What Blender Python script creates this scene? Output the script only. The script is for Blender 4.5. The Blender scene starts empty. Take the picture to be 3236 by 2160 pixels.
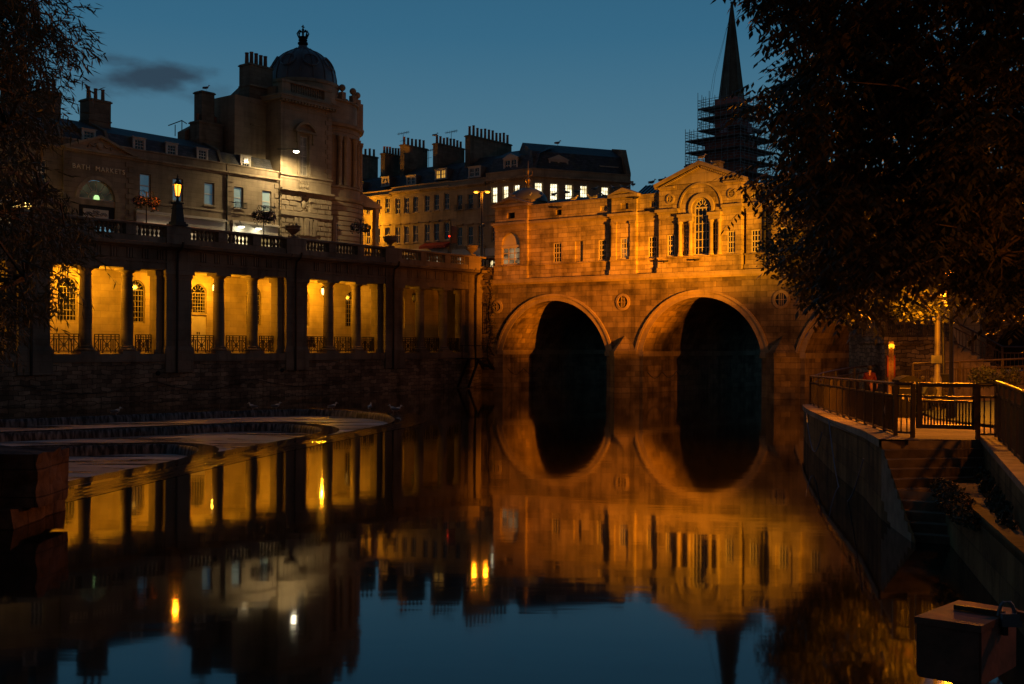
import bpy, bmesh, math, random
from mathutils import Vector, Matrix
from mathutils.geometry import tessellate_polygon
R = math.radians
random.seed(7)
scene = bpy.context.scene
col = scene.collection

# ------------------------------------------------------------------ camera
CAM_H = 4.1
ROLL = 0.0056
cd = bpy.data.cameras.new("camera"); cam = bpy.data.objects.new("camera", cd); col.objects.link(cam)
cd.sensor_width = 36.0
cd.lens = 36.0 * 3460.0 / 3236.0
cd.shift_y = 4.8 / 3236.0
cd.clip_start = 0.2; cd.clip_end = 3000.0
cam.matrix_world = Matrix.Translation((0, 0, CAM_H)) @ Matrix.Rotation(R(90), 4, 'X') @ Matrix.Rotation(ROLL, 4, 'Z')
scene.camera = cam
scene.view_settings.view_transform = 'Standard'
scene.view_settings.look = 'None'
scene.view_settings.exposure = 0.0
scene.view_settings.gamma = 1.0
scene.view_settings.use_curve_mapping = False
scene.render.engine = 'CYCLES'
scene.cycles.use_denoising = True
try:
    scene.cycles.denoiser = 'OPENIMAGEDENOISE'
    scene.cycles.denoising_prefilter = 'ACCURATE'
except Exception:
    pass
scene.cycles.use_adaptive_sampling = False
scene.cycles.max_bounces = 5
scene.cycles.diffuse_bounces = 3
scene.cycles.glossy_bounces = 3
scene.cycles.transmission_bounces = 2
scene.cycles.transparent_max_bounces = 6
scene.cycles.sample_clamp_indirect = 3.0
scene.cycles.sample_clamp_direct = 0.0
scene.cycles.caustics_reflective = False
scene.cycles.caustics_refractive = False

# ------------------------------------------------------------------ dusk sky
w = bpy.data.worlds.new("World"); scene.world = w; w.use_nodes = True
nt = w.node_tree; nt.nodes.clear()
def N(t, typ, **kw):
    n = t.nodes.new(typ)
    for k, v in kw.items():
        setattr(n, k, v)
    return n
out = N(nt, 'ShaderNodeOutputWorld'); bg = N(nt, 'ShaderNodeBackground')
sky = N(nt, 'ShaderNodeTexSky', sky_type='NISHITA')
sky.sun_disc = False
sky.sun_elevation = R(SUN_EL) if 'SUN_EL' in globals() else R(-3.5)
sky.sun_rotation = R(205)
sky.altitude = 100; sky.air_density = 1.0; sky.dust_density = 0.6; sky.ozone_density = 3.0
tc = N(nt, 'ShaderNodeTexCoord'); sep = N(nt, 'ShaderNodeSeparateXYZ')
nt.links.new(tc.outputs['Generated'], sep.inputs[0])
# blue-hour gradient by height above the horizon (world directions)
ramp = N(nt, 'ShaderNodeValToRGB'); cr = ramp.color_ramp
cr.elements[0].position = 0.0; cr.elements[0].color = (0.108, 0.216, 0.272, 1)
cr.elements[1].position = 1.0; cr.elements[1].color = (0.010, 0.042, 0.090, 1)
e_ = cr.elements.new(0.16); e_.color = (0.078, 0.188, 0.264, 1)
e_ = cr.elements.new(0.27); e_.color = (0.036, 0.134, 0.225, 1)
e_ = cr.elements.new(0.40); e_.color = (0.017, 0.088, 0.172, 1)
nt.links.new(sep.outputs['Z'], ramp.inputs[0])
# darker away from the sunset
az = N(nt, 'ShaderNodeMapRange'); az.inputs['From Min'].default_value = -0.9; az.inputs['From Max'].default_value = 0.7
az.inputs['To Min'].default_value = 0.0; az.inputs['To Max'].default_value = 1.0
nt.links.new(sep.outputs['Y'], az.inputs['Value'])
mulc = N(nt, 'ShaderNodeMix', data_type='RGBA'); mulc.inputs[6].default_value = (.019, .016, .013, 1)   # town glow on the dark side of the sky
nt.links.new(ramp.outputs[0], mulc.inputs[7]); nt.links.new(az.outputs[0], mulc.inputs[0])
# one small dark wisp of cloud
def dirpx(u, v):
    a, b = _ray(u, v); return Vector((a, 1, b)).normalized()
def _ray(u, v):
    du, dv = u - 1618.0, v - 1084.8
    return ((du * math.cos(ROLL) + dv * math.sin(ROLL)) / 3460.0, (du * math.sin(ROLL) - dv * math.cos(ROLL)) / 3460.0)
def cloud(u, v, wx, wz, dens, seedv, prev):
    c = dirpx(u, v)
    sub = N(nt, 'ShaderNodeVectorMath', operation='SUBTRACT'); sub.inputs[1].default_value = c
    nt.links.new(tc.outputs['Generated'], sub.inputs[0])
    mp = N(nt, 'ShaderNodeMapping'); mp.inputs['Rotation'].default_value = (0, R(12), 0); mp.inputs['Scale'].default_value = (1 / wx, 0.0, 1 / wz)
    nt.links.new(sub.outputs[0], mp.inputs[0])
    ln = N(nt, 'ShaderNodeVectorMath', operation='LENGTH'); nt.links.new(mp.outputs[0], ln.inputs[0])
    no = N(nt, 'ShaderNodeTexNoise'); no.inputs['Scale'].default_value = 1.3; no.inputs['Detail'].default_value = 4; no.inputs['Roughness'].default_value = 0.45
    ad = N(nt, 'ShaderNodeVectorMath', operation='ADD'); ad.inputs[1].default_value = (seedv, 3, 1)
    nt.links.new(mp.outputs[0], ad.inputs[0]); nt.links.new(ad.outputs[0], no.inputs['Vector'])
    m = N(nt, 'ShaderNodeMath', operation='MULTIPLY_ADD'); m.inputs[1].default_value = 2.2; nt.links.new(no.outputs[0], m.inputs[0])
    neg = N(nt, 'ShaderNodeMath', operation='MULTIPLY'); neg.inputs[1].default_value = -1.0; nt.links.new(ln.outputs['Value'], neg.inputs[0])
    nt.links.new(neg.outputs[0], m.inputs[2])
    mr = N(nt, 'ShaderNodeMapRange', interpolation_type='SMOOTHSTEP'); mr.inputs['From Min'].default_value = 0.05; mr.inputs['From Max'].default_value = 0.95
    mr.inputs['To Max'].default_value = dens
    nt.links.new(m.outputs[0], mr.inputs['Value'])
    mx = N(nt, 'ShaderNodeMix', data_type='RGBA'); mx.inputs[7].default_value = (0.028, 0.055, 0.085, 1)
    nt.links.new(mr.outputs[0], mx.inputs[0]); nt.links.new(prev, mx.inputs[6])
    return mx.outputs[2]
skyc = cloud(455, 245, 0.052, 0.021, 1.0, 2.0, mulc.outputs[2])
skyc = cloud(660, 300, 0.024, 0.014, 0.28, 5.0, skyc)
# a share of the physical twilight sky is mixed in
mixs = N(nt, 'ShaderNodeMix', data_type='RGBA', blend_type='ADD'); mixs.inputs[0].default_value = 0.05
nt.links.new(skyc, mixs.inputs[6]); nt.links.new(sky.outputs[0], mixs.inputs[7])
bg.inputs['Strength'].default_value = 1.0
nt.links.new(mixs.outputs[2], bg.inputs['Color']); nt.links.new(bg.outputs[0], out.inputs[0])

# ------------------------------------------------------------------ helpers
def tag(o, label=None, cat=None, group=None, kind=None):
    if label: o['label'] = label
    if cat: o['category'] = cat
    if group: o['group'] = group
    if kind: o['kind'] = kind
    return o
class Frame:
    def __init__(s, x, y, ang):
        s.x, s.y, s.a = x, y, ang; s.c, s.s = math.cos(ang), math.sin(ang)
    def w(s, x, y, z=0.0):
        return (s.x + x * s.c - y * s.s, s.y + x * s.s + y * s.c, z)
AC = R(51.269); AB = R(-38.635)
CF = Frame(-1.3395, 104.826, AC)      # Grand Parade: x along the colonnade (away), y into the bank
BF = Frame(-1.3065, 102.2413, AB)     # bridge: x along the bridge (towards the right bank), y upstream
WF = Frame(0, 0, 0)
BASE = {}
def thing(name, label, cat, fr=WF, x=0.0, y=0.0, z=0.0, group=None, rz=0.0):
    o = bpy.data.objects.new(name, None); o.empty_display_size = 0.3
    col.objects.link(o)
    o.location = fr.w(x, y, z); o.rotation_euler = (0, 0, fr.a + rz)
    BASE[o] = (x, y, z) if rz == 0.0 else (0, 0, 0)
    return tag(o, label, cat, group)
def base_of(o):
    while o is not None:
        if o in BASE: return BASE[o]
        o = o.parent
    return (0, 0, 0)
class MB:
    def __init__(s):
        s.v, s.f, s.m = [], [], []
    def add(s, vs, fs, mi=0):
        b = len(s.v); s.v += [tuple(q) for q in vs]
        for f in fs: s.f.append(tuple(b + i for i in f)); s.m.append(mi)
        return s
    def box(s, x0, x1, y0, y1, z0, z1, mi=0):
        return s.add([(x0, y0, z0), (x1, y0, z0), (x1, y1, z0), (x0, y1, z0), (x0, y0, z1), (x1, y0, z1), (x1, y1, z1), (x0, y1, z1)],
                     [(0, 3, 2, 1), (4, 5, 6, 7), (0, 1, 5, 4), (1, 2, 6, 5), (2, 3, 7, 6), (3, 0, 4, 7)], mi)
    def poly(s, pts, mi=0):
        return s.add(pts, [tuple(range(len(pts)))], mi)
    def frus(s, x0, x1, y0, y1, z0, X0, X1, Y0, Y1, z1, mi=0):
        return s.add([(x0, y0, z0), (x1, y0, z0), (x1, y1, z0), (x0, y1, z0), (X0, Y0, z1), (X1, Y0, z1), (X1, Y1, z1), (X0, Y1, z1)],
                     [(0, 3, 2, 1), (4, 5, 6, 7), (0, 1, 5, 4), (1, 2, 6, 5), (2, 3, 7, 6), (3, 0, 4, 7)], mi)
    def ext_y(s, pts, y0, y1, mi=0):        # (x,z) outline extruded along y
        n = len(pts)
        return s.add([(x, y0, z) for x, z in pts] + [(x, y1, z) for x, z in pts],
                     [tuple(range(n)), tuple(range(2 * n - 1, n - 1, -1))] + [(i, i + n, (i + 1) % n + n, (i + 1) % n) for i in range(n)], mi)
    def ext_x(s, pts, x0, x1, mi=0):        # (y,z) outline extruded along x
        n = len(pts)
        return s.add([(x0, y, z) for y, z in pts] + [(x1, y, z) for y, z in pts],
                     [tuple(range(n - 1, -1, -1)), tuple(range(n, 2 * n))] + [(i, (i + 1) % n, (i + 1) % n + n, i + n) for i in range(n)], mi)
    def ext_z(s, pts, z0, z1, mi=0):
        n = len(pts)
        return s.add([(x, y, z0) for x, y in pts] + [(x, y, z1) for x, y in pts],
                     [tuple(range(n - 1, -1, -1)), tuple(range(n, 2 * n))] + [(i, (i + 1) % n, (i + 1) % n + n, i + n) for i in range(n)], mi)
    def lathe(s, cx, cy, prof, n=16, a0=0.0, a1=None, mi=0):
        full = a1 is None
        if full: a1 = a0 + 2 * math.pi
        k = n if full else n + 1
        vs = []
        for r, z in prof:
            for i in range(k):
                a = a0 + (a1 - a0) * i / n
                vs.append((cx + r * math.cos(a), cy + r * math.sin(a), z))
        fs = []
        for j in range(len(prof) - 1):
            for i in range(n):
                i2 = (i + 1) % k
                fs.append((j * k + i, j * k + i2, (j + 1) * k + i2, (j + 1) * k + i))
        if full:
            fs.append(tuple(range(k - 1, -1, -1))); fs.append(tuple((len(prof) - 1) * k + i for i in range(k)))
        return s.add(vs, fs, mi)
    def tube(s, pts, r, n=6, r1=None, mi=0):
        pts = [Vector(p) for p in pts]; m = len(pts); vs = []
        t0 = (pts[1] - pts[0]).normalized()
        up = Vector((0, 0, 1)) if abs(t0.z) < 0.9 else Vector((1, 0, 0))
        for i, p in enumerate(pts):
            t = (pts[min(i + 1, m - 1)] - pts[max(i - 1, 0)])
            t = t.normalized() if t.length > 1e-9 else t0
            a = t.cross(up); a = a.normalized() if a.length > 1e-6 else Vector((1, 0, 0)); b = a.cross(t).normalized()
            rr = r if r1 is None else r + (r1 - r) * i / (m - 1)
            for k in range(n):
                q = 2 * math.pi * (k + .5) / n
                vs.append(p + a * (rr * math.cos(q)) + b * (rr * math.sin(q)))
        fs = [(i * n + k, i * n + (k + 1) % n, (i + 1) * n + (k + 1) % n, (i + 1) * n + k) for i in range(m - 1) for k in range(n)]
        fs += [tuple(range(n - 1, -1, -1)), tuple((m - 1) * n + k for k in range(n))]
        return s.add(vs, fs, mi)
    def bar(s, p, q, wd, mi=0):
        return s.tube([p, q], wd * .7071, 4, mi=mi)
    def sph(s, cx, cy, cz, rx, ry, rz, n=10, m=7, mi=0):
        prof = []
        vs = []; fs = []
        for j in range(m + 1):
            t = math.pi * j / m
            for i in range(n):
                a = 2 * math.pi * i / n
                vs.append((cx + rx * math.sin(t) * math.cos(a), cy + ry * math.sin(t) * math.sin(a), cz - rz * math.cos(t)))
        for j in range(m):
            for i in range(n):
                i2 = (i + 1) % n; fs.append((j * n + i, j * n + i2, (j + 1) * n + i2, (j + 1) * n + i))
        return s.add(vs, fs, mi)
    def build(s, name, mat, parent=None, smooth=None, off=None):
        me = bpy.data.meshes.new(name)
        bx, by, bz = off if off is not None else base_of(parent)
        me.from_pydata([(x - bx, y - by, z - bz) for x, y, z in s.v], [], s.f)
        mats = mat if isinstance(mat, (list, tuple)) else [mat]
        for q in mats: me.materials.append(q)
        if len(mats) > 1: me.polygons.foreach_set('material_index', s.m)
        bm = bmesh.new(); bm.from_mesh(me)
        bmesh.ops.remove_doubles(bm, verts=bm.verts, dist=1e-5)
        bm.to_mesh(me); bm.free()
        if smooth:
            me.shade_smooth(); me.set_sharp_from_angle(angle=R(smooth))
        me.update()
        o = bpy.data.objects.new(name, me); col.objects.link(o)
        if parent is not None: o.parent = parent
        return o
def copy_tree(o, parent=None):
    c = o.copy(); col.objects.link(c)
    if parent is not None: c.parent = parent
    if o in BASE: BASE[c] = BASE[o]
    for ch in [q for q in o.children]:
        copy_tree(ch, c)
    return c
def gz(u, v, z=0.0):
    a, b = _ray(u, v); d = (z - CAM_H) / b; return (a * d, d, z)
def at(u, v, d):
    a, b = _ray(u, v); return (a * d, d, CAM_H + b * d)
def onwall(u, v, fr, off):
    a, b = _ray(u, v)
    px, py = fr.x - fr.s * off, fr.y + fr.c * off
    s_ = (px - a * py) / (a * fr.s - fr.c); d = py + s_ * fr.s
    return s_, CAM_H + b * d
def text_mesh(txt, size, depth=0.02, align='CENTER', spacing=1.0):
    cu = bpy.data.curves.new('lettering', 'FONT'); cu.body = txt; cu.size = size; cu.extrude = depth; cu.align_x = align; cu.space_character = spacing
    o = bpy.data.objects.new('lettering', cu); col.objects.link(o)
    bpy.context.view_layer.update()
    me = bpy.data.meshes.new_from_object(o.evaluated_get(bpy.context.evaluated_depsgraph_get()))
    bpy.data.objects.remove(o)
    return me
def lettering(txt, size, x, y, z, parent, mat, name='lettering', depth=.02, spacing=1.0, rot=(R(90), 0, 0)):
    me = text_mesh(txt, size, depth, spacing=spacing); me.materials.clear(); me.materials.append(mat)
    o = bpy.data.objects.new(name, me); col.objects.link(o)
    bx, by, bz = base_of(parent); o.parent = parent; o.location = (x - bx, y - by, z - bz); o.rotation_euler = rot
    return o

# ------------------------------------------------------------------ materials
MATS = {}
def newmat(name):
    m = bpy.data.materials.new(name); m.use_nodes = True
    t = m.node_tree; p = t.nodes['Principled BSDF']
    return m, t, p
def L(t, a, b): t.links.new(a, b)
def facade_vec(t, sx=1.0, sz=1.0):
    tc = N(t, 'ShaderNodeTexCoord'); sp = N(t, 'ShaderNodeSeparateXYZ'); L(t, tc.outputs['Object'], sp.inputs[0])
    ad = N(t, 'ShaderNodeMath', operation='ADD'); L(t, sp.outputs[0], ad.inputs[0]); L(t, sp.outputs[1], ad.inputs[1])
    cb = N(t, 'ShaderNodeCombineXYZ'); L(t, ad.outputs[0], cb.inputs[0]); L(t, sp.outputs[2], cb.inputs[1])
    return tc, cb.outputs[0]
def stone(name, c, bw=.9, bh=.36, vary=.25, stain=.5, bump=.25, mortar=.55, rough=.9, streak=.4, nscale=.35, seedv=0.0, rubble=False):
    m, t, p = newmat(name)
    tc, vec = facade_vec(t)
    br = N(t, 'ShaderNodeTexBrick'); br.inputs['Scale'].default_value = 1.0
    br.inputs['Brick Width'].default_value = bw; br.inputs['Row Height'].default_value = bh
    br.inputs['Mortar Size'].default_value = .018 if not rubble else .02; br.inputs['Mortar Smooth'].default_value = .3
    br.inputs['Bias'].default_value = 0.0
    br.inputs['Color1'].default_value = (*[q * (1 + vary) for q in c], 1); br.inputs['Color2'].default_value = (*[q * (1 - vary) for q in c], 1)
    br.inputs['Mortar'].default_value = (*[q * mortar for q in c], 1)
    if rubble:
        nz = N(t, 'ShaderNodeTexNoise'); nz.inputs['Scale'].default_value = 1.6; nz.inputs['Detail'].default_value = 3
        L(t, tc.outputs['Object'], nz.inputs['Vector'])
        mx = N(t, 'ShaderNodeVectorMath', operation='MULTIPLY_ADD'); mx.inputs[1].default_value = (.42, .42, .42)
        L(t, nz.outputs['Color'], mx.inputs[0]); L(t, vec, mx.inputs[2]); vec2 = mx.outputs[0]
    else: vec2 = vec
    L(t, vec2, br.inputs['Vector'])
    # large sooty patches and runs
    n1 = N(t, 'ShaderNodeTexNoise'); n1.inputs['Scale'].default_value = nscale; n1.inputs['Detail'].default_value = 7; n1.inputs['Roughness'].default_value = .62
    mp = N(t, 'ShaderNodeMapping'); mp.inputs['Location'].default_value = (seedv, seedv, seedv); L(t, tc.outputs['Object'], mp.inputs[0]); L(t, mp.outputs[0], n1.inputs['Vector'])
    r1 = N(t, 'ShaderNodeMapRange'); r1.inputs['From Min'].default_value = .42; r1.inputs['From Max'].default_value = .68
    r1.inputs['To Min'].default_value = 1.0; r1.inputs['To Max'].default_value = 1.0 - stain; L(t, n1.outputs[0], r1.inputs['Value'])
    mp2 = N(t, 'ShaderNodeMapping'); mp2.inputs['Scale'].default_value = (1.6, 1.6, .13); L(t, tc.outputs['Object'], mp2.inputs[0])
    n2 = N(t, 'ShaderNodeTexNoise'); n2.inputs['Scale'].default_value = 1.0; n2.inputs['Detail'].default_value = 5; L(t, mp2.outputs[0], n2.inputs['Vector'])
    r2 = N(t, 'ShaderNodeMapRange'); r2.inputs['From Min'].default_value = .5; r2.inputs['From Max'].default_value = .75
    r2.inputs['To Min'].default_value = 1.0; r2.inputs['To Max'].default_value = 1.0 - streak; L(t, n2.outputs[0], r2.inputs['Value'])
    mul = N(t, 'ShaderNodeMath', operation='MULTIPLY'); L(t, r1.outputs[0], mul.inputs[0]); L(t, r2.outputs[0], mul.inputs[1])
    mix = N(t, 'ShaderNodeMix', data_type='RGBA', blend_type='MULTIPLY'); mix.inputs[0].default_value = 1.0
    L(t, br.outputs['Color'], mix.inputs[6]); L(t, mul.outputs[0], mix.inputs[7])
    L(t, mix.outputs[2], p.inputs['Base Color']); p.inputs['Roughness'].default_value = rough
    p.inputs['Specular IOR Level'].default_value = .25
    n3 = N(t, 'ShaderNodeTexNoise'); n3.inputs['Scale'].default_value = 6.0; n3.inputs['Detail'].default_value = 6; L(t, tc.outputs['Object'], n3.inputs['Vector'])
    ad = N(t, 'ShaderNodeMath', operation='MULTIPLY_ADD'); ad.inputs[1].default_value = -1.0 if not rubble else -2.0; L(t, br.outputs['Fac'], ad.inputs[0]); L(t, n3.outputs[0], ad.inputs[2])
    bp = N(t, 'ShaderNodeBump'); bp.inputs['Strength'].default_value = bump; bp.inputs['Distance'].default_value = .04
    L(t, ad.outputs[0], bp.inputs['Height']); L(t, bp.outputs[0], p.inputs['Normal'])
    MATS[name] = m; return m
def plain(name, c, rough=.7, metal=0.0, vary=.3, nscale=3.0, bump=.1, spec=.4, dirt=None):
    m, t, p = newmat(name)
    tc = N(t, 'ShaderNodeTexCoord'); n = N(t, 'ShaderNodeTexNoise'); n.inputs['Scale'].default_value = nscale; n.inputs['Detail'].default_value = 6
    n.inputs['Roughness'].default_value = .6
    L(t, tc.outputs['Object'], n.inputs['Vector'])
    rp = N(t, 'ShaderNodeValToRGB'); rp.color_ramp.elements[0].position = .3; rp.color_ramp.elements[1].position = .7
    d = dirt if dirt else [q * (1 - vary) for q in c]
    rp.color_ramp.elements[0].color = (*d, 1); rp.color_ramp.elements[1].color = (*[min(1, q * (1 + vary * .5)) for q in c], 1)
    L(t, n.outputs[0], rp.inputs[0]); L(t, rp.outputs[0], p.inputs['Base Color'])
    p.inputs['Roughness'].default_value = rough; p.inputs['Metallic'].default_value = metal; p.inputs['Specular IOR Level'].default_value = spec
    bp = N(t, 'ShaderNodeBump'); bp.inputs['Strength'].default_value = bump; bp.inputs['Distance'].default_value = .02
    L(t, n.outputs[0], bp.inputs['Height']); L(t, bp.outputs[0], p.inputs['Normal'])
    MATS[name] = m; return m
def glow(name, c, s):
    m, t, p = newmat(name); p.inputs['Base Color'].default_value = (*c, 1)
    p.inputs['Emission Color'].default_value = (*c, 1); p.inputs['Emission Strength'].default_value = s
    MATS[name] = m; return m
def lampglass(name, c, s):
    m, t, p = newmat(name); t.nodes.remove(p)
    e = N(t, 'ShaderNodeEmission'); e.inputs[0].default_value = (*c, 1); e.inputs[1].default_value = s
    tr = N(t, 'ShaderNodeBsdfTransparent'); tr.inputs[0].default_value = (.85, .85, .85, 1)
    a = N(t, 'ShaderNodeAddShader'); L(t, e.outputs[0], a.inputs[0]); L(t, tr.outputs[0], a.inputs[1]); L(t, a.outputs[0], t.nodes['Material Output'].inputs[0])
    MATS[name] = m; return m
def litroom(name, c, s, scale=1.2, dark=.35, seedv=0.):
    """window onto a lit room: uneven light behind glass"""
    m, t, p = newmat(name)
    tc = N(t, 'ShaderNodeTexCoord'); mp = N(t, 'ShaderNodeMapping'); mp.inputs['Location'].default_value = (seedv, seedv * .7, seedv * 1.3)
    n = N(t, 'ShaderNodeTexVoronoi'); n.inputs['Scale'].default_value = scale
    L(t, tc.outputs['Object'], mp.inputs[0]); L(t, mp.outputs[0], n.inputs['Vector'])
    rp = N(t, 'ShaderNodeValToRGB'); rp.color_ramp.elements[0].position = .15; rp.color_ramp.elements[1].position = .75
    rp.color_ramp.elements[0].color = (*c, 1); rp.color_ramp.elements[1].color = (c[0] * dark, c[1] * dark * .85, c[2] * dark * .6, 1)
    L(t, n.outputs['Distance'], rp.inputs[0])
    L(t, rp.outputs[0], p.inputs['Emission Color']); p.inputs['Emission Strength'].default_value = s
    p.inputs['Base Color'].default_value = (.03, .03, .03, 1); p.inputs['Roughness'].default_value = .08
    MATS[name] = m; return m
def slate(name, c):
    m, t, p = newmat(name)
    tc, vec = facade_vec(t)
    br = N(t, 'ShaderNodeTexBrick'); br.inputs['Scale'].default_value = 1.0; br.inputs['Brick Width'].default_value = .45; br.inputs['Row Height'].default_value = .22
    br.inputs['Mortar Size'].default_value = .015
    br.inputs['Color1'].default_value = (*[q * 1.5 for q in c], 1); br.inputs['Color2'].default_value = (*[q * .6 for q in c], 1); br.inputs['Mortar'].default_value = (*[q * .3 for q in c], 1)
    L(t, vec, br.inputs['Vector'])
    n = N(t, 'ShaderNodeTexNoise'); n.inputs['Scale'].default_value = .8; n.inputs['Detail'].default_value = 6; L(t, tc.outputs['Object'], n.inputs['Vector'])
    mr = N(t, 'ShaderNodeMapRange'); mr.inputs['From Min'].default_value = .55; mr.inputs['From Max'].default_value = .75; L(t, n.outputs[0], mr.inputs['Value'])
    mx = N(t, 'ShaderNodeMix', data_type='RGBA'); mx.inputs[7].default_value = (.10, .085, .04, 1); L(t, mr.outputs[0], mx.inputs[0]); L(t, br.outputs['Color'], mx.inputs[6])
    L(t, mx.outputs[2], p.inputs['Base Color']); p.inputs['Roughness'].default_value = .65
    bp = N(t, 'ShaderNodeBump'); bp.inputs['Strength'].default_value = .4; bp.inputs['Distance'].default_value = .03; L(t, br.outputs['Fac'], bp.inputs['Height']); bp.invert = True
    L(t, bp.outputs[0], p.inputs['Normal'])
    MATS[name] = m; return m

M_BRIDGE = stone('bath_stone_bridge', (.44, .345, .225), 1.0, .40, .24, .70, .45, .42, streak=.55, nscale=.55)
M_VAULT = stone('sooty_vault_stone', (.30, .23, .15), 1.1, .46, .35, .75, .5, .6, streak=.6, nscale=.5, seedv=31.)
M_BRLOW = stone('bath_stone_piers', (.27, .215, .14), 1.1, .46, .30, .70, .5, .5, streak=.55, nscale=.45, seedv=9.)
M_TRIM = stone('bath_stone_trim', (.40, .32, .22), 1.6, .9, .10, .45, .2, .7, streak=.35, nscale=.6, seedv=4.)
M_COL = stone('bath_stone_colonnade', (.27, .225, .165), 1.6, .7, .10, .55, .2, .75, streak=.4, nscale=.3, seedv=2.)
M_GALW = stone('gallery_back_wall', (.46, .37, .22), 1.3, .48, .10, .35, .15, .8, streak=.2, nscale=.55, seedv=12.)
M_RUB = stone('rubble_river_wall', (.30, .235, .16), .7, .30, .45, .65, .7, .3, streak=.5, nscale=.5, rubble=True)
M_RUB2 = stone('rubble_retaining_wall', (.25, .195, .125), .48, .21, .45, .85, .9, .30, streak=.35, nscale=.5, seedv=5., rubble=True)
M_MARKET = stone('market_ashlar', (.27, .215, .15), 1.2, .42, .10, .40, .15, .75, streak=.3, seedv=3.)
M_ART = stone('art_gallery_ashlar', (.37, .30, .205), 1.4, .5, .08, .35, .15, .8, streak=.3, seedv=6.)
M_TERR = stone('terrace_ashlar', (.40, .33, .22), 1.1, .40, .08, .45, .12, .8, streak=.35, seedv=8.)
M_CHIM = stone('chimney_stone', (.22, .18, .13), .9, .36, .15, .5, .2, .7, seedv=1.)
M_CHURCH = stone('church_stone', (.20, .16, .12), 1.2, .5, .10, .4, .2, .8, seedv=7.)
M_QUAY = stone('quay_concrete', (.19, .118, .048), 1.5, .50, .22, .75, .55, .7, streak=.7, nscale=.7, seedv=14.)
M_STEP = plain('worn_stone_steps', (.26, .20, .14), .85, vary=.5, nscale=2.0, bump=.3)
M_PAVE = stone('paving_setts', (.22, .175, .125), .5, .25, .2, .4, .3, .6)
M_ROAD = plain('asphalt', (.055, .052, .05), .85, vary=.3, nscale=4, bump=.2)
M_SLATE = slate('welsh_slate', (.055, .055, .062))
M_LEAD = plain('lead_roof', (.13, .135, .15), .5, vary=.35, nscale=.8)
M_POT = plain('terracotta_pots', (.24, .12, .075), .8, vary=.3)
M_WHITE = plain('white_paint', (.52, .47, .40), .5, vary=.15, nscale=1.5)
M_WHITE2 = plain('cream_paint', (.55, .50, .40), .5, vary=.2, nscale=1.0)
M_GLASS = plain('dark_glass', (.012, .013, .014), .06, vary=.2, bump=.0, spec=.5)
M_GLASSB = plain('sky_reflecting_glass', (.012, .013, .015), .02, vary=.2, bump=.0, spec=1.0)
M_BLIND = plain('pale_blind', (.30, .34, .36), .35, vary=.15, nscale=.8, bump=.02)
M_IRON = plain('black_iron', (.018, .017, .016), .45, vary=.4, nscale=6)
M_RUSTY = plain('worn_black_rail', (.045, .032, .022), .38, vary=.5, nscale=9, spec=.5)
M_LEAF = None
# ------------------------------------------------------------------ wall and window builders
def arc(x0, x1, zs, rise, n=14):
    """segmental arch points left -> right from springing height zs"""
    h = (x1 - x0) / 2; cx = (x0 + x1) / 2
    rad = (h * h + rise * rise) / (2 * rise); cz = zs + rise - rad
    a0 = math.atan2(zs - cz, -h); a1 = math.atan2(zs - cz, h)
    if a0 < 0: a0 += 2 * math.pi
    return [(cx + rad * math.cos(a0 + (a1 - a0) * i / n), cz + rad * math.sin(a0 + (a1 - a0) * i / n)) for i in range(n + 1)]
def wallgrid(mb, x0, x1, z0, z1, y, ops=(), depth=.3, mi=0, n=12):
    """front skin with openings (xa,xb,za,zb,rise): rise>0 is an arched head ending at zb"""
    xs = sorted({x0, x1} | {o[0] for o in ops} | {o[1] for o in ops})
    zs = sorted({z0, z1} | {o[2] for o in ops} | {o[3] for o in ops})
    xs = [q for q in xs if x0 <= q <= x1]; zs = [q for q in zs if z0 <= q <= z1]
    for i in range(len(xs) - 1):
        for j in range(len(zs) - 1):
            cx, cz = (xs[i] + xs[i + 1]) / 2, (zs[j] + zs[j + 1]) / 2
            if any(o[0] < cx < o[1] and o[2] < cz < o[3] for o in ops): continue
            mb.poly([(xs[i], y, zs[j]), (xs[i + 1], y, zs[j]), (xs[i + 1], y, zs[j + 1]), (xs[i], y, zs[j + 1])], mi)
    for o in ops:
        xa, xb, za, zb = o[:4]; rise = o[4] if len(o) > 4 else 0; Y = y + depth
        sp = zb - rise
        mb.poly([(xa, y, za), (xa, y, sp), (xa, Y, sp), (xa, Y, za)], mi)
        mb.poly([(xb, y, za), (xb, Y, za), (xb, Y, sp), (xb, y, sp)], mi)
        mb.poly([(xa, y, za), (xa, Y, za), (xb, Y, za), (xb, y, za)], mi)
        if rise <= 0:
            mb.poly([(xa, y, zb), (xb, y, zb), (xb, Y, zb), (xa, Y, zb)], mi)
        else:
            pts = arc(xa, xb, sp, rise, n)
            for a, b in zip(pts[:-1], pts[1:]):
                mb.poly([(a[0], y, a[1]), (b[0], y, b[1]), (b[0], y, zb), (a[0], y, zb)], mi)
                mb.poly([(a[0], y, a[1]), (a[0], Y, a[1]), (b[0], Y, b[1]), (b[0], y, b[1])], mi)
    return mb
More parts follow.
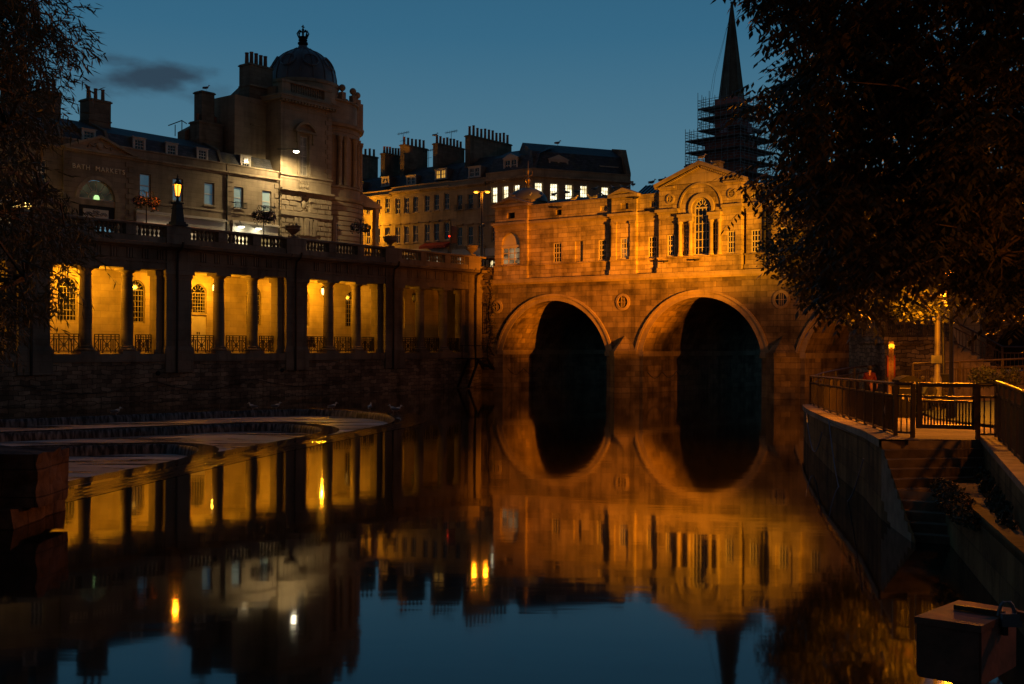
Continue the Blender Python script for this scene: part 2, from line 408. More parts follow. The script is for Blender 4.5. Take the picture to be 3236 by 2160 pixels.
def window(parent, xa, xb, za, zb, y, fm, pm, cols=2, rows=2, rise=0, fw=.08, bar=.045, name='window', label=None, sash=True, bars=None):
    f = MB(); sp = zb - rise
    f.box(xa, xa + fw, y, y + .07, za, sp); f.box(xb - fw, xb, y, y + .07, za, sp)
    f.box(xa + fw, xb - fw, y - .02, y + .07, za, za + fw * 1.2)
    if rise <= 0: f.box(xa + fw, xb - fw, y, y + .07, zb - fw, zb)
    top = zb - fw if rise <= 0 else sp
    for i in range(1, cols):
        x = xa + (xb - xa) * i / cols; f.box(x - bar / 2, x + bar / 2, y + .015, y + .055, za + fw * 1.2, top)
    nr = rows
    for j in range(1, nr):
        z = za + (zb - za if rise <= 0 else sp - za) * j / nr
        b2 = bar * 1.7 if (sash and j == nr // 2) else bar
        f.box(xa + fw, xb - fw, y + .01 - (.015 if b2 > bar else 0), y + .05, z - b2 / 2, z + b2 / 2)
    if rise > 0:
        pts = arc(xa + fw / 2, xb - fw / 2, sp, rise - fw / 2, 12)
        f.tube([(x, y + .035, z) for x, z in pts], fw / 2, 4)
        f.box(xa + fw, xb - fw, y + .01, y + .06, sp - bar, sp + bar)
        cx = (xa + xb) / 2; hw = (xb - xa) / 2
        inner = arc(cx - hw * .45, cx + hw * .45, sp, rise * .45, 8)
        f.tube([(x, y + .035, z) for x, z in inner], bar / 2, 4)
        for k in range(1, 6):
            a = math.pi * k / 6
            f.bar((cx + hw * .45 * math.cos(a), y + .035, sp + rise * .45 * math.sin(a)), (cx + hw * .97 * math.cos(a), y + .035, sp + rise * .97 * math.sin(a)), bar)
    w_ = f.build(name, fm, parent)
    if label: w_['label'] = label
    p = MB()
    if rise <= 0: p.box(xa + .01, xb - .01, y + .04, y + .05, za + .01, zb - .01)
    else:
        pts = [(xa + .01, za + .01), (xb - .01, za + .01)] + list(reversed(arc(xa + .01, xb - .01, sp, rise - .01, 12)))
        p.ext_y(pts, y + .04, y + .05)
    p.build('pane', pm, w_)
    return w_

# ------------------------------------------------------------------ the bridge
BZ = dict(spring=3.5, band0=9.5, band1=10.0, step=10.45, sill=11.3, corn0=14.6, corn1=15.25, par=16.65)
LMID = 21.4
bridge = thing('stone_bridge', 'long stone bridge of three arches carrying a row of windowed shops, lit orange', 'bridge', BF, LMID, 0, 0)
ARCHES = [(0.9, 12.4), (16.05, 26.85), (30.4, 41.9)]
YS = -.38          # face of the spandrel wall
def build_bridge():
    mb = MB()
    SPR, RISE, TH_ = BZ['spring'], 4.45, 23.0
    edges = [-1.72] + [q for a in ARCHES for q in a] + [43.05]
    # piers and spandrels, front skin
    for i in range(0, len(edges), 2):
        xa, xb = edges[i], edges[i + 1]
        mb.poly([(xa, YS, -2), (xb, YS, -2), (xb, YS, SPR), (xa, YS, SPR)])
        mb.poly([(xa, YS, SPR), (xb, YS, SPR), (xb, YS, BZ['band0']), (xa, YS, BZ['band0'])])
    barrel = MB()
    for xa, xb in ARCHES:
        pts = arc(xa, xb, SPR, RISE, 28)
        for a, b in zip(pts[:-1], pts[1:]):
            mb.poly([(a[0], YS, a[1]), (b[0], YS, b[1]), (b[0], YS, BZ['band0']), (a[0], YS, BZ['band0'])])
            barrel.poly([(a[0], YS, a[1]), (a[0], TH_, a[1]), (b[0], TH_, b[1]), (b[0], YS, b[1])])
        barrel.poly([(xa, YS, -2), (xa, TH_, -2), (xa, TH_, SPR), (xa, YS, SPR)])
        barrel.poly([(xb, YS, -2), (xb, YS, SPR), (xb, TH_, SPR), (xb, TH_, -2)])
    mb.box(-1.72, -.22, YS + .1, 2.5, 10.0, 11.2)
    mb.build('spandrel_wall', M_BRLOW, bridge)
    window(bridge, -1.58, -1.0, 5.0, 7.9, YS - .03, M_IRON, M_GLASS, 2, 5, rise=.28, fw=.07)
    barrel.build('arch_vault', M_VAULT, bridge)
    for xa, xb in ARCHES:
        pts = arc(xa, xb, SPR, RISE, 28); cx = (xa + xb) / 2
        ring = MB()
        outer = arc(xa - .72, xb + .72, SPR, RISE + .60, 28); mid = arc(xa - .5, xb + .5, SPR, RISE + .42, 28)
        for k in range(28):
            a, b, c, d = pts[k], pts[k + 1], mid[k + 1], mid[k]
            e, f = outer[k + 1], outer[k]
            y1, y2 = YS - .10, YS - .20
            ring.poly([(a[0], y1, a[1]), (b[0], y1, b[1]), (c[0], y1, c[1]), (d[0], y1, d[1])])
            ring.poly([(a[0], y1, a[1]), (a[0], YS, a[1]), (b[0], YS, b[1]), (b[0], y1, b[1])])
            ring.poly([(d[0], y2, d[1]), (c[0], y2, c[1]), (e[0], y2, e[1]), (f[0], y2, f[1])])
            ring.poly([(d[0], y1, d[1]), (c[0], y1, c[1]), (c[0], y2, c[1]), (d[0], y2, d[1])])
            ring.poly([(f[0], y2, f[1]), (e[0], y2, e[1]), (e[0], YS, e[1]), (f[0], YS, f[1])])
        ring.build('arch_ring', M_TRIM, bridge)
        im = MB()
        for q in (xa, xb):
            s = 1 if q == xb else -1
            q0, q1 = (q - .12, q + .6) if s > 0 else (q - .6, q + .12)
            im.box(q0, q1, YS - .12, 22.9, SPR - .42, SPR)
        im.build('impost', M_TRIM, bridge)
    # pointed cutwaters with pyramid caps
    for xa, xb in ((12.75, 15.75), (27.2, 30.05)):
        cx = (xa + xb) / 2; c = MB(); pr = 1.55
        c.ext_z([(xa, YS + .02), (cx, YS - pr), (xb, YS + .02)], -2, SPR - .42)
        c.ext_z([(xa - .08, YS), (cx, YS - pr - .10), (xb + .08, YS)], SPR - .42, SPR)
        c.add([(xa, YS + .02, SPR), (cx, YS - pr, SPR), (xb, YS + .02, SPR), (cx, YS + .02, SPR + 1.35)], [(0, 1, 3), (1, 2, 3)])
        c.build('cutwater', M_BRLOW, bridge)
    b = MB()
    b.box(-1.76, 43.1, YS - .16, .1, BZ['band0'], BZ['band0'] + .14)
    b.box(-1.80, 43.1, YS - .30, .1, BZ['band0'] + .14, BZ['band1'])
    b.build('string_course', M_TRIM, bridge)
    # upper storeys in bays: x0,x1,plane
    bays = [(-.2, 3.6, -.30), (3.6, 12.75, 0.), (12.75, 15.25, -.28), (15.25, 17.5, 0.), (17.5, 25.0, -.32)]
    bays += [(2 * LMID - b_, 2 * LMID - a, y) for a, b_, y in reversed(bays[:4])]
    ops_all = []
    def both(lst):
        return lst + [(2 * LMID - o[1], 2 * LMID - o[0]) + tuple(o[2:]) for o in lst]
    tall = both([(6.35, 7.25, 11.36, 13.15, 0), (11.25, 12.05, 11.36, 13.15, 0), (13.70, 14.50, 11.36, 13.15, 0), (16.28, 17.10, 11.36, 13.15, 0), (18.30, 19.02, 11.36, 13.15, 0)])
    blind = both([(8.75, 9.6, 11.36, 13.15, 0)])
    attic = both([(1.22, 2.15, 15.62, 16.18, 0), (6.58, 7.25, 15.60, 16.10, 0), (11.40, 12.10, 15.60, 16.10, 0), (16.42, 17.14, 15.60, 16.12, 0)])
    blinda = both([(13.68, 14.45, 15.58, 16.12, 0)])
    ven = both([(.62, 2.74, 11.36, 14.33, .98)])
    main = [(20.82, 22.22, 11.32, 15.88, .72)]
    side = both([(19.83, 20.36, 11.36, 14.0, 0)])
    ops_all = tall + blind + attic + blinda + ven + main + side
    up = MB(); pl = MB(); corn_l = MB(); corn_r = MB()
    Z = BZ
    for a, b_, y in bays:
        cx = (a + b_) / 2; corn = corn_l if cx < LMID - 1 else corn_r
        ops = [o for o in ops_all if a <= (o[0] + o[1]) / 2 <= b_]
        topz = Z['par'] if abs(cx - LMID) > 1 else 17.25
        wallgrid(up, a, b_, Z['sill'], topz, y, ops, .26)
        for q in (a, b_):
            up.poly([(q, y, Z['sill']), (q, y, topz), (q, 1.2, topz), (q, 1.2, Z['sill'])])
        up.poly([(a, y, topz), (b_, y, topz), (b_, y + .5, topz), (a, y + .5, topz)])
        up.poly([(a, y + .5, topz), (b_, y + .5, topz), (b_, y + .5, topz - 1), (a, y + .5, topz - 1)])
        # plinth courses
        pl.box(a - .1, b_ + .1, y - .16, .8, Z['band1'] + .002, Z['step'])
        pl.box(a - .04, b_ + .04, y - .08, .8, Z['step'], Z['sill'] - .12)
        pl.box(a - .1, b_ + .1, y - .16, .8, Z['sill'] - .12, Z['sill'])
        if abs(cx - LMID) > 1:
            corn.box(a - .02, b_ + .02, y - .05, .5, Z['corn0'] - .05, Z['corn0'] + .28)
            corn.box(a - .10, b_ + .10, y - .16, .5, Z['corn0'] + .28, Z['corn0'] + .42)
            corn.box(a - .22, b_ + .22, y - .34, .5, Z['corn0'] + .42, Z['corn1'])
            corn.box(a - .04, b_ + .04, y - .06, y + .4, Z['par'], Z['par'] + .10)
        else:
            for p0, p1 in ((a, 19.42), (23.38, b_)):
                corn = corn_l if p0 == a else corn_r
                corn.box(p0 - (.02 if p0 == a else 0), p1 + (.02 if p1 == b_ else 0), y - .05, .5, Z['corn0'] - .05, Z['corn0'] + .28)
                corn.box(p0 - (.1 if p0 == a else 0), p1 + (.1 if p1 == b_ else 0), y - .16, .5, Z['corn0'] + .28, Z['corn0'] + .42)
                corn.box(p0 - (.22 if p0 == a else 0), p1 + (.22 if p1 == b_ else 0), y - .34, .5, Z['corn0'] + .42, Z['corn1'])
    # backs of the blind recesses
    for o in blind + blinda:
        yb = -.0 + .26
        for a, b_, y in bays:
            if a <= (o[0] + o[1]) / 2 <= b_: yb = y + .16
        up.box(o[0] - .02, o[1] + .02, yb, yb + .1, o[2] - .02, o[3] + .02)
    # pilasters of the narrow bays and shallow panels
    for a, b_, y in bays:
        if abs((b_ - a) - 2.5) < .05:
            for p0, p1 in ((a + .04, a + .55), (b_ - .55, b_ - .04)):
                up.box(p0, p1, y - .11, y + .1, Z['sill'] + .002, Z['corn0'] - .3)
                up.box(p0 - .06, p1 + .06, y - .17, y + .1, Z['corn0'] - .3, Z['corn0'] - .06)
                up.box(p0 - .05, p1 + .05, y - .15, y + .1, Z['sill'] + .004, Z['sill'] + .25)
    up.build('upper_wall', M_BRIDGE, bridge)
    pl.build('plinth', M_BRIDGE, bridge)
    corn_l.build('cornice', M_TRIM, bridge); corn_r.build('cornice', M_TRIM, bridge)
    # pediments: narrow bays, end pavilions, centre
    def pediment(x0, x1, z0, za, y, ov=.25, th=.26, back=.9):
        cx = (x0 + x1) / 2; p = MB()
        p.ext_y([(x0 + .1, z0 + .12), (x1 - .1, z0 + .12), (cx, za - .18)], y - .02, y + back)
        p.box(x0 - ov, x1 + ov, y - .26, y + back, z0 - .1, z0 + .14)
        p.ext_y([(x0 - ov, z0 + .14), (x0 - ov + .3, z0 + .14), (cx, za - .18 + .02), (cx, za + th - .1)], y - .30, y + back)
        p.ext_y([(x1 + ov - .3, z0 + .14), (x1 + ov, z0 + .14), (cx, za + th - .1), (cx, za - .18 + .02)], y - .302, y + back)
        p.build('pediment', M_TRIM, bridge)
    for a, b_, y in bays:
        if abs((b_ - a) - 2.5) < .05: pediment(a, b_, 16.70, 17.25, y)
        if abs((b_ - a) - 3.8) < .05: pediment(a, b_, 16.78, 17.5, y)
    pc = MB(); a, b_, y = 17.5, 25.0, -.32
    pc.ext_y([(a, 17.2), (b_, 17.2), (b_, 17.26), (LMID, 18.72), (a, 17.26)], y, y + .9)
    for s_ in (-1, 1):
        x0 = a - .32 if s_ < 0 else b_ + .32
        pc.ext_y([(x0, 17.13), (x0, 17.36), (LMID, 18.98), (LMID, 18.66)] if s_ < 0 else [(x0, 17.36), (x0, 17.13), (LMID, 18.66), (LMID, 18.98)], y - .36 - .002 * s_, y + .9)
        q0, q1 = (a - .32, a + 1.5) if s_ < 0 else (b_ - 1.5, b_ + .32)
        pc.box(q0, q1, y - .22, y + .3, 16.98, 17.13)
    # small modillions up the rake
    for k in range(1, 24):
        for s_ in (-1, 1):
            x = LMID + s_ * (4.0 - 4.0 * k / 24); zz = 18.60 - abs(x - LMID) * .392
            pc.box(x - .05, x + .05, y - .26, y, zz - .16, zz - .02)
    pc.build('pediment', M_TRIM, bridge, off=None)['label'] = 'broad central pediment over the great arched window'
    # big blind arch and columns of the central window
    ca = MB()
    o1 = arc(19.42, 23.38, 15.25, 1.98, 24); i1 = arc(20.45, 22.59, 14.72, 1.60, 24)
    for k in range(24):
        a_, b2 = o1[k], o1[k + 1]
        y0 = -.44
        a2, b3 = (LMID + (a_[0] - LMID) * .93, 15.25 + (a_[1] - 15.25) * .93), (LMID + (b2[0] - LMID) * .93, 15.25 + (b2[1] - 15.25) * .93)
        ca.poly([(a2[0], y0, a2[1]), (b3[0], y0, b3[1]), (b2[0], y0, b2[1]), (a_[0], y0, a_[1])])
        ca.poly([(a2[0], -.30, a2[1]), (b3[0], -.30, b3[1]), (b3[0], y0, b3[1]), (a2[0], y0, a2[1])])
        ca.poly([(a_[0], y0, a_[1]), (b2[0], y0, b2[1]), (b2[0], -.3, b2[1]), (a_[0], -.3, a_[1])])
        c1, d1 = i1[k], i1[k + 1]; sc = .80
        c2, d2 = (LMID + .12 + (c1[0] - LMID - .12) * sc, 14.72 + (c1[1] - 14.72) * sc), (LMID + .12 + (d1[0] - LMID - .12) * sc, 14.72 + (d1[1] - 14.72) * sc)
        y1 = -.50
        ca.poly([(c2[0], y1, c2[1]), (d2[0], y1, d2[1]), (d1[0], y1, d1[1]), (c1[0], y1, c1[1])])
        ca.poly([(c2[0], -.30, c2[1]), (d2[0], -.30, d2[1]), (d2[0], y1, d2[1]), (c2[0], y1, c2[1])])
        ca.poly([(c1[0], y1, c1[1]), (d1[0], y1, d1[1]), (d1[0], -.3, d1[1]), (c1[0], -.3, c1[1])])
    for x0, x1 in ((19.5, 20.78), (22.26, 23.3)):
        ca.box(x0, x1, -.62, -.25, 14.12, 14.5); ca.box(x0 - .08, x1 + .08, -.75, -.25, 14.5, 14.72)
    ca.build('window_surround', M_TRIM, bridge)
    for x in (19.62, 20.58, 22.46, 23.20):
        c = MB(); r = .17
        c.lathe(x, -.50, [(r * 1.45, 11.31), (r * 1.45, 11.45), (r * 1.15, 11.5), (r * 1.2, 11.58), (r, 11.64), (r * .88, 13.85), (r * 1.0, 13.9), (r * 1.25, 13.98), (r * 1.4, 14.0), (r * 1.4, 14.12)], 12)
        c.build('column', M_TRIM, bridge, smooth=40)
    # sashes
    k = 0
    lit_ = {1: 'shop_interior', 2: 'shop_interior'}
    for o in tall:
        y = [q[2] for q in bays if q[0] <= (o[0] + o[1]) / 2 <= q[1]][0]
        pm = MATS['shop_glow_dim'] if k in (2,) else M_GLASS
        window(bridge, o[0] + .02, o[1] - .02, o[2], o[3] - .01, y + .06, M_WHITE, pm, 3, 4, fw=.08, bar=.055); k += 1
    for o in attic:
        y = [q[2] for q in bays if q[0] <= (o[0] + o[1]) / 2 <= q[1]][0]
        if o[0] in (11.40, 16.42) or o[0] > 25: window(bridge, o[0] + .02, o[1] - .02, o[2], o[3] - .01, y + .16, M_WHITE, M_GLASS, 3, 1, fw=.07, sash=False)
        else: MB().box(o[0], o[1], y + .24, y + .255, o[2], o[3]).build('window', M_GLASS, bridge)
    for o in side:
        window(bridge, o[0] + .01, o[1] - .01, o[2], o[3] - .01, -.32 + .08, M_WHITE, M_GLASS, 2, 5, fw=.06, sash=False)
    o = main[0]
    window(bridge, o[0] + .01, o[1] - .01, o[2], o[3] - .01, -.32 + .06, M_WHITE, M_GLASS, 4, 6, rise=.70, fw=.09, bar=.06, sash=False)
    for o in ven:
        y = -.30
        wv = MB(); xa, xb = o[0], o[1]
        window(bridge, xa + .02, xb - .02, 11.36, 12.98, y + .15, M_WHITE, MATS['shop_glow'] if xa < 5 else M_GLASS, 3, 3, fw=.10, bar=.09, sash=False)
        wv.box(xa + .01, xb - .01, y + .06, y + .25, 12.98, 13.16)
        pts = [(xa + .01, 13.16)] + [(xb - .01, 13.16)] + list(reversed(arc(xa + .01, xb - .01, 13.35, .96, 12)))
        wv.ext_y(pts, y + .2, y + .25)
        wv.build('tympanum', M_WHITE2, bridge)
    # round windows
    def roundel(x, z, r, y, w_=.22, glass=M_GLASS):
        m = MB(); n = 24
        for i in range(n):
            a, b_ = 2 * math.pi * i / n, 2 * math.pi * (i + 1) / n
            P = lambda ang, rr, yy: (x + rr * math.cos(ang), yy, z + rr * math.sin(ang))
            m.poly([P(a, r, y - .12), P(b_, r, y - .12), P(b_, r + w_, y - .08), P(a, r + w_, y - .08)])
            m.poly([P(a, r + w_, y - .08), P(b_, r + w_, y - .08), P(b_, r + w_, y + .02), P(a, r + w_, y + .02)])
            m.poly([P(a, r, y - .12), P(a, r, y + .35), P(b_, r, y + .35), P(b_, r, y - .12)])
        for dx in (-.33, 0, .33):
            h = math.sqrt(max(.01, 1 - dx * dx)) * r
            m.box(x + dx * r - .025, x + dx * r + .025, y - .05, y - .01, z - h, z + h)
        m.box(x - r, x + r, y - .045, y - .015, z - .025, z + .025)
        rw = m.build('round_window', M_TRIM, bridge, smooth=30)
        g = MB(); g.ext_y([(x + r * math.cos(2 * math.pi * i / n), z + r * math.sin(2 * math.pi * i / n)) for i in range(n)], y - .008, y - .004)
        g.build('pane', glass, rw)
    roundel(14.06, 7.68, .50, YS); roundel(28.46, 7.60, .50, YS); roundel(-.0 + .25, 7.5, .4, YS)
    roundel(18.60, 16.10, .28, -.32, .14); roundel(2 * LMID - 18.60, 16.10, .28, -.32, .14)
    # roofs, deck and the rear range
    rf = MB()
    for a, b_ in ((3.6, 17.5), (25.0, 39.2)):
        rf.ext_x([(.5, 16.45), (3.4, 17.55), (6.4, 16.45)], a, b_)
    rf.ext_y([(17.6, 17.2), (25.0, 17.2), (LMID, 18.62)], .6, 6.4)
    rf.ext_x([(14.4, 16.2), (17.9, 17.3), (22.4, 16.2)], -.2, 43)
    rf.build('roof', M_SLATE, bridge)
    sk = MB(); sk.ext_x([(1.9, 17.02), (1.9, 17.10), (3.5, 18.05), (5.0, 17.10), (5.0, 17.02)], 13.9, 19.5)
    sk2 = sk.build('skylight', MATS['skylight_glass'], bridge)
    g = MB()
    for i in range(15):
        x = 13.9 + i * .4; g.bar((x, 1.88, 17.12), (x, 3.5, 18.09), .05)
    g.build('glazing_bars', M_LEAD, sk2)
    bk = MB()
    bk.box(-.2, 43.0, .82, 6.4, 9.5, 16.4); bk.box(-.2, 43, 14.4, 22.5, 9.2, 16.2)
    bk.box(-.25, 43.05, .05, 22.9, 8.62, 9.45); bk.box(-3, 45, 6.4, 14.4, 10.6, 10.9)
    for i in range(0, len(edges), 2): bk.box(edges[i] + .02, edges[i + 1] - .02, YS + .05, 22.95, -2, 8.6)
    bk.build('inner_walls', M_BRIDGE, bridge)
    # stone block on the central ridge, spouts, brackets
    ex = MB(); ex.box(21.3, 22.4, .9, 1.6, 18.2, 18.95); ex.box(21.22, 22.48, .82, 1.68, 18.95, 19.07)
    ex.build('chimney', M_CHIM, bridge)
    sp = MB()
    for x, z, y in ((7.2, 16.3, 0), (13.0 + 2.4, 16.5, -.28), (18.4, 11.0, -.4), (21.3, 11.0, -.4)):
        sp.bar((x, y + .05, z), (x - .1, y - .5, z - .12), .14)
    sp.build('rain_spout', M_IRON, bridge)
    dp = MB()
    for x, y, z0, z1 in ((12.60, -.08, 11.3, 15.1), (26.9, -.1, 10.0, 16.4)): dp.tube([(x, y, z0), (x, y, z1)], .07, 6)
    dp.build('downpipe', M_IRON, bridge)
    ch = MB()
    for x0, y0 in ((ARCHES[0][0] + .05, 0), (ARCHES[1][0] + .05, 0)):
        for k in range(3):
            ya, yb = .3 + k * 2.4, .3 + (k + 1) * 2.4
            ch.tube([(x0, ya + (yb - ya) * q / 6, 1.75 - .55 * math.sin(math.pi * q / 6)) for q in range(7)], .03, 4)
    ch.build('mooring_chain', M_IRON, bridge)
    # small domed corner pavilion
    for x in (1.7, 2 * LMID - 1.7):
        dm = MB()
        dm.box(x - 1.75, x + 1.75, .5, 4.0, 16.6, 17.35)
        d1 = dm.build('dome_base', M_TRIM, bridge)
        dd = MB(); pr = [(1.92, 17.35), (1.92, 17.42)] + [(1.85 * math.cos(t), 17.42 + 1.32 * math.sin(t)) for t in [i * math.pi / 2 / 8 for i in range(8)]] + [(.22, 18.74), (.22, 18.9), (.02, 18.95)]
        dd.lathe(x, 2.25, pr, 24)
        dome = dd.build('dome', M_LEAD, bridge, smooth=35)
        ff = MB(); ff.lathe(x, 2.25, [(.18, 18.9), (.28, 19.0), (.10, 19.1), (.24, 19.35), (.26, 19.5), (.05, 19.7), (.05, 20.1), (.13, 20.3), (.13, 20.45), (.05, 20.6), (.02, 21.3)], 10)
        for q in range(4):
            a = q * math.pi / 2 + .6
            ff.tube([(x + .05 * math.cos(a), 2.25 + .05 * math.sin(a), 19.8), (x + .4 * math.cos(a), 2.25 + .4 * math.sin(a), 19.95), (x + .42 * math.cos(a), 2.25 + .42 * math.sin(a), 20.3), (x + .22 * math.cos(a), 2.25 + .22 * math.sin(a), 20.35)], .035, 5)
        ff.build('finial', MATS['gilt'], dome, smooth=40)
MATS['shop_glow'] = litroom('shop_glow', (1.0, .62, .28), .35, 1.1, .02, 3.)
MATS['shop_glow_dim'] = litroom('shop_glow_dim', (1.0, .6, .25), .16, 1.3, .015, 8.)
plain('gilt', (.45, .26, .07), .4, .6, vary=.3)
plain('skylight_glass', (.03, .05, .06), .08, vary=.2, bump=0, spec=1.0)
build_bridge()
# ------------------------------------------------------------------ water, banks, terrain
def water_mat():
    m, t, p = newmat('river_water')
    p.inputs['Base Color'].default_value = (.010, .009, .006, 1); p.inputs['Roughness'].default_value = .045
    p.inputs['IOR'].default_value = 1.36; p.inputs['Specular IOR Level'].default_value = .62
    tc = N(t, 'ShaderNodeTexCoord'); mp = N(t, 'ShaderNodeMapping'); mp.inputs['Scale'].default_value = (.25, .9, 1)
    L(t, tc.outputs['Object'], mp.inputs[0])
    n = N(t, 'ShaderNodeTexNoise'); n.inputs['Scale'].default_value = 1.0; n.inputs['Detail'].default_value = 3; n.inputs['Roughness'].default_value = .5
    L(t, mp.outputs[0], n.inputs['Vector'])
    bp = N(t, 'ShaderNodeBump'); bp.inputs['Strength'].default_value = .05; bp.inputs['Distance'].default_value = .05
    L(t, n.outputs[0], bp.inputs['Height']); L(t, bp.outputs[0], p.inputs['Normal'])
    return m
M_WATER = water_mat()
# plan of the weir: three nested horseshoe crests, apex upstream
RIM = [(-40, 47.5), (-33, 52.4), (-26.5, 56.9), (-22.6, 60.3), (-19.7, 62.9), (-16.8, 65.3), (-14.1, 66.8), (-12.5, 67.2), (-10.9, 66.9), (-8.7, 65.3), (-7.2, 63.0), (-6.4, 60.0), (-6.1, 57.3), (-6.4, 54.6), (-8.0, 48.9), (-9.4, 44.0), (-11.0, 37.6), (-11.9, 33.1), (-12.7, 29.4), (-13.4, 26), (-14.2, 22)]
C2 = [(-40, 42), (-32, 48.4), (-25.1, 53.2), (-20.6, 56.0), (-17.8, 58.2), (-15.3, 60.2), (-13.4, 60.8), (-11.6, 60.0), (-10.2, 58.2), (-9.6, 55.8), (-9.8, 53.0), (-10.9, 48.9), (-12.2, 44), (-13.6, 38), (-15.2, 31), (-17, 24)]
C3 = [(-40, 37.5), (-31, 44.6), (-23.5, 50.0), (-20.0, 51.6), (-16.9, 52.8), (-15.4, 52.1), (-14.3, 50.4), (-13.9, 48.0), (-13.9, 45.2), (-14.6, 40.0), (-15.6, 36.5), (-17, 32), (-19, 25)]
def smooth_line(P, k=2):
    for _ in range(k):
        Q = [P[0]]
        for a, b in zip(P[:-1], P[1:]):
            Q += [(a[0] * .75 + b[0] * .25, a[1] * .75 + b[1] * .25), (a[0] * .25 + b[0] * .75, a[1] * .25 + b[1] * .75)]
        P = Q + [P[-1]]
    return P
RIM, C2, C3 = smooth_line(RIM), smooth_line(C2), smooth_line(C3)
def offs(P, d):
    out = []
    for i, p in enumerate(P):
        a, b = P[max(0, i - 1)], P[min(len(P) - 1, i + 1)]
        tx, ty = b[0] - a[0], b[1] - a[1]; l = math.hypot(tx, ty)
        out.append((p[0] + ty / l * d, p[1] - tx / l * d))     # right of travel
    return out
def flat(name, poly, z, mat, kind='structure', thick=0):
    mb = MB(); tri = tessellate_polygon([[Vector((x, y, 0)) for x, y in poly]])
    mb.add([(x, y, z) for x, y in poly], [tuple(t) for t in tri])
    o = mb.build(name, mat); 
    bm = bmesh.new(); bm.from_mesh(o.data); bmesh.ops.recalc_face_normals(bm, faces=bm.faces)
    for f in bm.faces:
        if f.normal.z < 0: f.normal_flip()
    bm.to_mesh(o.data); bm.free()
    if kind: o['kind'] = kind
    return o
river = [(-14.2, 22), (-14.2, 18), (-60, 18), (-60, -40), (60, -40), (60, 60), (90, 200), (30, 260), (-40, 200), (-20, 130), (-6, 100), (-70, 24), (-70, 20.2), (-60, 20)]
# upstream pool outline: around the rim on its outer side
upper = [(x, y) for x, y in reversed(RIM)] + [(-40, 60), (-6, 102), (-24, 140), (-60, 230), (60, 230), (80, 120), (60, 60), (60, -30), (-40, -30), (-40, 21.9)]
flat('river_water', upper, 0.0, M_WATER)
# rippled lip of moving water along the crest
def ripple_mat():
    m, t, p = newmat('rippled_water')
    p.inputs['Base Color'].default_value = (.012, .01, .007, 1); p.inputs['Roughness'].default_value = .05
    p.inputs['IOR'].default_value = 1.36; p.inputs['Specular IOR Level'].default_value = .62
    tc = N(t, 'ShaderNodeTexCoord'); mp = N(t, 'ShaderNodeMapping'); mp.inputs['Rotation'].default_value = (0, 0, R(-76)); mp.inputs['Scale'].default_value = (.8, 7.0, 1)
    L(t, tc.outputs['Object'], mp.inputs[0])
    n = N(t, 'ShaderNodeTexNoise'); n.inputs['Scale'].default_value = 1.0; n.inputs['Detail'].default_value = 3; L(t, mp.outputs[0], n.inputs['Vector'])
    bp = N(t, 'ShaderNodeBump'); bp.inputs['Strength'].default_value = .12; bp.inputs['Distance'].default_value = .08
    L(t, n.outputs[0], bp.inputs['Height']); L(t, bp.outputs[0], p.inputs['Normal'])
    return m
M_RIPPLE = ripple_mat()
def foam_mat(name, base, fscale, fmin, fmax, rough):
    m, t, p = newmat(name)
    tc = N(t, 'ShaderNodeTexCoord'); mp = N(t, 'ShaderNodeMapping'); mp.inputs['Rotation'].default_value = (0, 0, R(-38)); mp.inputs['Scale'].default_value = (.22, 1.1, 1)
    L(t, tc.outputs['Object'], mp.inputs[0])
    n = N(t, 'ShaderNodeTexNoise'); n.inputs['Scale'].default_value = fscale; n.inputs['Detail'].default_value = 5; L(t, mp.outputs[0], n.inputs['Vector'])
    mr = N(t, 'ShaderNodeMapRange'); mr.inputs['From Min'].default_value = fmin; mr.inputs['From Max'].default_value = fmax; L(t, n.outputs[0], mr.inputs['Value'])
    mx = N(t, 'ShaderNodeMix', data_type='RGBA'); mx.inputs[6].default_value = (.03, .025, .02, 1); mx.inputs[7].default_value = (*base, 1)
    L(t, mr.outputs[0], mx.inputs[0]); L(t, mx.outputs[2], p.inputs['Base Color'])
    r2 = N(t, 'ShaderNodeMapRange'); r2.inputs['To Min'].default_value = rough; r2.inputs['To Max'].default_value = .8; L(t, mr.outputs[0], r2.inputs['Value']); L(t, r2.outputs[0], p.inputs['Roughness'])
    bp = N(t, 'ShaderNodeBump'); bp.inputs['Strength'].default_value = .15; bp.inputs['Distance'].default_value = .1; L(t, n.outputs[0], bp.inputs['Height']); L(t, bp.outputs[0], p.inputs['Normal'])
    return m
M_POOL = foam_mat('weir_pool_water', (.64, .48, .42), 1.0, .34, .72, .12)
def fall_mat():
    m, t, p = newmat('falling_water')
    tc = N(t, 'ShaderNodeTexCoord'); mp = N(t, 'ShaderNodeMapping'); mp.inputs['Scale'].default_value = (6.0, 6.0, .10); L(t, tc.outputs['Object'], mp.inputs[0])
    n = N(t, 'ShaderNodeTexNoise'); n.inputs['Scale'].default_value = 1.0; n.inputs['Detail'].default_value = 4; L(t, mp.outputs[0], n.inputs['Vector'])
    rp = N(t, 'ShaderNodeValToRGB'); rp.color_ramp.elements[0].position = .42; rp.color_ramp.elements[0].color = (.022, .02, .022, 1)
    rp.color_ramp.elements[1].position = .72; rp.color_ramp.elements[1].color = (.24, .23, .23, 1)
    L(t, n.outputs[0], rp.inputs[0]); L(t, rp.outputs[0], p.inputs['Base Color']); p.inputs['Roughness'].default_value = .45; p.inputs['Specular IOR Level'].default_value = .25
    bp = N(t, 'ShaderNodeBump'); bp.inputs['Strength'].default_value = .5; bp.inputs['Distance'].default_value = .05; L(t, n.outputs[0], bp.inputs['Height']); L(t, bp.outputs[0], p.inputs['Normal'])
    return m
M_FALL = fall_mat()
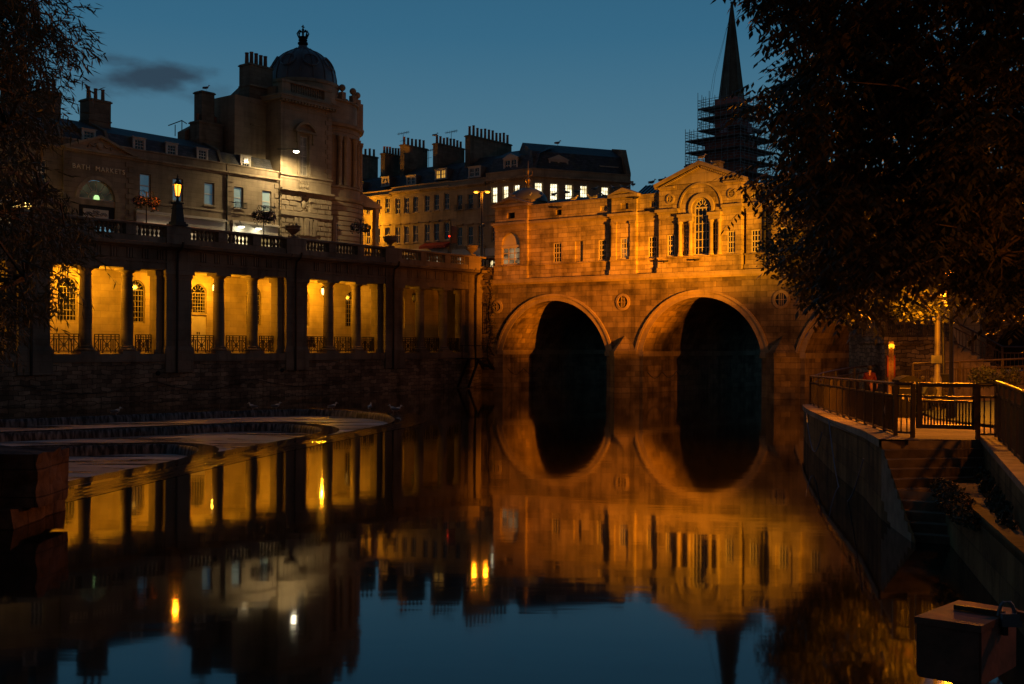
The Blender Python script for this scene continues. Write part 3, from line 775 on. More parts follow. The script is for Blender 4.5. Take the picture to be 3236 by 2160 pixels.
weir = thing('weir', 'long horseshoe shaped weir of three curved steps with water pouring down them', 'weir', WF, -14, 50, 0)
def strip(P0, z0, P1, z1, mb):
    for i in range(len(P0) - 1):
        mb.poly([(*P0[i], z0), (*P0[i + 1], z0), (*P1[i + 1], z1), (*P1[i], z1)])
def fall(P, zt, zb, parent):
    mb = MB()
    a, b, c, d = P, offs(P, .05), offs(P, .09), offs(P, .14)
    strip(a, zt, b, zt - .05, mb); strip(b, zt - .05, c, (zt + zb) / 2, mb); strip(c, (zt + zb) / 2, d, zb - .05, mb)
    return mb.build('falling_water', M_FALL, parent, smooth=60)
Z1, Z2, Z3 = -.40, -.82, -1.28
fall(RIM, 0.0, Z1, weir); fall(C2, Z1, Z2, weir); fall(C3, Z2, Z3, weir)
# rippled lip, outside the crest
def ripple_lip(P, width, rows, name):
    Q = []
    for a, b in zip(P[:-1], P[1:]):
        k = max(1, int(math.hypot(b[0] - a[0], b[1] - a[1]) / .35))
        Q += [(a[0] + (b[0] - a[0]) * i / k, a[1] + (b[1] - a[1]) * i / k) for i in range(k)]
    Q.append(P[-1]); rg = random.Random(3); lip = MB(); vs = []; fs = []; n = len(Q)
    for r in range(rows + 1):
        f = r / rows; O = offs(Q, -width * (1 - f))
        for i, (x, y) in enumerate(O):
            ph = f * 26 + 1.2 * math.sin(i * .11 + r * .05) + .8 * math.sin(i * .31)
            z = .008 + .0075 * math.sin(ph) * (.25 + .75 * f) * (.6 + .4 * math.sin(i * .07 + r * .2)) + .004 * math.sin(i * .9 + r * .7) * f - .06 * max(0, f - .7) ** 2 / .09 * .5
            vs.append((x, y, max(z, .002) if f < .6 else z))
    for r in range(rows):
        for i in range(n - 1): fs.append((r * n + i, r * n + i + 1, (r + 1) * n + i + 1, (r + 1) * n + i))
    lip.add(vs, fs); return lip.build(name, M_RIPPLE, weir, smooth=80)
ripple_lip(RIM, 1.7, 40, 'water_lip')
for P, z in ((C2, Z1), (C3, Z2)):
    lp = MB(); strip(offs(P, -.9), z + .006, P, z + .004, lp); lp.build('water_lip', M_RIPPLE, weir, smooth=60)
flat('pool_water', [(x, y) for x, y in RIM] + list(reversed(C2)), Z1, M_POOL)
flat('pool_water', [(x, y) for x, y in C2] + list(reversed(C3)), Z2, M_POOL)
flat('pool_water', [(x, y) for x, y in C3] + [(-40, 25)], Z3, M_POOL)
bed = MB(); bed.box(-900, 900, -300, 2500, -4.0, -3.0)
tag(bed.build('ground', plain('river_bed_earth', (.06, .05, .035), .9)), kind='structure')
# broken stone abutment at the near end of the weir
blk = thing('stone_abutment', 'square dark red stone block standing in the river beside the weir', 'stone block', WF, -12, 25, 0)
b = MB()
b.box(-15.5, -10.82, 23.7, 26.5, -2, .40); b.box(-15.5, -10.5, 24.3, 25.9, .40, 1.60)
o = b.build('block', stone('abutment_stone', (.105, .060, .038), 1.4, .62, .18, .75, .7, .5, streak=.6, nscale=1.6), blk)
bm = bmesh.new(); bm.from_mesh(o.data); bmesh.ops.subdivide_edges(bm, edges=bm.edges, cuts=5, use_grid_fill=True)
for v_ in bm.verts:
    v_.co += Vector((random.uniform(-.05, .05), random.uniform(-.05, .05), random.uniform(-.05, .05)))
bm.to_mesh(o.data); bm.free()
# land: west bank (behind the colonnade), east bank (beyond the quay)
wb = MB(); wb.ext_z([CF.w(-70, 8.5)[:2], CF.w(1.5, 8.5)[:2], CF.w(1.5, 90)[:2], CF.w(-70, 90)[:2]], -3, 10.9)
wb.ext_z([CF.w(1.5, 1.2)[:2], CF.w(60, 30)[:2], CF.w(60, 90)[:2], CF.w(1.5, 90)[:2]], -3, 10.9)
tag(wb.build('bank_ground', M_ROAD), kind='structure')
rd = MB(); rd.ext_z([CF.w(-68, .9)[:2], CF.w(2.5, .9)[:2], CF.w(2.5, 17.5)[:2], CF.w(-68, 17.5)[:2]], 10.75, 11.15)
tag(rd.build('road', M_ROAD), kind='structure')
# ------------------------------------------------------------------ the colonnade on the west bank
LZ = 3.25; AZ = 9.1          # gallery floor, underside of the entablature
PIERS = [-57.6, -46.97, -36.42, -25.75, -15.04, -4.26]; PW = 2.06
colon = thing('colonnade', 'long dark stone riverside colonnade with a golden lit gallery behind its columns', 'colonnade', CF, -25, 0, 0)
WZ0, WZ1, WZ2 = 5.45, 8.55, 6.25
YB = 4.2                      # back wall of the gallery
def build_colonnade():
    rw = MB()
    wallgrid(rw, -66, .6, -2, LZ - .55, 0.0); rw.box(-66, .6, 0.02, 8.4, -2, LZ - .56)
    rw.build('river_wall', M_RUB, colon)
    lg = MB(); lg.box(-66, .6, -.08, 8.4, LZ - .54, LZ); lg.build('ledge', M_COL, colon)
    for x in PIERS:
        w_ = PW if x > -4.3 and False else PW
        p = MB(); a, b = x, x + w_
        if x == PIERS[-1]: b = x + 1.75
        p.box(a, b, .02, 1.4, LZ + .55, AZ - .5)
        p.box(a - .18, b + .18, -.12, 1.55, LZ + .001, LZ + .22); p.frus(a - .16, b + .16, -.10, 1.5, LZ + .22, a - .04, b + .04, 0., 1.45, LZ + .55)
        p.box(a - .08, b + .08, -.05, 1.46, AZ - .5, AZ - .34); p.box(a - .15, b + .15, -.12, 1.5, AZ - .30, AZ - .002)
        p.box(a - .04, b + .04, -.01, 1.43, AZ - .34, AZ - .30)
        p.box(a - .12, b + .12, -.14, .0, LZ - 1.3, LZ - .02)
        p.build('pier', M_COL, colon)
        # lit respond behind the pier's left side
        q = MB(); q.box(a - .52, a - .02, .45, 1.25, LZ + .3, AZ - .4); q.box(a - .66, a - .02, .35, 1.35, AZ - .4, AZ - .05); q.box(a - .66, a - .02, .35, 1.35, LZ + .01, LZ + .3)
        q.build('respond', M_COL, colon)
    for x in PIERS[:-1]:
        for k in (0, 1):
            cx = x + PW + 2.76 + 3.05 * k; cy = .62; r = .42; c = MB()
            c.box(cx - .68, cx + .68, cy - .62, cy + .62, LZ + .001, LZ + .2)
            c.lathe(cx, cy, [(.62, LZ + .2), (.66, LZ + .28), (.62, LZ + .36), (.50, LZ + .42), (.53, LZ + .5), (r, LZ + .58), (r, LZ + 2.2), (r * .98, LZ + 3.2), (r * .86, AZ - .62), (r * .98, AZ - .60), (r * .98, AZ - .54), (r * .87, AZ - .52), (r * .88, AZ - .36), (r * 1.25, AZ - .24), (r * 1.36, AZ - .18)], 18)
            c.box(cx - .64, cx + .64, cy - .60, cy + .60, AZ - .18, AZ - .001)
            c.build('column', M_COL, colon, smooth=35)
    e = MB()
    e.box(-66, .4, .05, 1.35, AZ, AZ + .50); e.box(-66, .42, .0, 1.4, AZ + .50, AZ + .60); e.box(-66, .4, .06, 1.4, AZ + .60, AZ + 1.40)
    for x in PIERS:
        e.box(x - .03, x + PW + .03, -.04, .2, AZ + .001, AZ + .499); e.box(x - .02, x + PW + .02, -.02, .2, AZ + .601, AZ + 1.399)
    # triglyphs
    for i in range(0, 55):
        cx = -64 + i * 1.18
        for d in (-.20, 0, .20): e.box(cx + d - .07, cx + d + .07, -.03, .1, AZ + .70, AZ + 1.36)
        e.box(cx - .32, cx + .32, -.05, .1, AZ + 1.36, AZ + 1.402); e.box(cx - .30, cx + .30, -.03, .1, AZ + .46, AZ + .50)
    e.build('entablature', M_COL, colon)
    k = MB()
    k.ext_x([(.1, AZ + 1.40), (-.12, AZ + 1.40), (-.20, AZ + 1.5), (-.62, AZ + 1.56), (-.70, AZ + 1.78), (-.05, AZ + 1.86), (1.4, AZ + 1.86), (1.4, AZ + 1.40)], -66, .5)
    for x in PIERS:
        k.ext_x([(.1, AZ + 1.405), (-.16, AZ + 1.405), (-.26, AZ + 1.52), (-.70, AZ + 1.57), (-.80, AZ + 1.80), (-.05, AZ + 1.88), (.5, AZ + 1.88)], x - .1, x + PW + .1)
    k.build('cornice', M_COL, colon)
    # gallery room
    ops = []
    bays = [PIERS[i] + PW / 2 for i in range(len(PIERS))]
    winx = []
    for i in range(5):
        pass
    winx = [onwall(u, 950, CF, YB)[0] - .72 for u in (214, 431, 630, 802, 957, 1112, 1262)]
    ops_ = []
    door = None
    for j, x in enumerate(winx):
        if j == 2: ops_.append((x, x + 1.4, WZ2, WZ1 - .05, .68)); ops_.append((x, x + 1.4, 3.62, WZ2 - .1, 0)); door = x
        else: ops_.append((x, x + 1.45, WZ0, WZ1, .72))
    bw = MB(); wallgrid(bw, -66, 1.2, LZ, AZ + .1, YB, ops_, .3)
    bw.box(-66, 1.2, YB + .32, 8.4, LZ - .5, 10.9)
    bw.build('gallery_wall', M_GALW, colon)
    base = MB()
    base.box(-66, 1.2, YB - .08, YB + .1, LZ + .001, LZ + .38)
    base.build('skirting_course', M_GALW, colon)
    cl = MB(); cl.box(-66, 1.2, 1.3, YB + .4, AZ + .02, AZ + .3); cl.build('gallery_ceiling', M_GALW, colon)
    en = MB(); en.box(.35, 1.25, .04, YB + .4, LZ, AZ + 1.2); en.box(-66.4, -66, .0, YB + 3, -2, 10.9)
    en.box(-2.5, .35, .03, .5, LZ, AZ); en.build('end_wall', M_COL, colon)
    for o in ops_:
        if o[4] > 0: window(colon, o[0], o[1], o[2], o[3], YB + .14, MATS['stone_grille'], M_GLASS, 6, 6, rise=o[4], fw=.09, bar=.04, sash=False, name='arched_window')
    dd = MB(); dd.box(door, door + 1.4, YB + .12, YB + .2, 3.62, WZ2 - .12); dd.box(door + .69, door + .71, YB + .1, YB + .13, 3.62, WZ2 - .12)
    d_ = dd.build('door', M_WHITE2, colon)
    hd = MB(); hd.box(door + .58, door + .64, YB + .06, YB + .13, 4.65, 4.85); hd.box(door + .76, door + .82, YB + .06, YB + .13, 4.65, 4.85); hd.build('handle', M_IRON, d_)
    g = MB()
    for k_ in range(7): g.box(-20.2, -19.3, YB - .03, YB + .02, 3.75 + k_ * .13, 3.83 + k_ * .13)
    g.build('vent_grille', M_IRON, colon)
    for x in PIERS[1:]:
        d = MB(); d.tube([(x + .74, -.2, LZ - 1.35), (x + .74, -.2, AZ + .5), (x + .74, -.3, AZ + 1.3), (x + .74, -.82, AZ + 1.6), (x + .74, -.85, AZ + 1.95)], .085, 6)
        d.build('downpipe', M_IRON, colon)
    dk = MB(); dk.tube([(-37.1, -.1, 1.9), (-37.1, .3, 1.9)], .16, 10); dk.tube([(-26.2, -.1, 1.95), (-26.2, .3, 1.95)], .15, 10); dk.build('drain_hole', MATS['void_black'], colon)
    for x0, x1 in ((-60, -47), (-46.8, -37.5), (-37.4, -29.2), (-29, -18.5)):
        rp = MB(); rp.tube([(x0 + (x1 - x0) * q / 10, -.06, 1.35 - .7 * math.sin(math.pi * q / 10)) for q in range(11)], .025, 4)
        rp.build('mooring_chain', M_IRON, colon)
plain('stone_grille', (.30, .25, .16), .6); plain('void_black', (.003, .003, .003), .9, vary=0)
build_colonnade()
# iron railing panels between the columns
def railing_panel(x0, x1, label):
    t = thing('iron_railing', label, 'railing', CF, (x0 + x1) / 2, .55, LZ, group='iron railing panels between the columns')
    m = MB(); y = .55; z0 = LZ + .06; H_ = 1.25; r = .028
    def b(xa, za, xb, zb, rr=r): m.bar((xa, y, z0 + za), (xb, y, z0 + zb), rr * 2)
    for z in (H_, H_ - .16, H_ - .32, .14): b(x0, z, x1, z)
    n = 6; st = (x1 - x0) / n
    for i in range(n + 1):
        if i == 3: continue
        b(x0 + i * st, 0, x0 + i * st, H_)
    cx = (x0 + x1) / 2; cz = .54
    for dx, dz in ((-st, .40), (st, .40), (-st, -.40), (st, -.40), (-st, 0), (st, 0)): b(cx, cz, cx + dx, cz + dz, .022)
    b(cx, .14, cx, H_ - .1, .02)
    for e, s_ in ((x0, 1), (x1, -1)):
        for dz in (.40, 0, -.40): b(e, cz, e + s_ * st, cz + dz, .022)
    for xx in (x0 + 1.5 * st, x0 + 4.5 * st): b(xx, .14, xx, H_ - .32, .03)
    m.tube([(cx + .13 * math.cos(a), y, z0 + cz + .13 * math.sin(a)) for a in [2 * math.pi * i / 12 for i in range(13)]], .02, 4)
    m.build('panel', M_IRON, t)
    s = MB()
    for z in (H_, H_ - .32): s.bar((x1, y, z0 + z), (x1 + .32, y + .55, z0 + z - .18), .045)
    for q in range(4): s.bar((x1 + .08 * q, y + .14 * q, z0 + .1), (x1 + .08 * q, y + .14 * q, z0 + H_ - .05 * q), .03)
    s.build('return_rail', M_IRON, t)
bayn = ['bay behind the willow', 'bay before the white door', 'bay with the white door', 'bay with the bright lantern', 'dim bay beside the bridge']
posn = ['opening away from the bridge', 'middle opening', 'opening nearest the bridge']
for i, x in enumerate(PIERS[:-1]):
    c1, c2 = x + PW + 2.76, x + PW + 5.81; xe = PIERS[i + 1]
    for k, (a, b) in enumerate(((x + PW + .2, c1 - .5), (c1 + .62, c2 - .62), (c2 + .62, xe - .85))):
        if i == 0 and k == 0: continue
        railing_panel(a, b, 'railing in the %s of the %s' % (posn[k], bayn[i]))
# hanging gallery lanterns
def point(name, loc, c, watt, r=.12, parent=None):
    ld = bpy.data.lights.new(name, 'POINT'); ld.energy = watt; ld.color = c; ld.shadow_soft_size = r
    o = bpy.data.objects.new(name, ld); col.objects.link(o)
    if parent is not None:
        bx, by, bz = base_of(parent); o.parent = parent; o.location = (loc[0] - bx, loc[1] - by, loc[2] - bz)
    else: o.location = loc
    return o
SOD = (1.0, .385, .010); SODR = (1.0, .27, .006); WARM = (1.0, .70, .32)
def lantern(x, y, z, lit, label, watt):
    t = thing('hanging_lantern', label, 'lantern', CF, x, y, z)
    m = MB(); m.tube([(x, y, z + .3), (x, y, AZ + .02)], .02, 5); m.lathe(x, y, [(.05, z + .42), (.16, z + .28), (.20, z + .22), (.20, z + .18)], 10)
    m.lathe(x, y, [(.13, z - .36), (.05, z - .42), (.02, z - .52)], 8)
    for q in range(6):
        a = q * math.pi / 3; m.bar((x + .19 * math.cos(a), y + .19 * math.sin(a), z + .2), (x + .13 * math.cos(a), y + .13 * math.sin(a), z - .36), .02)
    m.build('cage', M_IRON, t)
    g = MB(); g.lathe(x, y, [(.10, z - .34), (.16, z - .2), (.18, z), (.15, z + .16), (.08, z + .2)], 12)
    o = g.build('glass', MATS['lamp_gold'] if lit else MATS['dead_lamp'], t, smooth=60)
    if lit:
        o.visible_shadow = True
        point('lamp_bulb', (x, y, z - .05), SOD, watt, .12, t)
lampglass('lamp_gold', (1.0, .55, .12), 5.0); plain('dead_lamp', (.25, .25, .2), .2, vary=.1)
LY = 2.15
s3, z3 = onwall(1022, 918, CF, LY); s2, z2 = onwall(679, 907, CF, LY)
lantern(s2, LY, z2, True, 'lit lantern hanging above the white double door of the gallery', 950)
lantern(s3, LY, z3, True, 'brightest lit lantern, hanging by the column in the fourth gallery bay', 950)
lantern(s2 - 10.4, LY, z2, True, 'lit lantern half hidden by the willow in the gallery bay left of the door', 1100)
lantern(s2 - 21.5, LY, z2, True, 'lit lantern behind the willow at the far left end of the gallery', 900)
for i_, lb in ((1, 'fill light lantern added unseen behind the pier nearest the willow'), (2, 'fill light lantern added unseen behind the pier left of the white door'), (3, 'fill light lantern added unseen behind the pier beyond the white door'), (4, 'dim fill light lantern added unseen behind the pier before the last gallery bay')):
    lantern(PIERS[i_] + 1.7, LY, z2, True, lb, (0, 520, 520, 380, 170)[i_])  # added lanterns, out of sight behind the piers, to even out the gallery light
s4, z4 = onwall(1308, 938, CF, LY)
lantern(s4, LY, z4, False, 'unlit lantern hanging in the dim last gallery bay', 0)
# ------------------------------------------------------------------ balustrade and things on it
BALZ0, BALZ1 = AZ + 1.86, 12.32
bal = thing('balustrade', 'dark stone balustrade of bulbous balusters running along the street above the colonnade', 'balustrade', CF, -25, .55, BALZ0)
def build_bal():
    m = MB(); m.box(-60, .3, .18, .85, BALZ0 + .002, BALZ0 + .42); m.build('plinth', M_COL, bal)
    m = MB(); m.ext_x([(.10, BALZ1 - .22), (.06, BALZ1 - .10), (.10, BALZ1 - .06), (.5, BALZ1), (.92, BALZ1 - .06), (.96, BALZ1 - .12), (.92, BALZ1 - .22)], -60, .3)
    m.build('coping', M_COL, bal)
    z0, z1 = BALZ0 + .42, BALZ1 - .22
    prof = [(.10, 0), (.10, .08), (.055, .12), (.105, .28), (.115, .36), (.10, .46), (.055, .64), (.05, .70), (.085, .74), (.06, .80), (.095, .90), (.095, 1.0)]
    first = None
    def pedestal(a, b, big):
        q = MB(); q.box(a, b, .14 if not big else .08, .86 if not big else .92, z0 - .42 * (1 if big else 0) + .004, z1 + (.02 if big else -.002)); q.build('pedestal', M_COL, bal)
    for i, x in enumerate(PIERS):
        pedestal(x + .05, x + (PW - .05 if i < 5 else 1.7), True)
        if i == 5: xs = [(x + 1.85, .25)]
        else:
            xe = PIERS[i + 1]; a = x + PW; w_ = (xe - a - 1.5) / 3; xs = []
            for k in range(3):
                xs.append((a + k * (w_ + .75), a + k * (w_ + .75) + w_))
                if k < 2: pedestal(a + k * (w_ + .75) + w_, a + (k + 1) * (w_ + .75), False)
        nb = 7 if i in (1, 2, 3, 4) else (5 if i == 0 else 4)
        for a, b in xs:
            if i == 0 and a < -50: continue
            for j in range(nb):
                bx = a + (b - a) * (j + .5) / nb
                if first is None:
                    q = MB(); q.lathe(0, 0, [(r * 1.12, zz * (z1 - z0)) for r, zz in prof], 10)
                    first = q.build('baluster', M_COL, bal, smooth=40, off=(0, 0, 0)); o = first
                else:
                    o = first.copy(); col.objects.link(o); o.parent = bal
                o.location = (bx + 25, .5 - .55, z0 - BALZ0)
build_bal()
def urn(x, y, z, label, s=1.0):
    t = thing('stone_urn', label, 'urn', CF, x, y, z, group='stone urns along the balustrade')
    m = MB(); m.box(x - .3 * s, x + .3 * s, y - .3 * s, y + .3 * s, z, z + .12 * s)
    m.lathe(x, y, [(.2 * s, z + .12 * s), (.14 * s, z + .2 * s), (.14 * s, z + .26 * s), (.5 * s, z + .55 * s), (.62 * s, z + .66 * s), (.58 * s, z + .72 * s), (.60 * s, z + .88 * s), (.68 * s, z + .92 * s), (.66 * s, z + .98 * s), (.5 * s, z + .96 * s)], 16)
    m.build('bowl', M_COL, t, smooth=40)
    p = MB(); rng = random.Random(int(x * 10))
    for k in range(40):
        a, r = rng.uniform(0, 6.28), rng.uniform(0, .5) * s; h = rng.uniform(.02, .22)
        cx, cy = x + r * math.cos(a), y + r * math.sin(a); b = rng.uniform(0, 3)
        p.poly([(cx - .05 * math.cos(b), cy - .05 * math.sin(b), z + .95 * s), (cx + .05 * math.cos(b), cy + .05 * math.sin(b), z + .95 * s), (cx + rng.uniform(-.08, .08), cy, z + .97 * s + h)])
    p.build('plants', MATS['leaf_dark'], t)
plain('leaf_dark', (.030, .036, .016), .6, vary=.5)
for x, lb in ((PIERS[3] + 1.0, 'stone urn on the balustrade in front of the rusticated art gallery wall'), (PIERS[4] + 1.0, 'stone urn on the balustrade in front of the terrace, between basket and street lamp'), (PIERS[5] + .9, 'stone urn on the balustrade nearest the bridge')):
    urn(x, .5, BALZ1 - .02, lb, .95)
# ornate lit lamp post on the balustrade
def ornate_lamp():
    x, y = onwall(561, 650, CF, .5)[0], .5; zb = BALZ1 - .02; zl = onwall(561, 597, CF, .5)[1]
    t = thing('ornate_lamp_post', 'ornate cast iron lamp post with an orange lit lantern on the balustrade', 'lamp post', CF, x, y, zb)
    m = MB(); m.box(x - .55, x + .55, y - .5, y + .5, zb, zb + .15); m.box(x - .42, x + .42, y - .42, y + .42, zb + .15, zb + .3)
    m.frus(x - .34, x + .34, y - .34, y + .34, zb + .3, x - .24, x + .24, y - .24, y + .24, zl - 1.05)
    for z in (zb + .75, zb + 1.2): m.box(x - .32, x + .32, y - .32, y + .32, z, z + .06)
    m.box(x - .32, x + .32, y - .32, y + .32, zl - 1.05, zl - .95); m.lathe(x, y, [(.2, zl - .95), (.1, zl - .85), (.08, zl - .6), (.2, zl - .5)], 10)
    m.build('post', M_IRON, t)
    g = MB(); g.lathe(x, y, [(.15, zl - .48), (.27, zl + .25), (.27, zl + .3)], 6); g.build('lantern_glass', MATS['lamp_orange'], t)
    c = MB()
    for k in range(6):
        a = k * math.pi / 3; c.bar((x + .16 * math.cos(a), y + .16 * math.sin(a), zl - .5), (x + .29 * math.cos(a), y + .29 * math.sin(a), zl + .3), .035)
    c.lathe(x, y, [(.36, zl + .3), (.34, zl + .36), (.2, zl + .5), (.10, zl + .62), (.14, zl + .7), (.05, zl + .8), (.06, zl + .9), (.01, zl + 1.08)], 6)
    c.build('lantern_cap', M_IRON, t)
    point('lamp_bulb', (x, y, zl), SODR, 360, .15, t)
    return t
lampglass('lamp_orange', (1.0, .24, .016), 2.2)
ornate_lamp()
# twin headed street lamp near the bridge
def twin_lamp():
    y = 5.0; x = onwall(1522, 700, CF, y)[0]; z0 = 11.15; z1 = onwall(1522, 606, CF, y)[1]
    t = thing('twin_street_lamp', 'tall street lamp with two orange heads and a camera on its pole', 'street lamp', CF, x, y, z0)
    m = MB(); m.lathe(x, y, [(.2, z0), (.2, z0 + 1.5), (.15, z0 + 1.6), (.13, z0 + 4.5), (.11, z1 + .1)], 10); m.build('pole', MATS['lamp_pole'], t, smooth=40)
    for s_ in (-1, 1):
        a = MB(); hx = x + s_ * .30; hy = y - s_ * .50
        a.tube([(x, y, z1 + .06), (hx, hy, z1 + .14)], .05, 6); a.sph(hx, hy, z1 + .10, .34, .30, .12, 12, 6); a.build('lamp_head', MATS['lamp_pole'], t, smooth=60)
        g = MB(); g.sph(hx, hy, z1 - .02, .24, .22, .10, 12, 6); g.build('lamp_glass', MATS['lamp_orange2'], t, smooth=60)
        point('lamp_bulb', (hx, hy, z1 - .3), SODR, 260, .2, t)
    c = MB(); zc = onwall(1510, 712, CF, y)[1]; c.bar((x, y, zc + .2), (x - .55, y - .7, zc + .2), .07); c.bar((x, y, zc + .25), (x + .4, y + .3, zc + .25), .08)
    c.build('bracket', M_IRON, t); d = MB(); d.sph(x - .55, y - .7, zc, .17, .17, .2, 10, 6); d.build('dome_camera', M_LEAD, t, smooth=60)
plain('lamp_pole', (.08, .075, .07), .5, vary=.2); lampglass('lamp_orange2', (1.0, .36, .03), 3.0)
twin_lamp()
# traffic signal seen from behind, litter of the street
def signal():
    y = 3.5; x = onwall(1430, 745, CF, y)[0]; z = onwall(1430, 738, CF, y)[1]
    t = thing('traffic_signal', 'dark backing board of a traffic signal with a small red glow, behind the balustrade', 'traffic signal', CF, x, y, 11.15)
    m = MB(); m.tube([(x - .25, y, 11.15), (x - .25, y, z + 1.2)], .06, 6); m.build('post', M_IRON, t)
    b = MB(); b.box(x - .2, x + .55, y - .06, y + .1, z - .9, z + .75); b.build('backing_board', plain('signal_board', (.02, .012, .01), .5), t)
    g = MB(); g.sph(x - .33, y + .1, z - .25, .09, .09, .09, 8, 5); g.build('red_light', glow('signal_red', (1, .03, .01), 3.0), t)
signal()
def flower_post(u, v, y, label, seedv, pink):
    x, z = onwall(u, v, CF, y); z0 = 11.15
    t = thing('flower_basket_post', label, 'flower basket post', CF, x, y, z0, group='twin hanging flower baskets on posts')
    m = MB(); m.tube([(x, y, z0), (x, y, z + .7)], .05, 6)
    for s_ in (-1, 1):
        m.tube([(x, y, z + .55), (x + s_ * .22, y, z + .78), (x + s_ * .5, y, z + .76), (x + s_ * .62, y, z + .5), (x + s_ * .55, y, z + .3)], .025, 5)
        m.tube([(x + s_ * .3 + .14 * math.cos(a), y, z + .58 + .14 * math.sin(a)) for a in [i * .7 for i in range(9)]], .018, 4)
    m.build('post', M_IRON, t)
    rng = random.Random(seedv)
    for s_ in (-1, 1):
        p = MB(); f = MB(); cx = x + s_ * .55
        for k in range(420):
            a, b = rng.uniform(0, 6.28), rng.uniform(-1, 1); r = rng.uniform(.5, 1) ** .5
            px, py, pz = cx + .52 * r * math.cos(a) * math.sqrt(1 - b * b), y + .5 * r * math.sin(a) * math.sqrt(1 - b * b), z + .38 * r * b - (.35 if rng.random() < .12 else 0)
            q = .05 + rng.random() * .04; d1 = Vector((rng.uniform(-1, 1), rng.uniform(-1, 1), rng.uniform(-1, 1))).normalized() * q; d2 = Vector((rng.uniform(-1, 1), rng.uniform(-1, 1), rng.uniform(-1, 1))).normalized() * q
            c = Vector((px, py, pz)); (f if rng.random() < .33 and b > -.6 else p).poly([c - d1, c + d2, c + d1, c - d2])
        bo = p.build('basket', MATS['leaf_dark'], t); f.build('flowers', pink, bo)
plain('pink_flowers', (.62, .30, .26), .7, vary=.4, nscale=6); plain('white_flowers', (.40, .33, .40), .7, vary=.4, nscale=6)
flower_post(463, 636, 3.0, 'pale pink flower baskets on a post beside the lit ornate lamp post', 3, MATS['pink_flowers'])
flower_post(834, 680, 3.0, 'dark flower baskets on a post in front of the bright shop lights', 5, MATS['white_flowers'])
flower_post(1139, 718, 3.0, 'flower baskets on a post in front of the glowing orange street corner', 9, MATS['white_flowers'])
# climbing plant where colonnade and bridge meet
def ivy():
    t = thing('climbing_plant', 'ragged climbing plant hanging down the corner between colonnade and bridge', 'climbing plant', BF, -.6, YS, 5)
    rng = random.Random(4); p = MB(); st = MB()
    st.tube([(-.35, YS - .1, 11.4), (-.5, YS - .35, 10.2), (-.25, YS - .12, 8.8), (-.55, YS - .12, 7.2), (-.3, YS - .1, 5.2), (-.7, YS - .12, 3.6)], .04, 5)
    st.build('stem', plain('bark', (.07, .05, .035), .9), t)
    cl = [(-.55, 11.0, .45), (-.4, 10.2, .5), (-.5, 9.4, .4), (-.3, 8.7, .45), (-.65, 8.0, .4), (-.3, 7.3, .6), (-.55, 6.6, .45), (-.2, 5.9, .55), (-.25, 5.2, .6), (-.1, 4.6, .5), (-.9, 3.9, .7), (-.7, 3.3, .5), (-.3, 2.2, .25), (-1.2, 2.5, .3)]
    for x, z, r in cl:
        for k in range(int(70 * r)):
            a = rng.uniform(0, 6.28); rr = r * rng.random() ** .5
            c = Vector((x + rr * math.cos(a), YS - .08 - rng.random() * .25 - (.2 if 9.3 < z < 10.6 else 0), z + rr * 1.1 * math.sin(a)))
            d1 = Vector((rng.uniform(-1, 1), rng.uniform(-1, 1), rng.uniform(-1, 1))).normalized() * .09; d2 = Vector((rng.uniform(-1, 1), rng.uniform(-1, 1), rng.uniform(-1, 1))).normalized() * .06
            p.poly([c - d1, c + d2, c + d1, c - d2])
    p.build('leaves', MATS['leaf_dark'], t)
ivy()
def iron_stair():
    t = thing('iron_staircase', 'dark iron staircase descending the river wall beside the bridge', 'staircase', CF, -3.5, -.8, 1.0)
    m = MB(); zt = 2.75; y0, y1 = -1.5, -.25
    m.box(-6.4, -3.3, y0, y1, zt - .1, zt); m.build('platform', M_IRON, t)
    s = MB()
    for y in (y0, y1): s.bar((-3.4, y, zt - .05), (-.9, y, .35), .16)
    for k in range(9): x = -3.3 + k * .27; z = zt - .3 - k * .26; s.box(x, x + .25, y0, y1, z, z + .04)
    s.build('steps', M_IRON, t)
    g = MB(); g.bar((-4.6, y0, zt - .1), (-6.0, y0, .1), .16); g.bar((-4.6, y1, zt - .1), (-6.0, y1, .1), .14); g.build('strut', M_IRON, t)
    h = MB()
    h.bar((-7.2, y0, zt + 1.15), (-3.3, y0, zt + 1.15), .06); h.bar((-3.3, y0, zt + 1.15), (-.8, y0, 1.4), .06)
    for x in (-6.9, -5.0, -3.35): h.bar((x, y0, zt), (x, y0, zt + 1.15), .06)
    h.bar((-.9, y0, .35), (-.85, y0, 1.45), .06); h.build('handrail', M_IRON, t)
    b = MB(); b.box(-2.6, .5, y0 - .1, y1, .20, .32); b.build('landing_stage', plain('wet_timber', (.12, .09, .06), .5), t)
iron_stair()
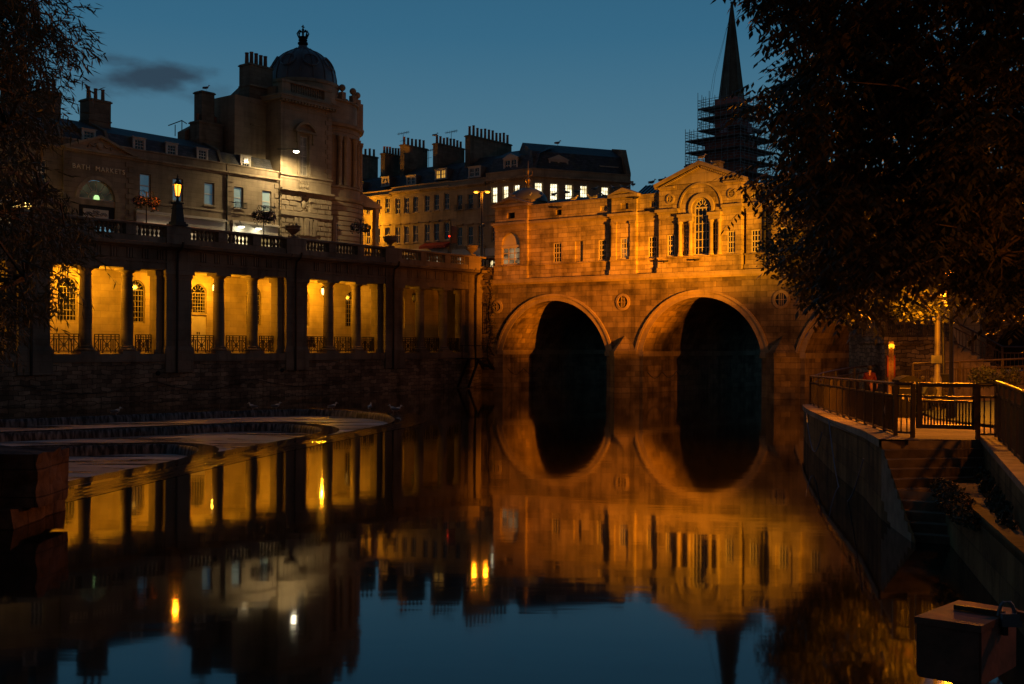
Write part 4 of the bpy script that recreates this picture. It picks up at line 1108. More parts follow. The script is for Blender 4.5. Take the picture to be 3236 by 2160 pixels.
# ------------------------------------------------------------------ market building
def pots(mb, pts, z, h=.9, r=.15):
    for x, y in pts:
        mb.lathe(x, y, [(r * 1.15, z), (r, z + .1), (r * .85, z + h * .9), (r * 1.0, z + h * .92), (r * 1.0, z + h)], 8)
def chimney(parent, x0, x1, y0, y1, zb, zt, npot, along='x', poth=.9, cap=True, aerial=False, potr=.15):
    m = MB(); m.box(x0, x1, y0, y1, zb, zt - .2)
    m.box(x0 - .10, x1 + .10, y0 - .10, y1 + .10, zt - .2, zt - .08); m.box(x0 - .02, x1 + .02, y0 - .02, y1 + .02, zt - .08, zt)
    zc = zb + (zt - zb) * .45; m.box(x0 - .06, x1 + .06, y0 - .06, y1 + .06, zc, zc + .12)
    c = m.build('chimney', M_CHIM, parent)
    rng = random.Random(int(x0 * 31 + y0 * 7))
    for k in range(npot):
        f = (k + .5) / npot; x = x0 + (x1 - x0) * (f if along == 'x' else .5); y = y0 + (y1 - y0) * (f if along == 'y' else .5)
        p = MB(); pots(p, [(x, y)], zt, poth * rng.uniform(.85, 1.05), potr); p.build('pot', M_POT, c, smooth=40)
    return c
def dormer(parent, x0, x1, z0, z1, y, pm=None, wide=False, ped=False):
    d = MB(); d.box(x0, x1, y + .12, y + 2.2, z0 - .1, z1 + .04)
    o = d.build('dormer', M_LEAD, parent)
    f = MB(); f.box(x0, x0 + .18, y, y + .12, z0, z1); f.box(x1 - .18, x1, y, y + .12, z0, z1); f.box(x0 + .18, x1 - .18, y, y + .12, z1 - .16, z1); f.box(x0 - .06, x1 + .06, y - .06, y + .12, z0 - .1, z0)
    f.box(x0 - .08, x1 + .08, y - .08, y + .14, z1, z1 + .06)
    if ped: f.ext_y([(x0 - .15, z1 + .06), (x1 + .15, z1 + .06), ((x0 + x1) / 2, z1 + .6)], y - .05, y + .3)
    f.build('surround', M_WHITE, o)
    if wide:
        c = (x0 + x1) / 2
        for a, b in ((x0 + .2, c - .07), (c + .07, x1 - .2)): window(parent, a, b, z0 + .02, z1 - .17, y + .04, M_WHITE, pm or M_GLASS, 2, 2, fw=.06)
        f2 = MB(); f2.box(c - .07, c + .07, y + .02, y + .12, z0, z1 - .16); f2.build('mullion', M_WHITE, o)
    else: window(parent, x0 + .19, x1 - .19, z0 + .02, z1 - .17, y + .04, M_WHITE, pm or M_GLASS, 3, 4, fw=.05, bar=.035)
YM = 17.0
market = thing('market_building', 'long low stone market building with pediment, round arched fanlight and slate mansard roof', 'market building', CF, -31, YM, 11.15)
def build_market():
    xs = [(-62, -34.8, 0.), (-34.8, -28.48, -.16), (-28.48, -18.8, 0.), (-18.8, -12.55, -.04)]
    wins = [(-57.0, -55.9), (-51.5, -50.4), (-46.2, -45.1), (-41.8, -40.7), (-37.18, -36.08), (-27.74, -26.67), (-24.5, -23.44), (-21.2, -20.12), (-18.0, -16.92), (-14.72, -13.65)]
    wall = MB()
    for a, b, dy in xs:
        ops = [(x0, x1, 16.5, 18.52, 0) for x0, x1 in wins if a < x0 < b]
        if dy == -.16: ops = [(-33.42, -30.16, 11.2, 17.42, 1.63)]
        elif b == -12.55: ops.append((-17.9, -13.6, 11.4, 14.0, 0))
        elif a == -28.48: ops += [(-27.6, -25.2, 11.5, 13.9, 0), (-24.4, -21.9, 11.5, 13.9, 0)]
        else: ops += [(-48, -44.0, 11.5, 14.0, 0), (-42.5, -38.5, 11.5, 14.0, 0)]
        y = YM + dy
        wallgrid(wall, a, b, 10.9, 20.45, y, ops, .28, n=20)
        for q in (a, b): wall.poly([(q, y, 10.9), (q, y, 20.45), (q, y + .6, 20.45), (q, y + .6, 10.9)])
        wall.poly([(a, y, 20.45), (b, y, 20.45), (b, y + .4, 20.45), (a, y + .4, 20.45)])
    wall.poly([(-12.55, YM, 10.9), (-12.55, YM + 8, 10.9), (-12.55, YM + 8, 20.4), (-12.55, YM, 20.4)])
    # quoins
    for x, s_ in ((-34.8, 1), (-28.48, -1), (-18.8, 1), (-12.55, -1)):
        y = YM + (-.16 if x < -28 else -.04)
        for k in range(18):
            z = 11.2 + k * .45; w_ = .75 if k % 2 else .45
            wall.box(min(x, x + s_ * w_), max(x, x + s_ * w_), y - .07, y + .1, z + .03, z + .42)
    wall.build('wall', M_MARKET, market)
    tr = MB()
    for a, b, dy in xs:
        y = YM + dy
        tr.box(a - .02, b + .02, y - .12, y + .1, 19.5, 19.66); tr.box(a - .03, b + .03, y - .30, y + .1, 19.66, 19.80)
        if dy != -.16: tr.box(a, b, y - .06, y + .1, 16.0, 16.18)
        tr.box(a, b, y - .08, y + .45, 20.45, 20.56)
        for x0, x1 in wins:
            if a < x0 < b: tr.box(x0 - .12, x1 + .12, y - .1, y + .2, 16.36, 16.50)
    # pediment
    x0, x1 = -34.9, -28.38; cx = (x0 + x1) / 2; y = YM - .16
    tr.ext_y([(x0 - .25, 19.81), (x0 + .3, 19.81), (cx, 20.92), (cx, 21.12)], y - .36, y + .1); tr.ext_y([(x1 - .3, 19.81), (x1 + .25, 19.81), (cx, 21.12), (cx, 20.92)], y - .361, y + .1)
    tr.ext_y([(x0 + .2, 19.8), (x1 - .2, 19.8), (cx, 20.96)], y - .05, y + .12)
    ct = MB(); ct.sph(cx, y - .08, 20.28, .33, .14, .36, 12, 8)
    for s_ in (-1, 1): ct.tube([(cx + s_ * .3, y - .1, 20.4), (cx + s_ * .6, y - .1, 20.16), (cx + s_ * .95, y - .1, 20.32), (cx + s_ * 1.05, y - .1, 20.0)], .07, 6)
    ct.build('carved_shield', M_TRIM, market, smooth=60)
    # arch ring
    o1 = arc(-33.42 - .32, -30.16 + .32, 15.79, 1.95, 24); i1 = arc(-33.42, -30.16, 15.79, 1.63, 24)
    for k in range(24): tr.poly([(i1[k][0], y - .06, i1[k][1]), (i1[k + 1][0], y - .06, i1[k + 1][1]), (o1[k + 1][0], y - .06, o1[k + 1][1]), (o1[k][0], y - .06, o1[k][1])]); tr.poly([(o1[k][0], y - .06, o1[k][1]), (o1[k + 1][0], y - .06, o1[k + 1][1]), (o1[k + 1][0], y + .02, o1[k + 1][1]), (o1[k][0], y + .02, o1[k][1])])
    tr.box(-33.5, -30.1, y + .06, y + .3, 15.3, 15.78)
    tr.build('cornice', M_TRIM, market)
    window(market, -33.40, -30.18, 15.78, 17.40, y + .16, M_WHITE2, MATS['dim_hall'], 1, 1, rise=1.61, fw=.09, bar=.06, sash=False, name='fanlight')
    ex = MB(); ex.ext_y([(-32.05, 15.83), (-31.55, 15.83), (-31.55, 16.0), (-31.66, 16.18), (-31.94, 16.18), (-32.05, 16.0)], y + .08, y + .12); ex.build('exit_light', glow('exit_green', (.42, .75, .28), 1.5), market)
    sg = MB(); sg.box(-33.45, -30.1, y + .1, y + .2, 13.6, 15.28); sg.build('sign_board_back', MATS['void_dark'], market)
    sb = MB(); sb.box(-33.0, -30.75, y + .03, y + .09, 14.32, 15.0); sbo = sb.build('sign_board', M_WHITE, market)
    fn = MB()
    for cx_ in (-32.55, -31.2):
        for rr in (.32, .18): fn.tube([(cx_ + rr * math.cos(a), y + .02, 14.45 + rr * math.sin(a)) for a in [math.pi * i / 10 for i in range(11)]], .02, 4)
        for i in range(1, 6): a = math.pi * i / 6; fn.bar((cx_ + .12 * math.cos(a), y + .02, 14.45 + .12 * math.sin(a)), (cx_ + .32 * math.cos(a), y + .02, 14.45 + .32 * math.sin(a)), .02)
    fn.build('fan_emblem', M_IRON, sbo)
    lettering('BATH', .24, -31.88, y + .02, 14.72, sbo, M_IRON, 'sign_lettering')
    lettering('GUILDHALL', .11, -31.88, y + .02, 14.58, sbo, M_IRON, 'sign_lettering'); lettering('MARKET', .13, -31.88, y + .02, 14.42, sbo, M_IRON, 'sign_lettering')
    lettering('BATH  MARKETS', .56, -31.68, y - .05, 18.16, market, MATS['gilt_letter'], 'lettering', .03, 1.18)
    # sashes
    for i, (x0, x1) in enumerate(wins):
        dy = 0. if x0 < -18.8 else -.04
        if x0 < -36: window(market, x0 + .02, x1 - .02, 16.52, 18.50, YM + dy + .14, M_WHITE, M_GLASS, 3, 4, fw=.06)
        else: window(market, x0 + .02, x1 - .02, 16.52, 18.50, YM + dy + .14, M_WHITE, MATS['blue_blind'], 1, 2, fw=.06)
    # roofs
    rf = MB()
    for a, b in ((-62, -28.6), (-28.6, -18.9), (-18.9, -12.9)):
        rr = 22.95 if a < -19 else 22.2
        rf.ext_x([(YM + .45, 20.2), (YM + 1.15, 21.75), (YM + 4.2, rr), (YM + 7.5, 21.6), (YM + 7.5, 20.2)], a, b)
    rf.build('roof', M_SLATE, market)
    for x0, x1 in ((-46.5, -45.2), (-41.3, -40.1), (-37.5, -36.35), (-32.75, -31.5), (-28.05, -26.8), (-24.8, -23.6), (-21.58, -20.38), (-16.76, -15.56)):
        dormer(market, x0, x1, 20.42, 21.66, YM + .62)
    yc = YM + 3.2
    def cx_(u, v): return onwall(u, v, CF, yc)
    for u0, u1, vt, n, h in ((30, 100, 240, 3, 1.2), (126, 193, 280, 4, .95), (282, 351, 307, 3, 1.2), (630, 704, 378, 4, .8)):
        a, zt = cx_(u0, vt); b, _ = cx_(u1, vt)
        chimney(market, a, b, yc, yc + 1.5, 21.5, zt, n, 'x', h, potr=.17)
    # party-wall copings
    for x in (-34.6, -30.4, -19.0):
        cp = MB(); cp.ext_x([(YM + .4, 20.4), (YM + 1.05, 21.9), (YM + 4.1, 23.15), (YM + 4.1, 22.8), (YM + 1.2, 21.6), (YM + .6, 20.3)], x - .15, x + .15)
        cp.build('parapet_coping', M_CHIM, market)
    # shop fronts
    for a, b, m_, y in ((-28.2, -19.1, 0, YM), (-18.3, -13.0, 0, YM - .04)):
        if a > -20: sh.build('shop_front', M_WHITE, market)
        sh = MB()
        sh.box(a, b, y - .22, y - .002, 14.25, 15.1); sh.box(a - .1, b + .1, y - .42, y - .002, 15.1, 15.25); sh.box(a - .05, b + .05, y - .3, y, 15.25, 15.34)
        sh.box(a, b, y - .16, y - .002, 13.98, 14.24)
        for x in (a, b - .35): sh.box(x, x + .35, y - .24, y - .003, 11.15, 14.25)
    sh.build('shop_front', M_WHITE, market); sh = MB()
    sh.box(-49, -37.5, YM - .2, YM - .002, 14.1, 14.9); sh.box(-49.1, -37.4, YM - .4, YM - .003, 14.9, 15.05)
    sh.build('shop_front', M_WHITE, market)
    for a, b, mt in ((-27.6, -25.2, 'shop_dim'), (-24.4, -21.9, 'shop_warm'), (-17.9, -13.6, 'shop_bright'), (-48, -44, 'shop_warm'), (-42.5, -38.5, 'shop_warm')):
        z1 = 13.9 if -28.5 < a < -18.8 else 14.0; z0 = 11.5 if z1 == 13.9 or a < -30 else 11.4
        window(market, a + .02, b - .02, z0 + .01, z1 - .01, YM + .1, M_WHITE, MATS[mt], 3, 1, fw=.08, name='shop_window', sash=False)
    st = MB(); st.box(-27.4, -24.2, YM - .36, YM - .2, 14.16, 14.22); st.build('strip_light', glow('strip_glow', (1, .78, .5), 2.2), market)
    for u, v in ((763, 716), (817, 722)):
        x, z = onwall(u, v, CF, YM - .7)
        a = MB(); a.tube([(x, YM - .2, z + .5), (x, YM - .5, z + .55), (x, YM - .7, z + .2)], .03, 5); a.lathe(x, YM - .7, [(.08, z + .22), (.36, z + .04), (.36, z + .02)], 12); lo = a.build('sign_lamp', M_LEAD, market)
        g = MB(); g.sph(x, YM - .7, z, .30, .30, .09, 12, 6); g.build('bulb', MATS['lamp_white'], lo)
        point('lamp_light', (x, YM - .85, z - .25), (1, .95, .62), 25, .15, lo)
    # balconettes
    for x0, x1 in ((-18.0, -16.92), (-14.72, -13.65)):
        g = MB(); y0 = YM - .45
        for z in (16.55, 17.0): g.bar((x0 - .1, y0, z), (x1 + .1, y0, z), .04); g.bar((x1 + .1, y0, z), (x1 + .1, YM, z), .04); g.bar((x0 - .1, y0, z), (x0 - .1, YM, z), .04)
        for k in range(11): x = x0 - .1 + (x1 - x0 + .2) * k / 10; g.bar((x, y0, 16.5), (x, y0, 17.1), .025)
        g.build('balconette', M_IRON, market)
    d = MB(); d.tube([(-12.75, YM - .16, 11.2), (-12.75, YM - .16, 18.8)], .08, 6); d.tube([(-18.85, YM - .14, 11.2), (-18.85, YM - .14, 19.5)], .07, 6); d.build('downpipe', M_IRON, market)
    # lit awning lamp at the left
    x, z = onwall(80, 643, CF, YM - 1.4)
    aw = MB(); aw.ext_x([(YM - .1, 15.0), (YM - 1.6, 14.55), (YM - 1.6, 14.3), (YM - .1, 14.7)], -44.5, -37.6); aw.build('awning', M_WHITE2, market)
    g = MB(); g.sph(x, YM - 1.75, z, .20, .16, .16, 10, 6); g.build('bulb', MATS['lamp_gold'], market)
    point('lamp_light', (x, YM - 2.1, z - .2), (1.0, .62, .16), 90, .2, market)
litroom('dim_hall', (.20, .17, .07), .18, 1.2, .25, 2.)
plain('void_dark', (.012, .012, .012), .8)
plain('gilt_letter', (.85, .72, .48), .45, vary=.15)
plain('blue_blind', (.62, .86, .95), .12, .55, vary=.12, nscale=.7, bump=.02)
MATS['lamp_white'] = glow('lamp_white', (1.0, .97, .75), 9.0)
litroom('shop_dim', (1.0, .72, .42), .35, .9, .05, 1.); litroom('shop_warm', (1.0, .72, .38), .9, 1.1, .08, 4.)
litroom('shop_bright', (1.0, .80, .40), 2.2, .9, .12, 6.)
build_market()
def gable_range():
    t = thing('gabled_warehouse', 'plain stone gabled range rising behind the market roof, left of the domed gallery', 'building', CF, -19, 22, 11)
    pts = [onwall(585, 412, CF, 22), onwall(700, 352, CF, 22), onwall(789, 268, CF, 22), (-12, onwall(789, 268, CF, 22)[1]), (-12, 18), (pts0 := onwall(585, 412, CF, 22))[:1] + (18,)]
    m = MB(); m.ext_y([tuple(p) for p in pts], 22, 23.2); m.build('wall', M_MARKET, t)
    c = MB(); a, b = pts[1], pts[2]; c.ext_y([(a[0], a[1]), (b[0], b[1]), (b[0], b[1] + .25), (a[0], a[1] + .25)], 21.9, 23.25); c.build('coping', M_CHIM, t)
    a, zt = onwall(638, 284, CF, 20.6); b, _ = onwall(678, 284, CF, 20.6)
    chimney(t, a, b, 20.6, 21.8, 20, zt, 0); 
    a, zt = onwall(606, 375, CF, 24); m = MB(); pots(m, [(a, 24), (a + 1.3, 24)], 24.6, .8); m.build('pot', M_POT, t)
    r = MB(); p0 = onwall(532, 396, CF, 24); p1 = onwall(575, 380, CF, 24); p2 = onwall(590, 390, CF, 24)
    r.tube([(p0[0], 24, p0[1]), (p1[0], 24, p1[1]), (p2[0], 24, p2[1])], .05, 5); r.bar((p1[0], 24, p1[1]), (p1[0], 24, p1[1] - 1.2), .06); r.bar(((p0[0] + p1[0]) / 2, 24, p0[1] + .2), ((p0[0] + p1[0]) / 2, 24, p0[1] - .9), .06); r.build('roof_rail', M_IRON, t)
gable_range()

# ------------------------------------------------------------------ domed art gallery
YA = 16.7
gal = thing('domed_gallery', 'tall stone corner building with a lead dome, crown finial and one bright wall lamp', 'gallery building', CF, -9, YA, 11.15)
def build_gallery():
    x0, x1 = -12.8, -6.32
    ops = [(-10.44, -9.3, 20.45, 24.35, 0), (-10.25, -9.1, 17.0, 18.25, 0), (-10.5, -9.2, 19.05, 19.95, 0)]
    w_ = MB(); wallgrid(w_, x0, x1, 10.9, 27.5, YA, ops, .35)
    w_.poly([(x0, YA, 10.9), (x0, YA, 27.5), (x0, YA + 9, 27.5), (x0, YA + 9, 10.9)]); w_.poly([(x1, YA, 10.9), (x1, YA + 9, 10.9), (x1, YA + 9, 27.5), (x1, YA, 27.5)])
    w_.box(-10.3, -9.05, YA + .3, YA + .4, 16.9, 18.3); w_.box(-10.6, -9.1, YA + .3, YA + .4, 19, 20)
    # chimney-breast wing to the left
    w_.box(-16.5, -12.81, YA + 2.2, YA + 7, 18, 27.6)
    w_.build('wall', M_ART, gal)
    # rusticated blocks of the lower storey
    r = MB(); row = 0; z = 11.2; rng = random.Random(2)
    while z < 18.5:
        h = .48
        if 16.42 < z < 16.9: z = 16.9; continue
        off = .5 if row % 2 else 0; x = x0 + .06
        while x < x1 - .1:
            wd = (.95 if (x > x0 + .1 or not row % 2) else .5); xe = min(x + wd, x1 - .03)
            cx = (x + xe) / 2
            hit = (-10.3 < cx < -9.05 and 16.95 < z + .2 < 18.25) or (abs(cx + 9.65) < 1.3 - (z - 15.5) * .1 and 11 < z < 16.3)
            if not hit and xe - x > .15: r.frus(x, xe, YA - .02, YA + .1, z, x, xe, YA - .02, YA + .1, z + .44); r.frus(x + .03, xe - .03, YA - .12, YA, z + .03, x + .03, xe - .03, YA - .12, YA, z + .41)
            x = xe + .05
        z += .50; row += 1
    # keystones over the hidden doorway
    for a in (-2, -1, 0, 1, 2):
        cx = -9.65 + a * .52; r.ext_y([(cx - .20, 14.6), (cx + .20, 14.6), (cx + .22 + a * .10, 16.3), (cx - .22 + a * .10, 16.3)], YA - (.30 if a == 0 else .15), YA)
    r.build('rusticated_blocks', M_ART, gal)
    t = MB()
    t.box(x0 - .05, x1 + .05, YA - .22, YA + .1, 16.42, 16.85)
    t.box(x0 - .05, x1 + .05, YA - .10, YA + .1, 18.55, 18.8); t.box(x0 - .10, x1 + .10, YA - .45, YA + .1, 18.8, 19.0)
    t.box(x0, x1, YA - .05, YA + .1, 19.96, 20.28); t.box(x0 - .05, x1 + .05, YA - .22, YA + .1, 20.28, 20.44)
    # quoins
    for k in range(14):
        z = 20.6 + k * .48; q = .8 if k % 2 else .5
        t.box(x0 - .01, x0 + q, YA - .06, YA + .1, z, z + .42); t.box(x1 - q, x1 + .01, YA - .06, YA + .1, z, z + .42)
    # window surround with segmental hood
    t.box(-10.75, -10.44, YA - .14, YA + .1, 20.45, 24.4); t.box(-9.3, -8.99, YA - .14, YA + .1, 20.45, 24.4); t.box(-10.75, -8.99, YA - .14, YA + .1, 24.4, 24.6)
    for s_ in (-10.95, -8.95): t.box(s_, s_ + .22, YA - .3, YA + .1, 23.6, 24.6)
    t.box(-11.2, -8.5, YA - .45, YA + .1, 24.6, 24.78)
    hd = arc(-11.25, -8.45, 24.78, .95, 14); h2 = arc(-11.0, -8.7, 24.8, .70, 14)
    for k in range(14):
        t.poly([(h2[k][0], YA - .4, h2[k][1]), (h2[k + 1][0], YA - .4, h2[k + 1][1]), (hd[k + 1][0], YA - .45, hd[k + 1][1]), (hd[k][0], YA - .45, hd[k][1])])
        t.poly([(hd[k][0], YA - .45, hd[k][1]), (hd[k + 1][0], YA - .45, hd[k + 1][1]), (hd[k + 1][0], YA, hd[k + 1][1]), (hd[k][0], YA, hd[k][1])])
        t.poly([(h2[k][0], YA - .4, h2[k][1]), (h2[k][0], YA, h2[k][1]), (h2[k + 1][0], YA, h2[k + 1][1]), (h2[k + 1][0], YA - .4, h2[k + 1][1])])
    for k in range(6): t.lathe(-10.38 + k * .21, YA - .02, [(.08, 19.06), (.05, 19.15), (.10, 19.4), (.05, 19.7), (.08, 19.95)], 8)
    # main cornice, frieze, balustrade
    t.box(x0 - .06, x1 + .06, YA - .06, YA + .2, 26.75, 26.9); t.box(x0 - .12, x1 + .12, YA - .2, YA + .2, 27.3, 27.5)
    t.box(x0 - .45, x1 + .45, YA - .65, YA + 9, 27.5, 27.82); t.box(x0 - .55, x1 + .55, YA - .75, YA + 9, 27.82, 27.98)
    for k in range(18): x = x0 - .25 + k * .40; t.box(x, x + .2, YA - .6, YA - .1, 27.3, 27.5)
    t.box(x0 + .1, x1 - .1, YA - .1, YA + .5, 28.0, 28.35); t.box(x0, x1, YA - .15, YA + .55, 29.25, 29.48)
    for a, b in ((x0 + .1, x0 + 1.1), (x1 - 1.0, x1 - .1)): t.box(a, b, YA - .08, YA + .48, 28.35, 29.25)
    for k in range(14): x = x0 + 1.28 + k * .30; t.lathe(x, YA + .2, [(.10, 28.35), (.06, 28.5), (.11, 28.7), (.05, 29.0), (.10, 29.25)], 8)
    t.build('cornice', M_ART, gal)
    ct = MB(); ct.sph(-9.68, YA + .24, 17.62, .34, .22, .45, 12, 8)
    for k in range(12):
        a = k * math.pi / 6; ct.sph(-9.68 + .46 * math.cos(a), YA + .22, 17.62 + .55 * math.sin(a), .11, .1, .12, 6, 4)
    ct.build('carved_shield', M_ART, gal, smooth=60)
    window(gal, -10.42, -9.32, 20.46, 24.34, YA + .16, M_WHITE, MATS['net_curtain'], 2, 4, fw=.07)
    # drum on the corner
    cx, cy, rr = -3.9, 22.7, 5.0; A0, A1 = R(-200), R(20)
    d = MB()
    d.lathe(cx, cy, [(rr + .5, 10.9), (rr + .5, 18.5), (rr + .75, 18.6), (rr + .85, 18.9), (rr + .35, 18.95), (rr + .35, 19.95), (rr + .5, 20.0), (rr + .5, 20.2), (rr, 20.25), (rr, 25.3), (rr + .12, 25.35), (rr + .12, 25.75), (rr + .2, 25.8), (rr + .2, 26.2), (rr + .55, 26.3), (rr + .65, 26.6), (rr + .15, 26.7), (rr - .1, 26.75), (rr - .1, 28.9), (rr + .12, 29.0), (rr + .12, 29.15), (rr - .5, 29.2)], 48, A0, A1)
    d.build('drum', M_ART, gal, smooth=25)
    for k in range(9):
        for e in (-.075, .075):
            a = R(-118 + k * 26) + e
            c = MB(); c.lathe(cx + (rr + .25) * math.cos(a), cy + (rr + .25) * math.sin(a), [(.36, 20.25), (.30, 20.45), (.27, 20.6), (.235, 24.7), (.33, 25.0), (.36, 25.3)], 12); c.build('column', M_ART, gal, smooth=40)
    rg = MB()
    for zz in [11.6 + .5 * i for i in range(14)]:
        rg.lathe(cx, cy, [(rr + .5, zz), (rr + .60, zz + .03), (rr + .60, zz + .42), (rr + .5, zz + .45)], 48, A0, A1)
    rg.build('rusticated_blocks', M_ART, gal, smooth=25)
    for k in range(7):
        a = R(-112 + k * 22); p = MB(); px, py = cx + (rr - .1) * math.cos(a), cy + (rr - .1) * math.sin(a)
        p.box(px - .28, px + .28, py - .28, py + .28, 29.15, 29.9); p.lathe(px, py, [(.12, 29.9), (.1, 30.05)], 8); p.sph(px, py, 30.38, .36, .36, .36, 10, 8); p.build('ball_finial', M_ART, gal, smooth=50)
    sc = MB(); xe, ye = cx + (rr + .2) * math.cos(R(-14)), cy + (rr + .2) * math.sin(R(-14)); sc.box(xe - .6, xe + .25, ye - 1.2, ye + 1.2, 26.8, 29.9); sc.sph(xe - .9, ye - .6, 29.2, .9, .8, .9, 12, 8); sc.build('carved_scroll', M_ART, gal, smooth=40)
    # street-level windows and hooded porch of the drum
    x, z = onwall(1053, 702, CF, 17.6); xb, _ = onwall(1076, 702, CF, 17.6)
    fx = MB(); fx.box(x - .3, xb + .3, 17.25, 18.3, 10.9, 16.9); fx.build('window_bay', M_ART, gal)
    window(gal, x, xb, 12.6, onwall(1053, 702, CF, 17.2)[1], 17.18, M_WHITE, M_GLASS, 3, 3, fw=.08)
    ph = MB(); px, py = CF, 0
    xa, za = onwall(1150, 610, CF, 19.5); ph.box(xa - 2.2, xa + 1.6, 18.4, 20.5, 18.55, 18.85); ph.ext_y([(xa - 2.1, 18.85), (xa + 1.6, 18.85), (xa - 1.2, 20.0)], 18.5, 20.4)
    for dx in (-1.9, .9): ph.box(xa + dx, xa + dx + .45, 18.6, 19.1, 10.9, 18.55)
    ph.build('porch', M_ART, gal)
    # dome, chimney, lamp
    dx, dy = (952 - 1618) / 3460 * 113, 113.0
    lx = (dx - CF.x) * CF.c + (dy - CF.y) * CF.s; ly = -(dx - CF.x) * CF.s + (dy - CF.y) * CF.c
    db = MB(); db.box(x0 + .3, -3.5, YA + 1.2, YA + 9, 27.9, 29.0); db.lathe(lx, ly, [(3.65, 28.5), (3.65, 30.2), (3.75, 30.3), (3.75, 30.6), (3.55, 30.65)], 32); db.build('dome_base', M_ART, gal, smooth=30)
    do = MB(); pr = [(3.5, 30.6)] + [(3.45 * math.cos(t), 30.75 + 3.55 * math.sin(t)) for t in [i * math.pi / 2 / 10 for i in range(9)]] + [(.75, 34.35), (.55, 34.45), (.42, 34.7)]
    do.lathe(lx, ly, pr, 32)
    for k in range(16):
        a = 2 * math.pi * k / 16; do.tube([(lx + (r_ + .03) * math.cos(a), ly + (r_ + .03) * math.sin(a), z_) for r_, z_ in pr[1:-2]], .06, 5)
    dome = do.build('dome', M_LEAD, gal, smooth=40)
    for k in range(8):
        a = R(-90) + k * math.pi / 4 + .35; ov = MB(); tl = .55
        c0 = Vector((lx + 3.05 * math.cos(a), ly + 3.05 * math.sin(a), 32.6)); ta = Vector((-math.sin(a), math.cos(a), 0)); tb = Vector((-math.cos(a) * .5, -math.sin(a) * .5, .85)).normalized()
        ov.tube([c0 + ta * (.78 * math.cos(q)) + tb * (.72 * math.sin(q)) - Vector((math.cos(a), math.sin(a), 0)) * (abs(math.cos(q)) * .08) for q in [i * math.pi / 8 for i in range(17)]], .09, 5); ov.build('oval_dormer', M_LEAD, dome)
    cf = MB(); cf.lathe(lx, ly, [(.40, 34.7), (.55, 34.9), (.5, 35.05), (.34, 35.1), (.48, 35.25), (.40, 35.4), (.5, 35.5), (.5, 35.6)], 12)
    for k in range(8):
        a = k * math.pi / 4; cf.tube([(lx + .45 * math.cos(a), ly + .45 * math.sin(a), 35.6), (lx + .60 * math.cos(a), ly + .60 * math.sin(a), 35.95), (lx + .42 * math.cos(a), ly + .42 * math.sin(a), 36.25), (lx + .08 * math.cos(a), ly + .08 * math.sin(a), 36.1)], .07, 5)
    cf.sph(lx, ly, 36.35, .14, .14, .14, 8, 6); cf.bar((lx, ly, 36.4), (lx, ly, 36.85), .09); cf.bar((lx - .18, ly, 36.65), (lx + .18, ly, 36.65), .09)
    cf.build('crown_finial', MATS['void_dark'], dome, smooth=40)
    yc = YA + 2.4; a, zt = onwall(789, 196, CF, yc); b, _ = onwall(862, 196, CF, yc)
    chimney(gal, a, b, yc, yc + 1.6, 27.0, zt, 5, 'x', 1.25, potr=.2)
    bands = MB()
    for v in (270, 325, 395): z = onwall(800, v, CF, yc)[1]; bands.box(a - .05, -12.7, yc - .28, yc, z - .06, z + .06)
    bands.build('string_course', M_TRIM, gal)
    x, z = onwall(936, 477, CF, YA - 2.7)
    lm = MB(); lm.tube([(x, YA, z + .5), (x, YA - 2.7, z + .2)], .05, 6); lm.sph(x, YA - 2.7, z + .10, .32, .32, .14, 12, 6); l_ = lm.build('wall_lamp', M_IRON, gal, smooth=50)
    g = MB(); g.sph(x, YA - 2.7, z - .03, .27, .27, .12, 12, 6); g.build('bulb', MATS['lamp_flood'], l_, smooth=60)
    ld = bpy.data.lights.new('wall_lamp_light', 'SPOT'); ld.energy = 3000; ld.color = (1, .74, .36); ld.spot_size = R(165); ld.spot_blend = .6; ld.shadow_soft_size = .1
    o = bpy.data.objects.new('wall_lamp_light', ld); col.objects.link(o); bx, by, bz = base_of(l_); o.parent = l_; o.location = (x - bx, YA - 2.8 - by, z - .22 - bz); o.rotation_euler = (R(14), 0, 0)
plain('net_curtain', (.30, .28, .24), .3, vary=.4, nscale=2.5); glow('lamp_flood', (1.0, .85, .55), 40.0)
build_gallery()

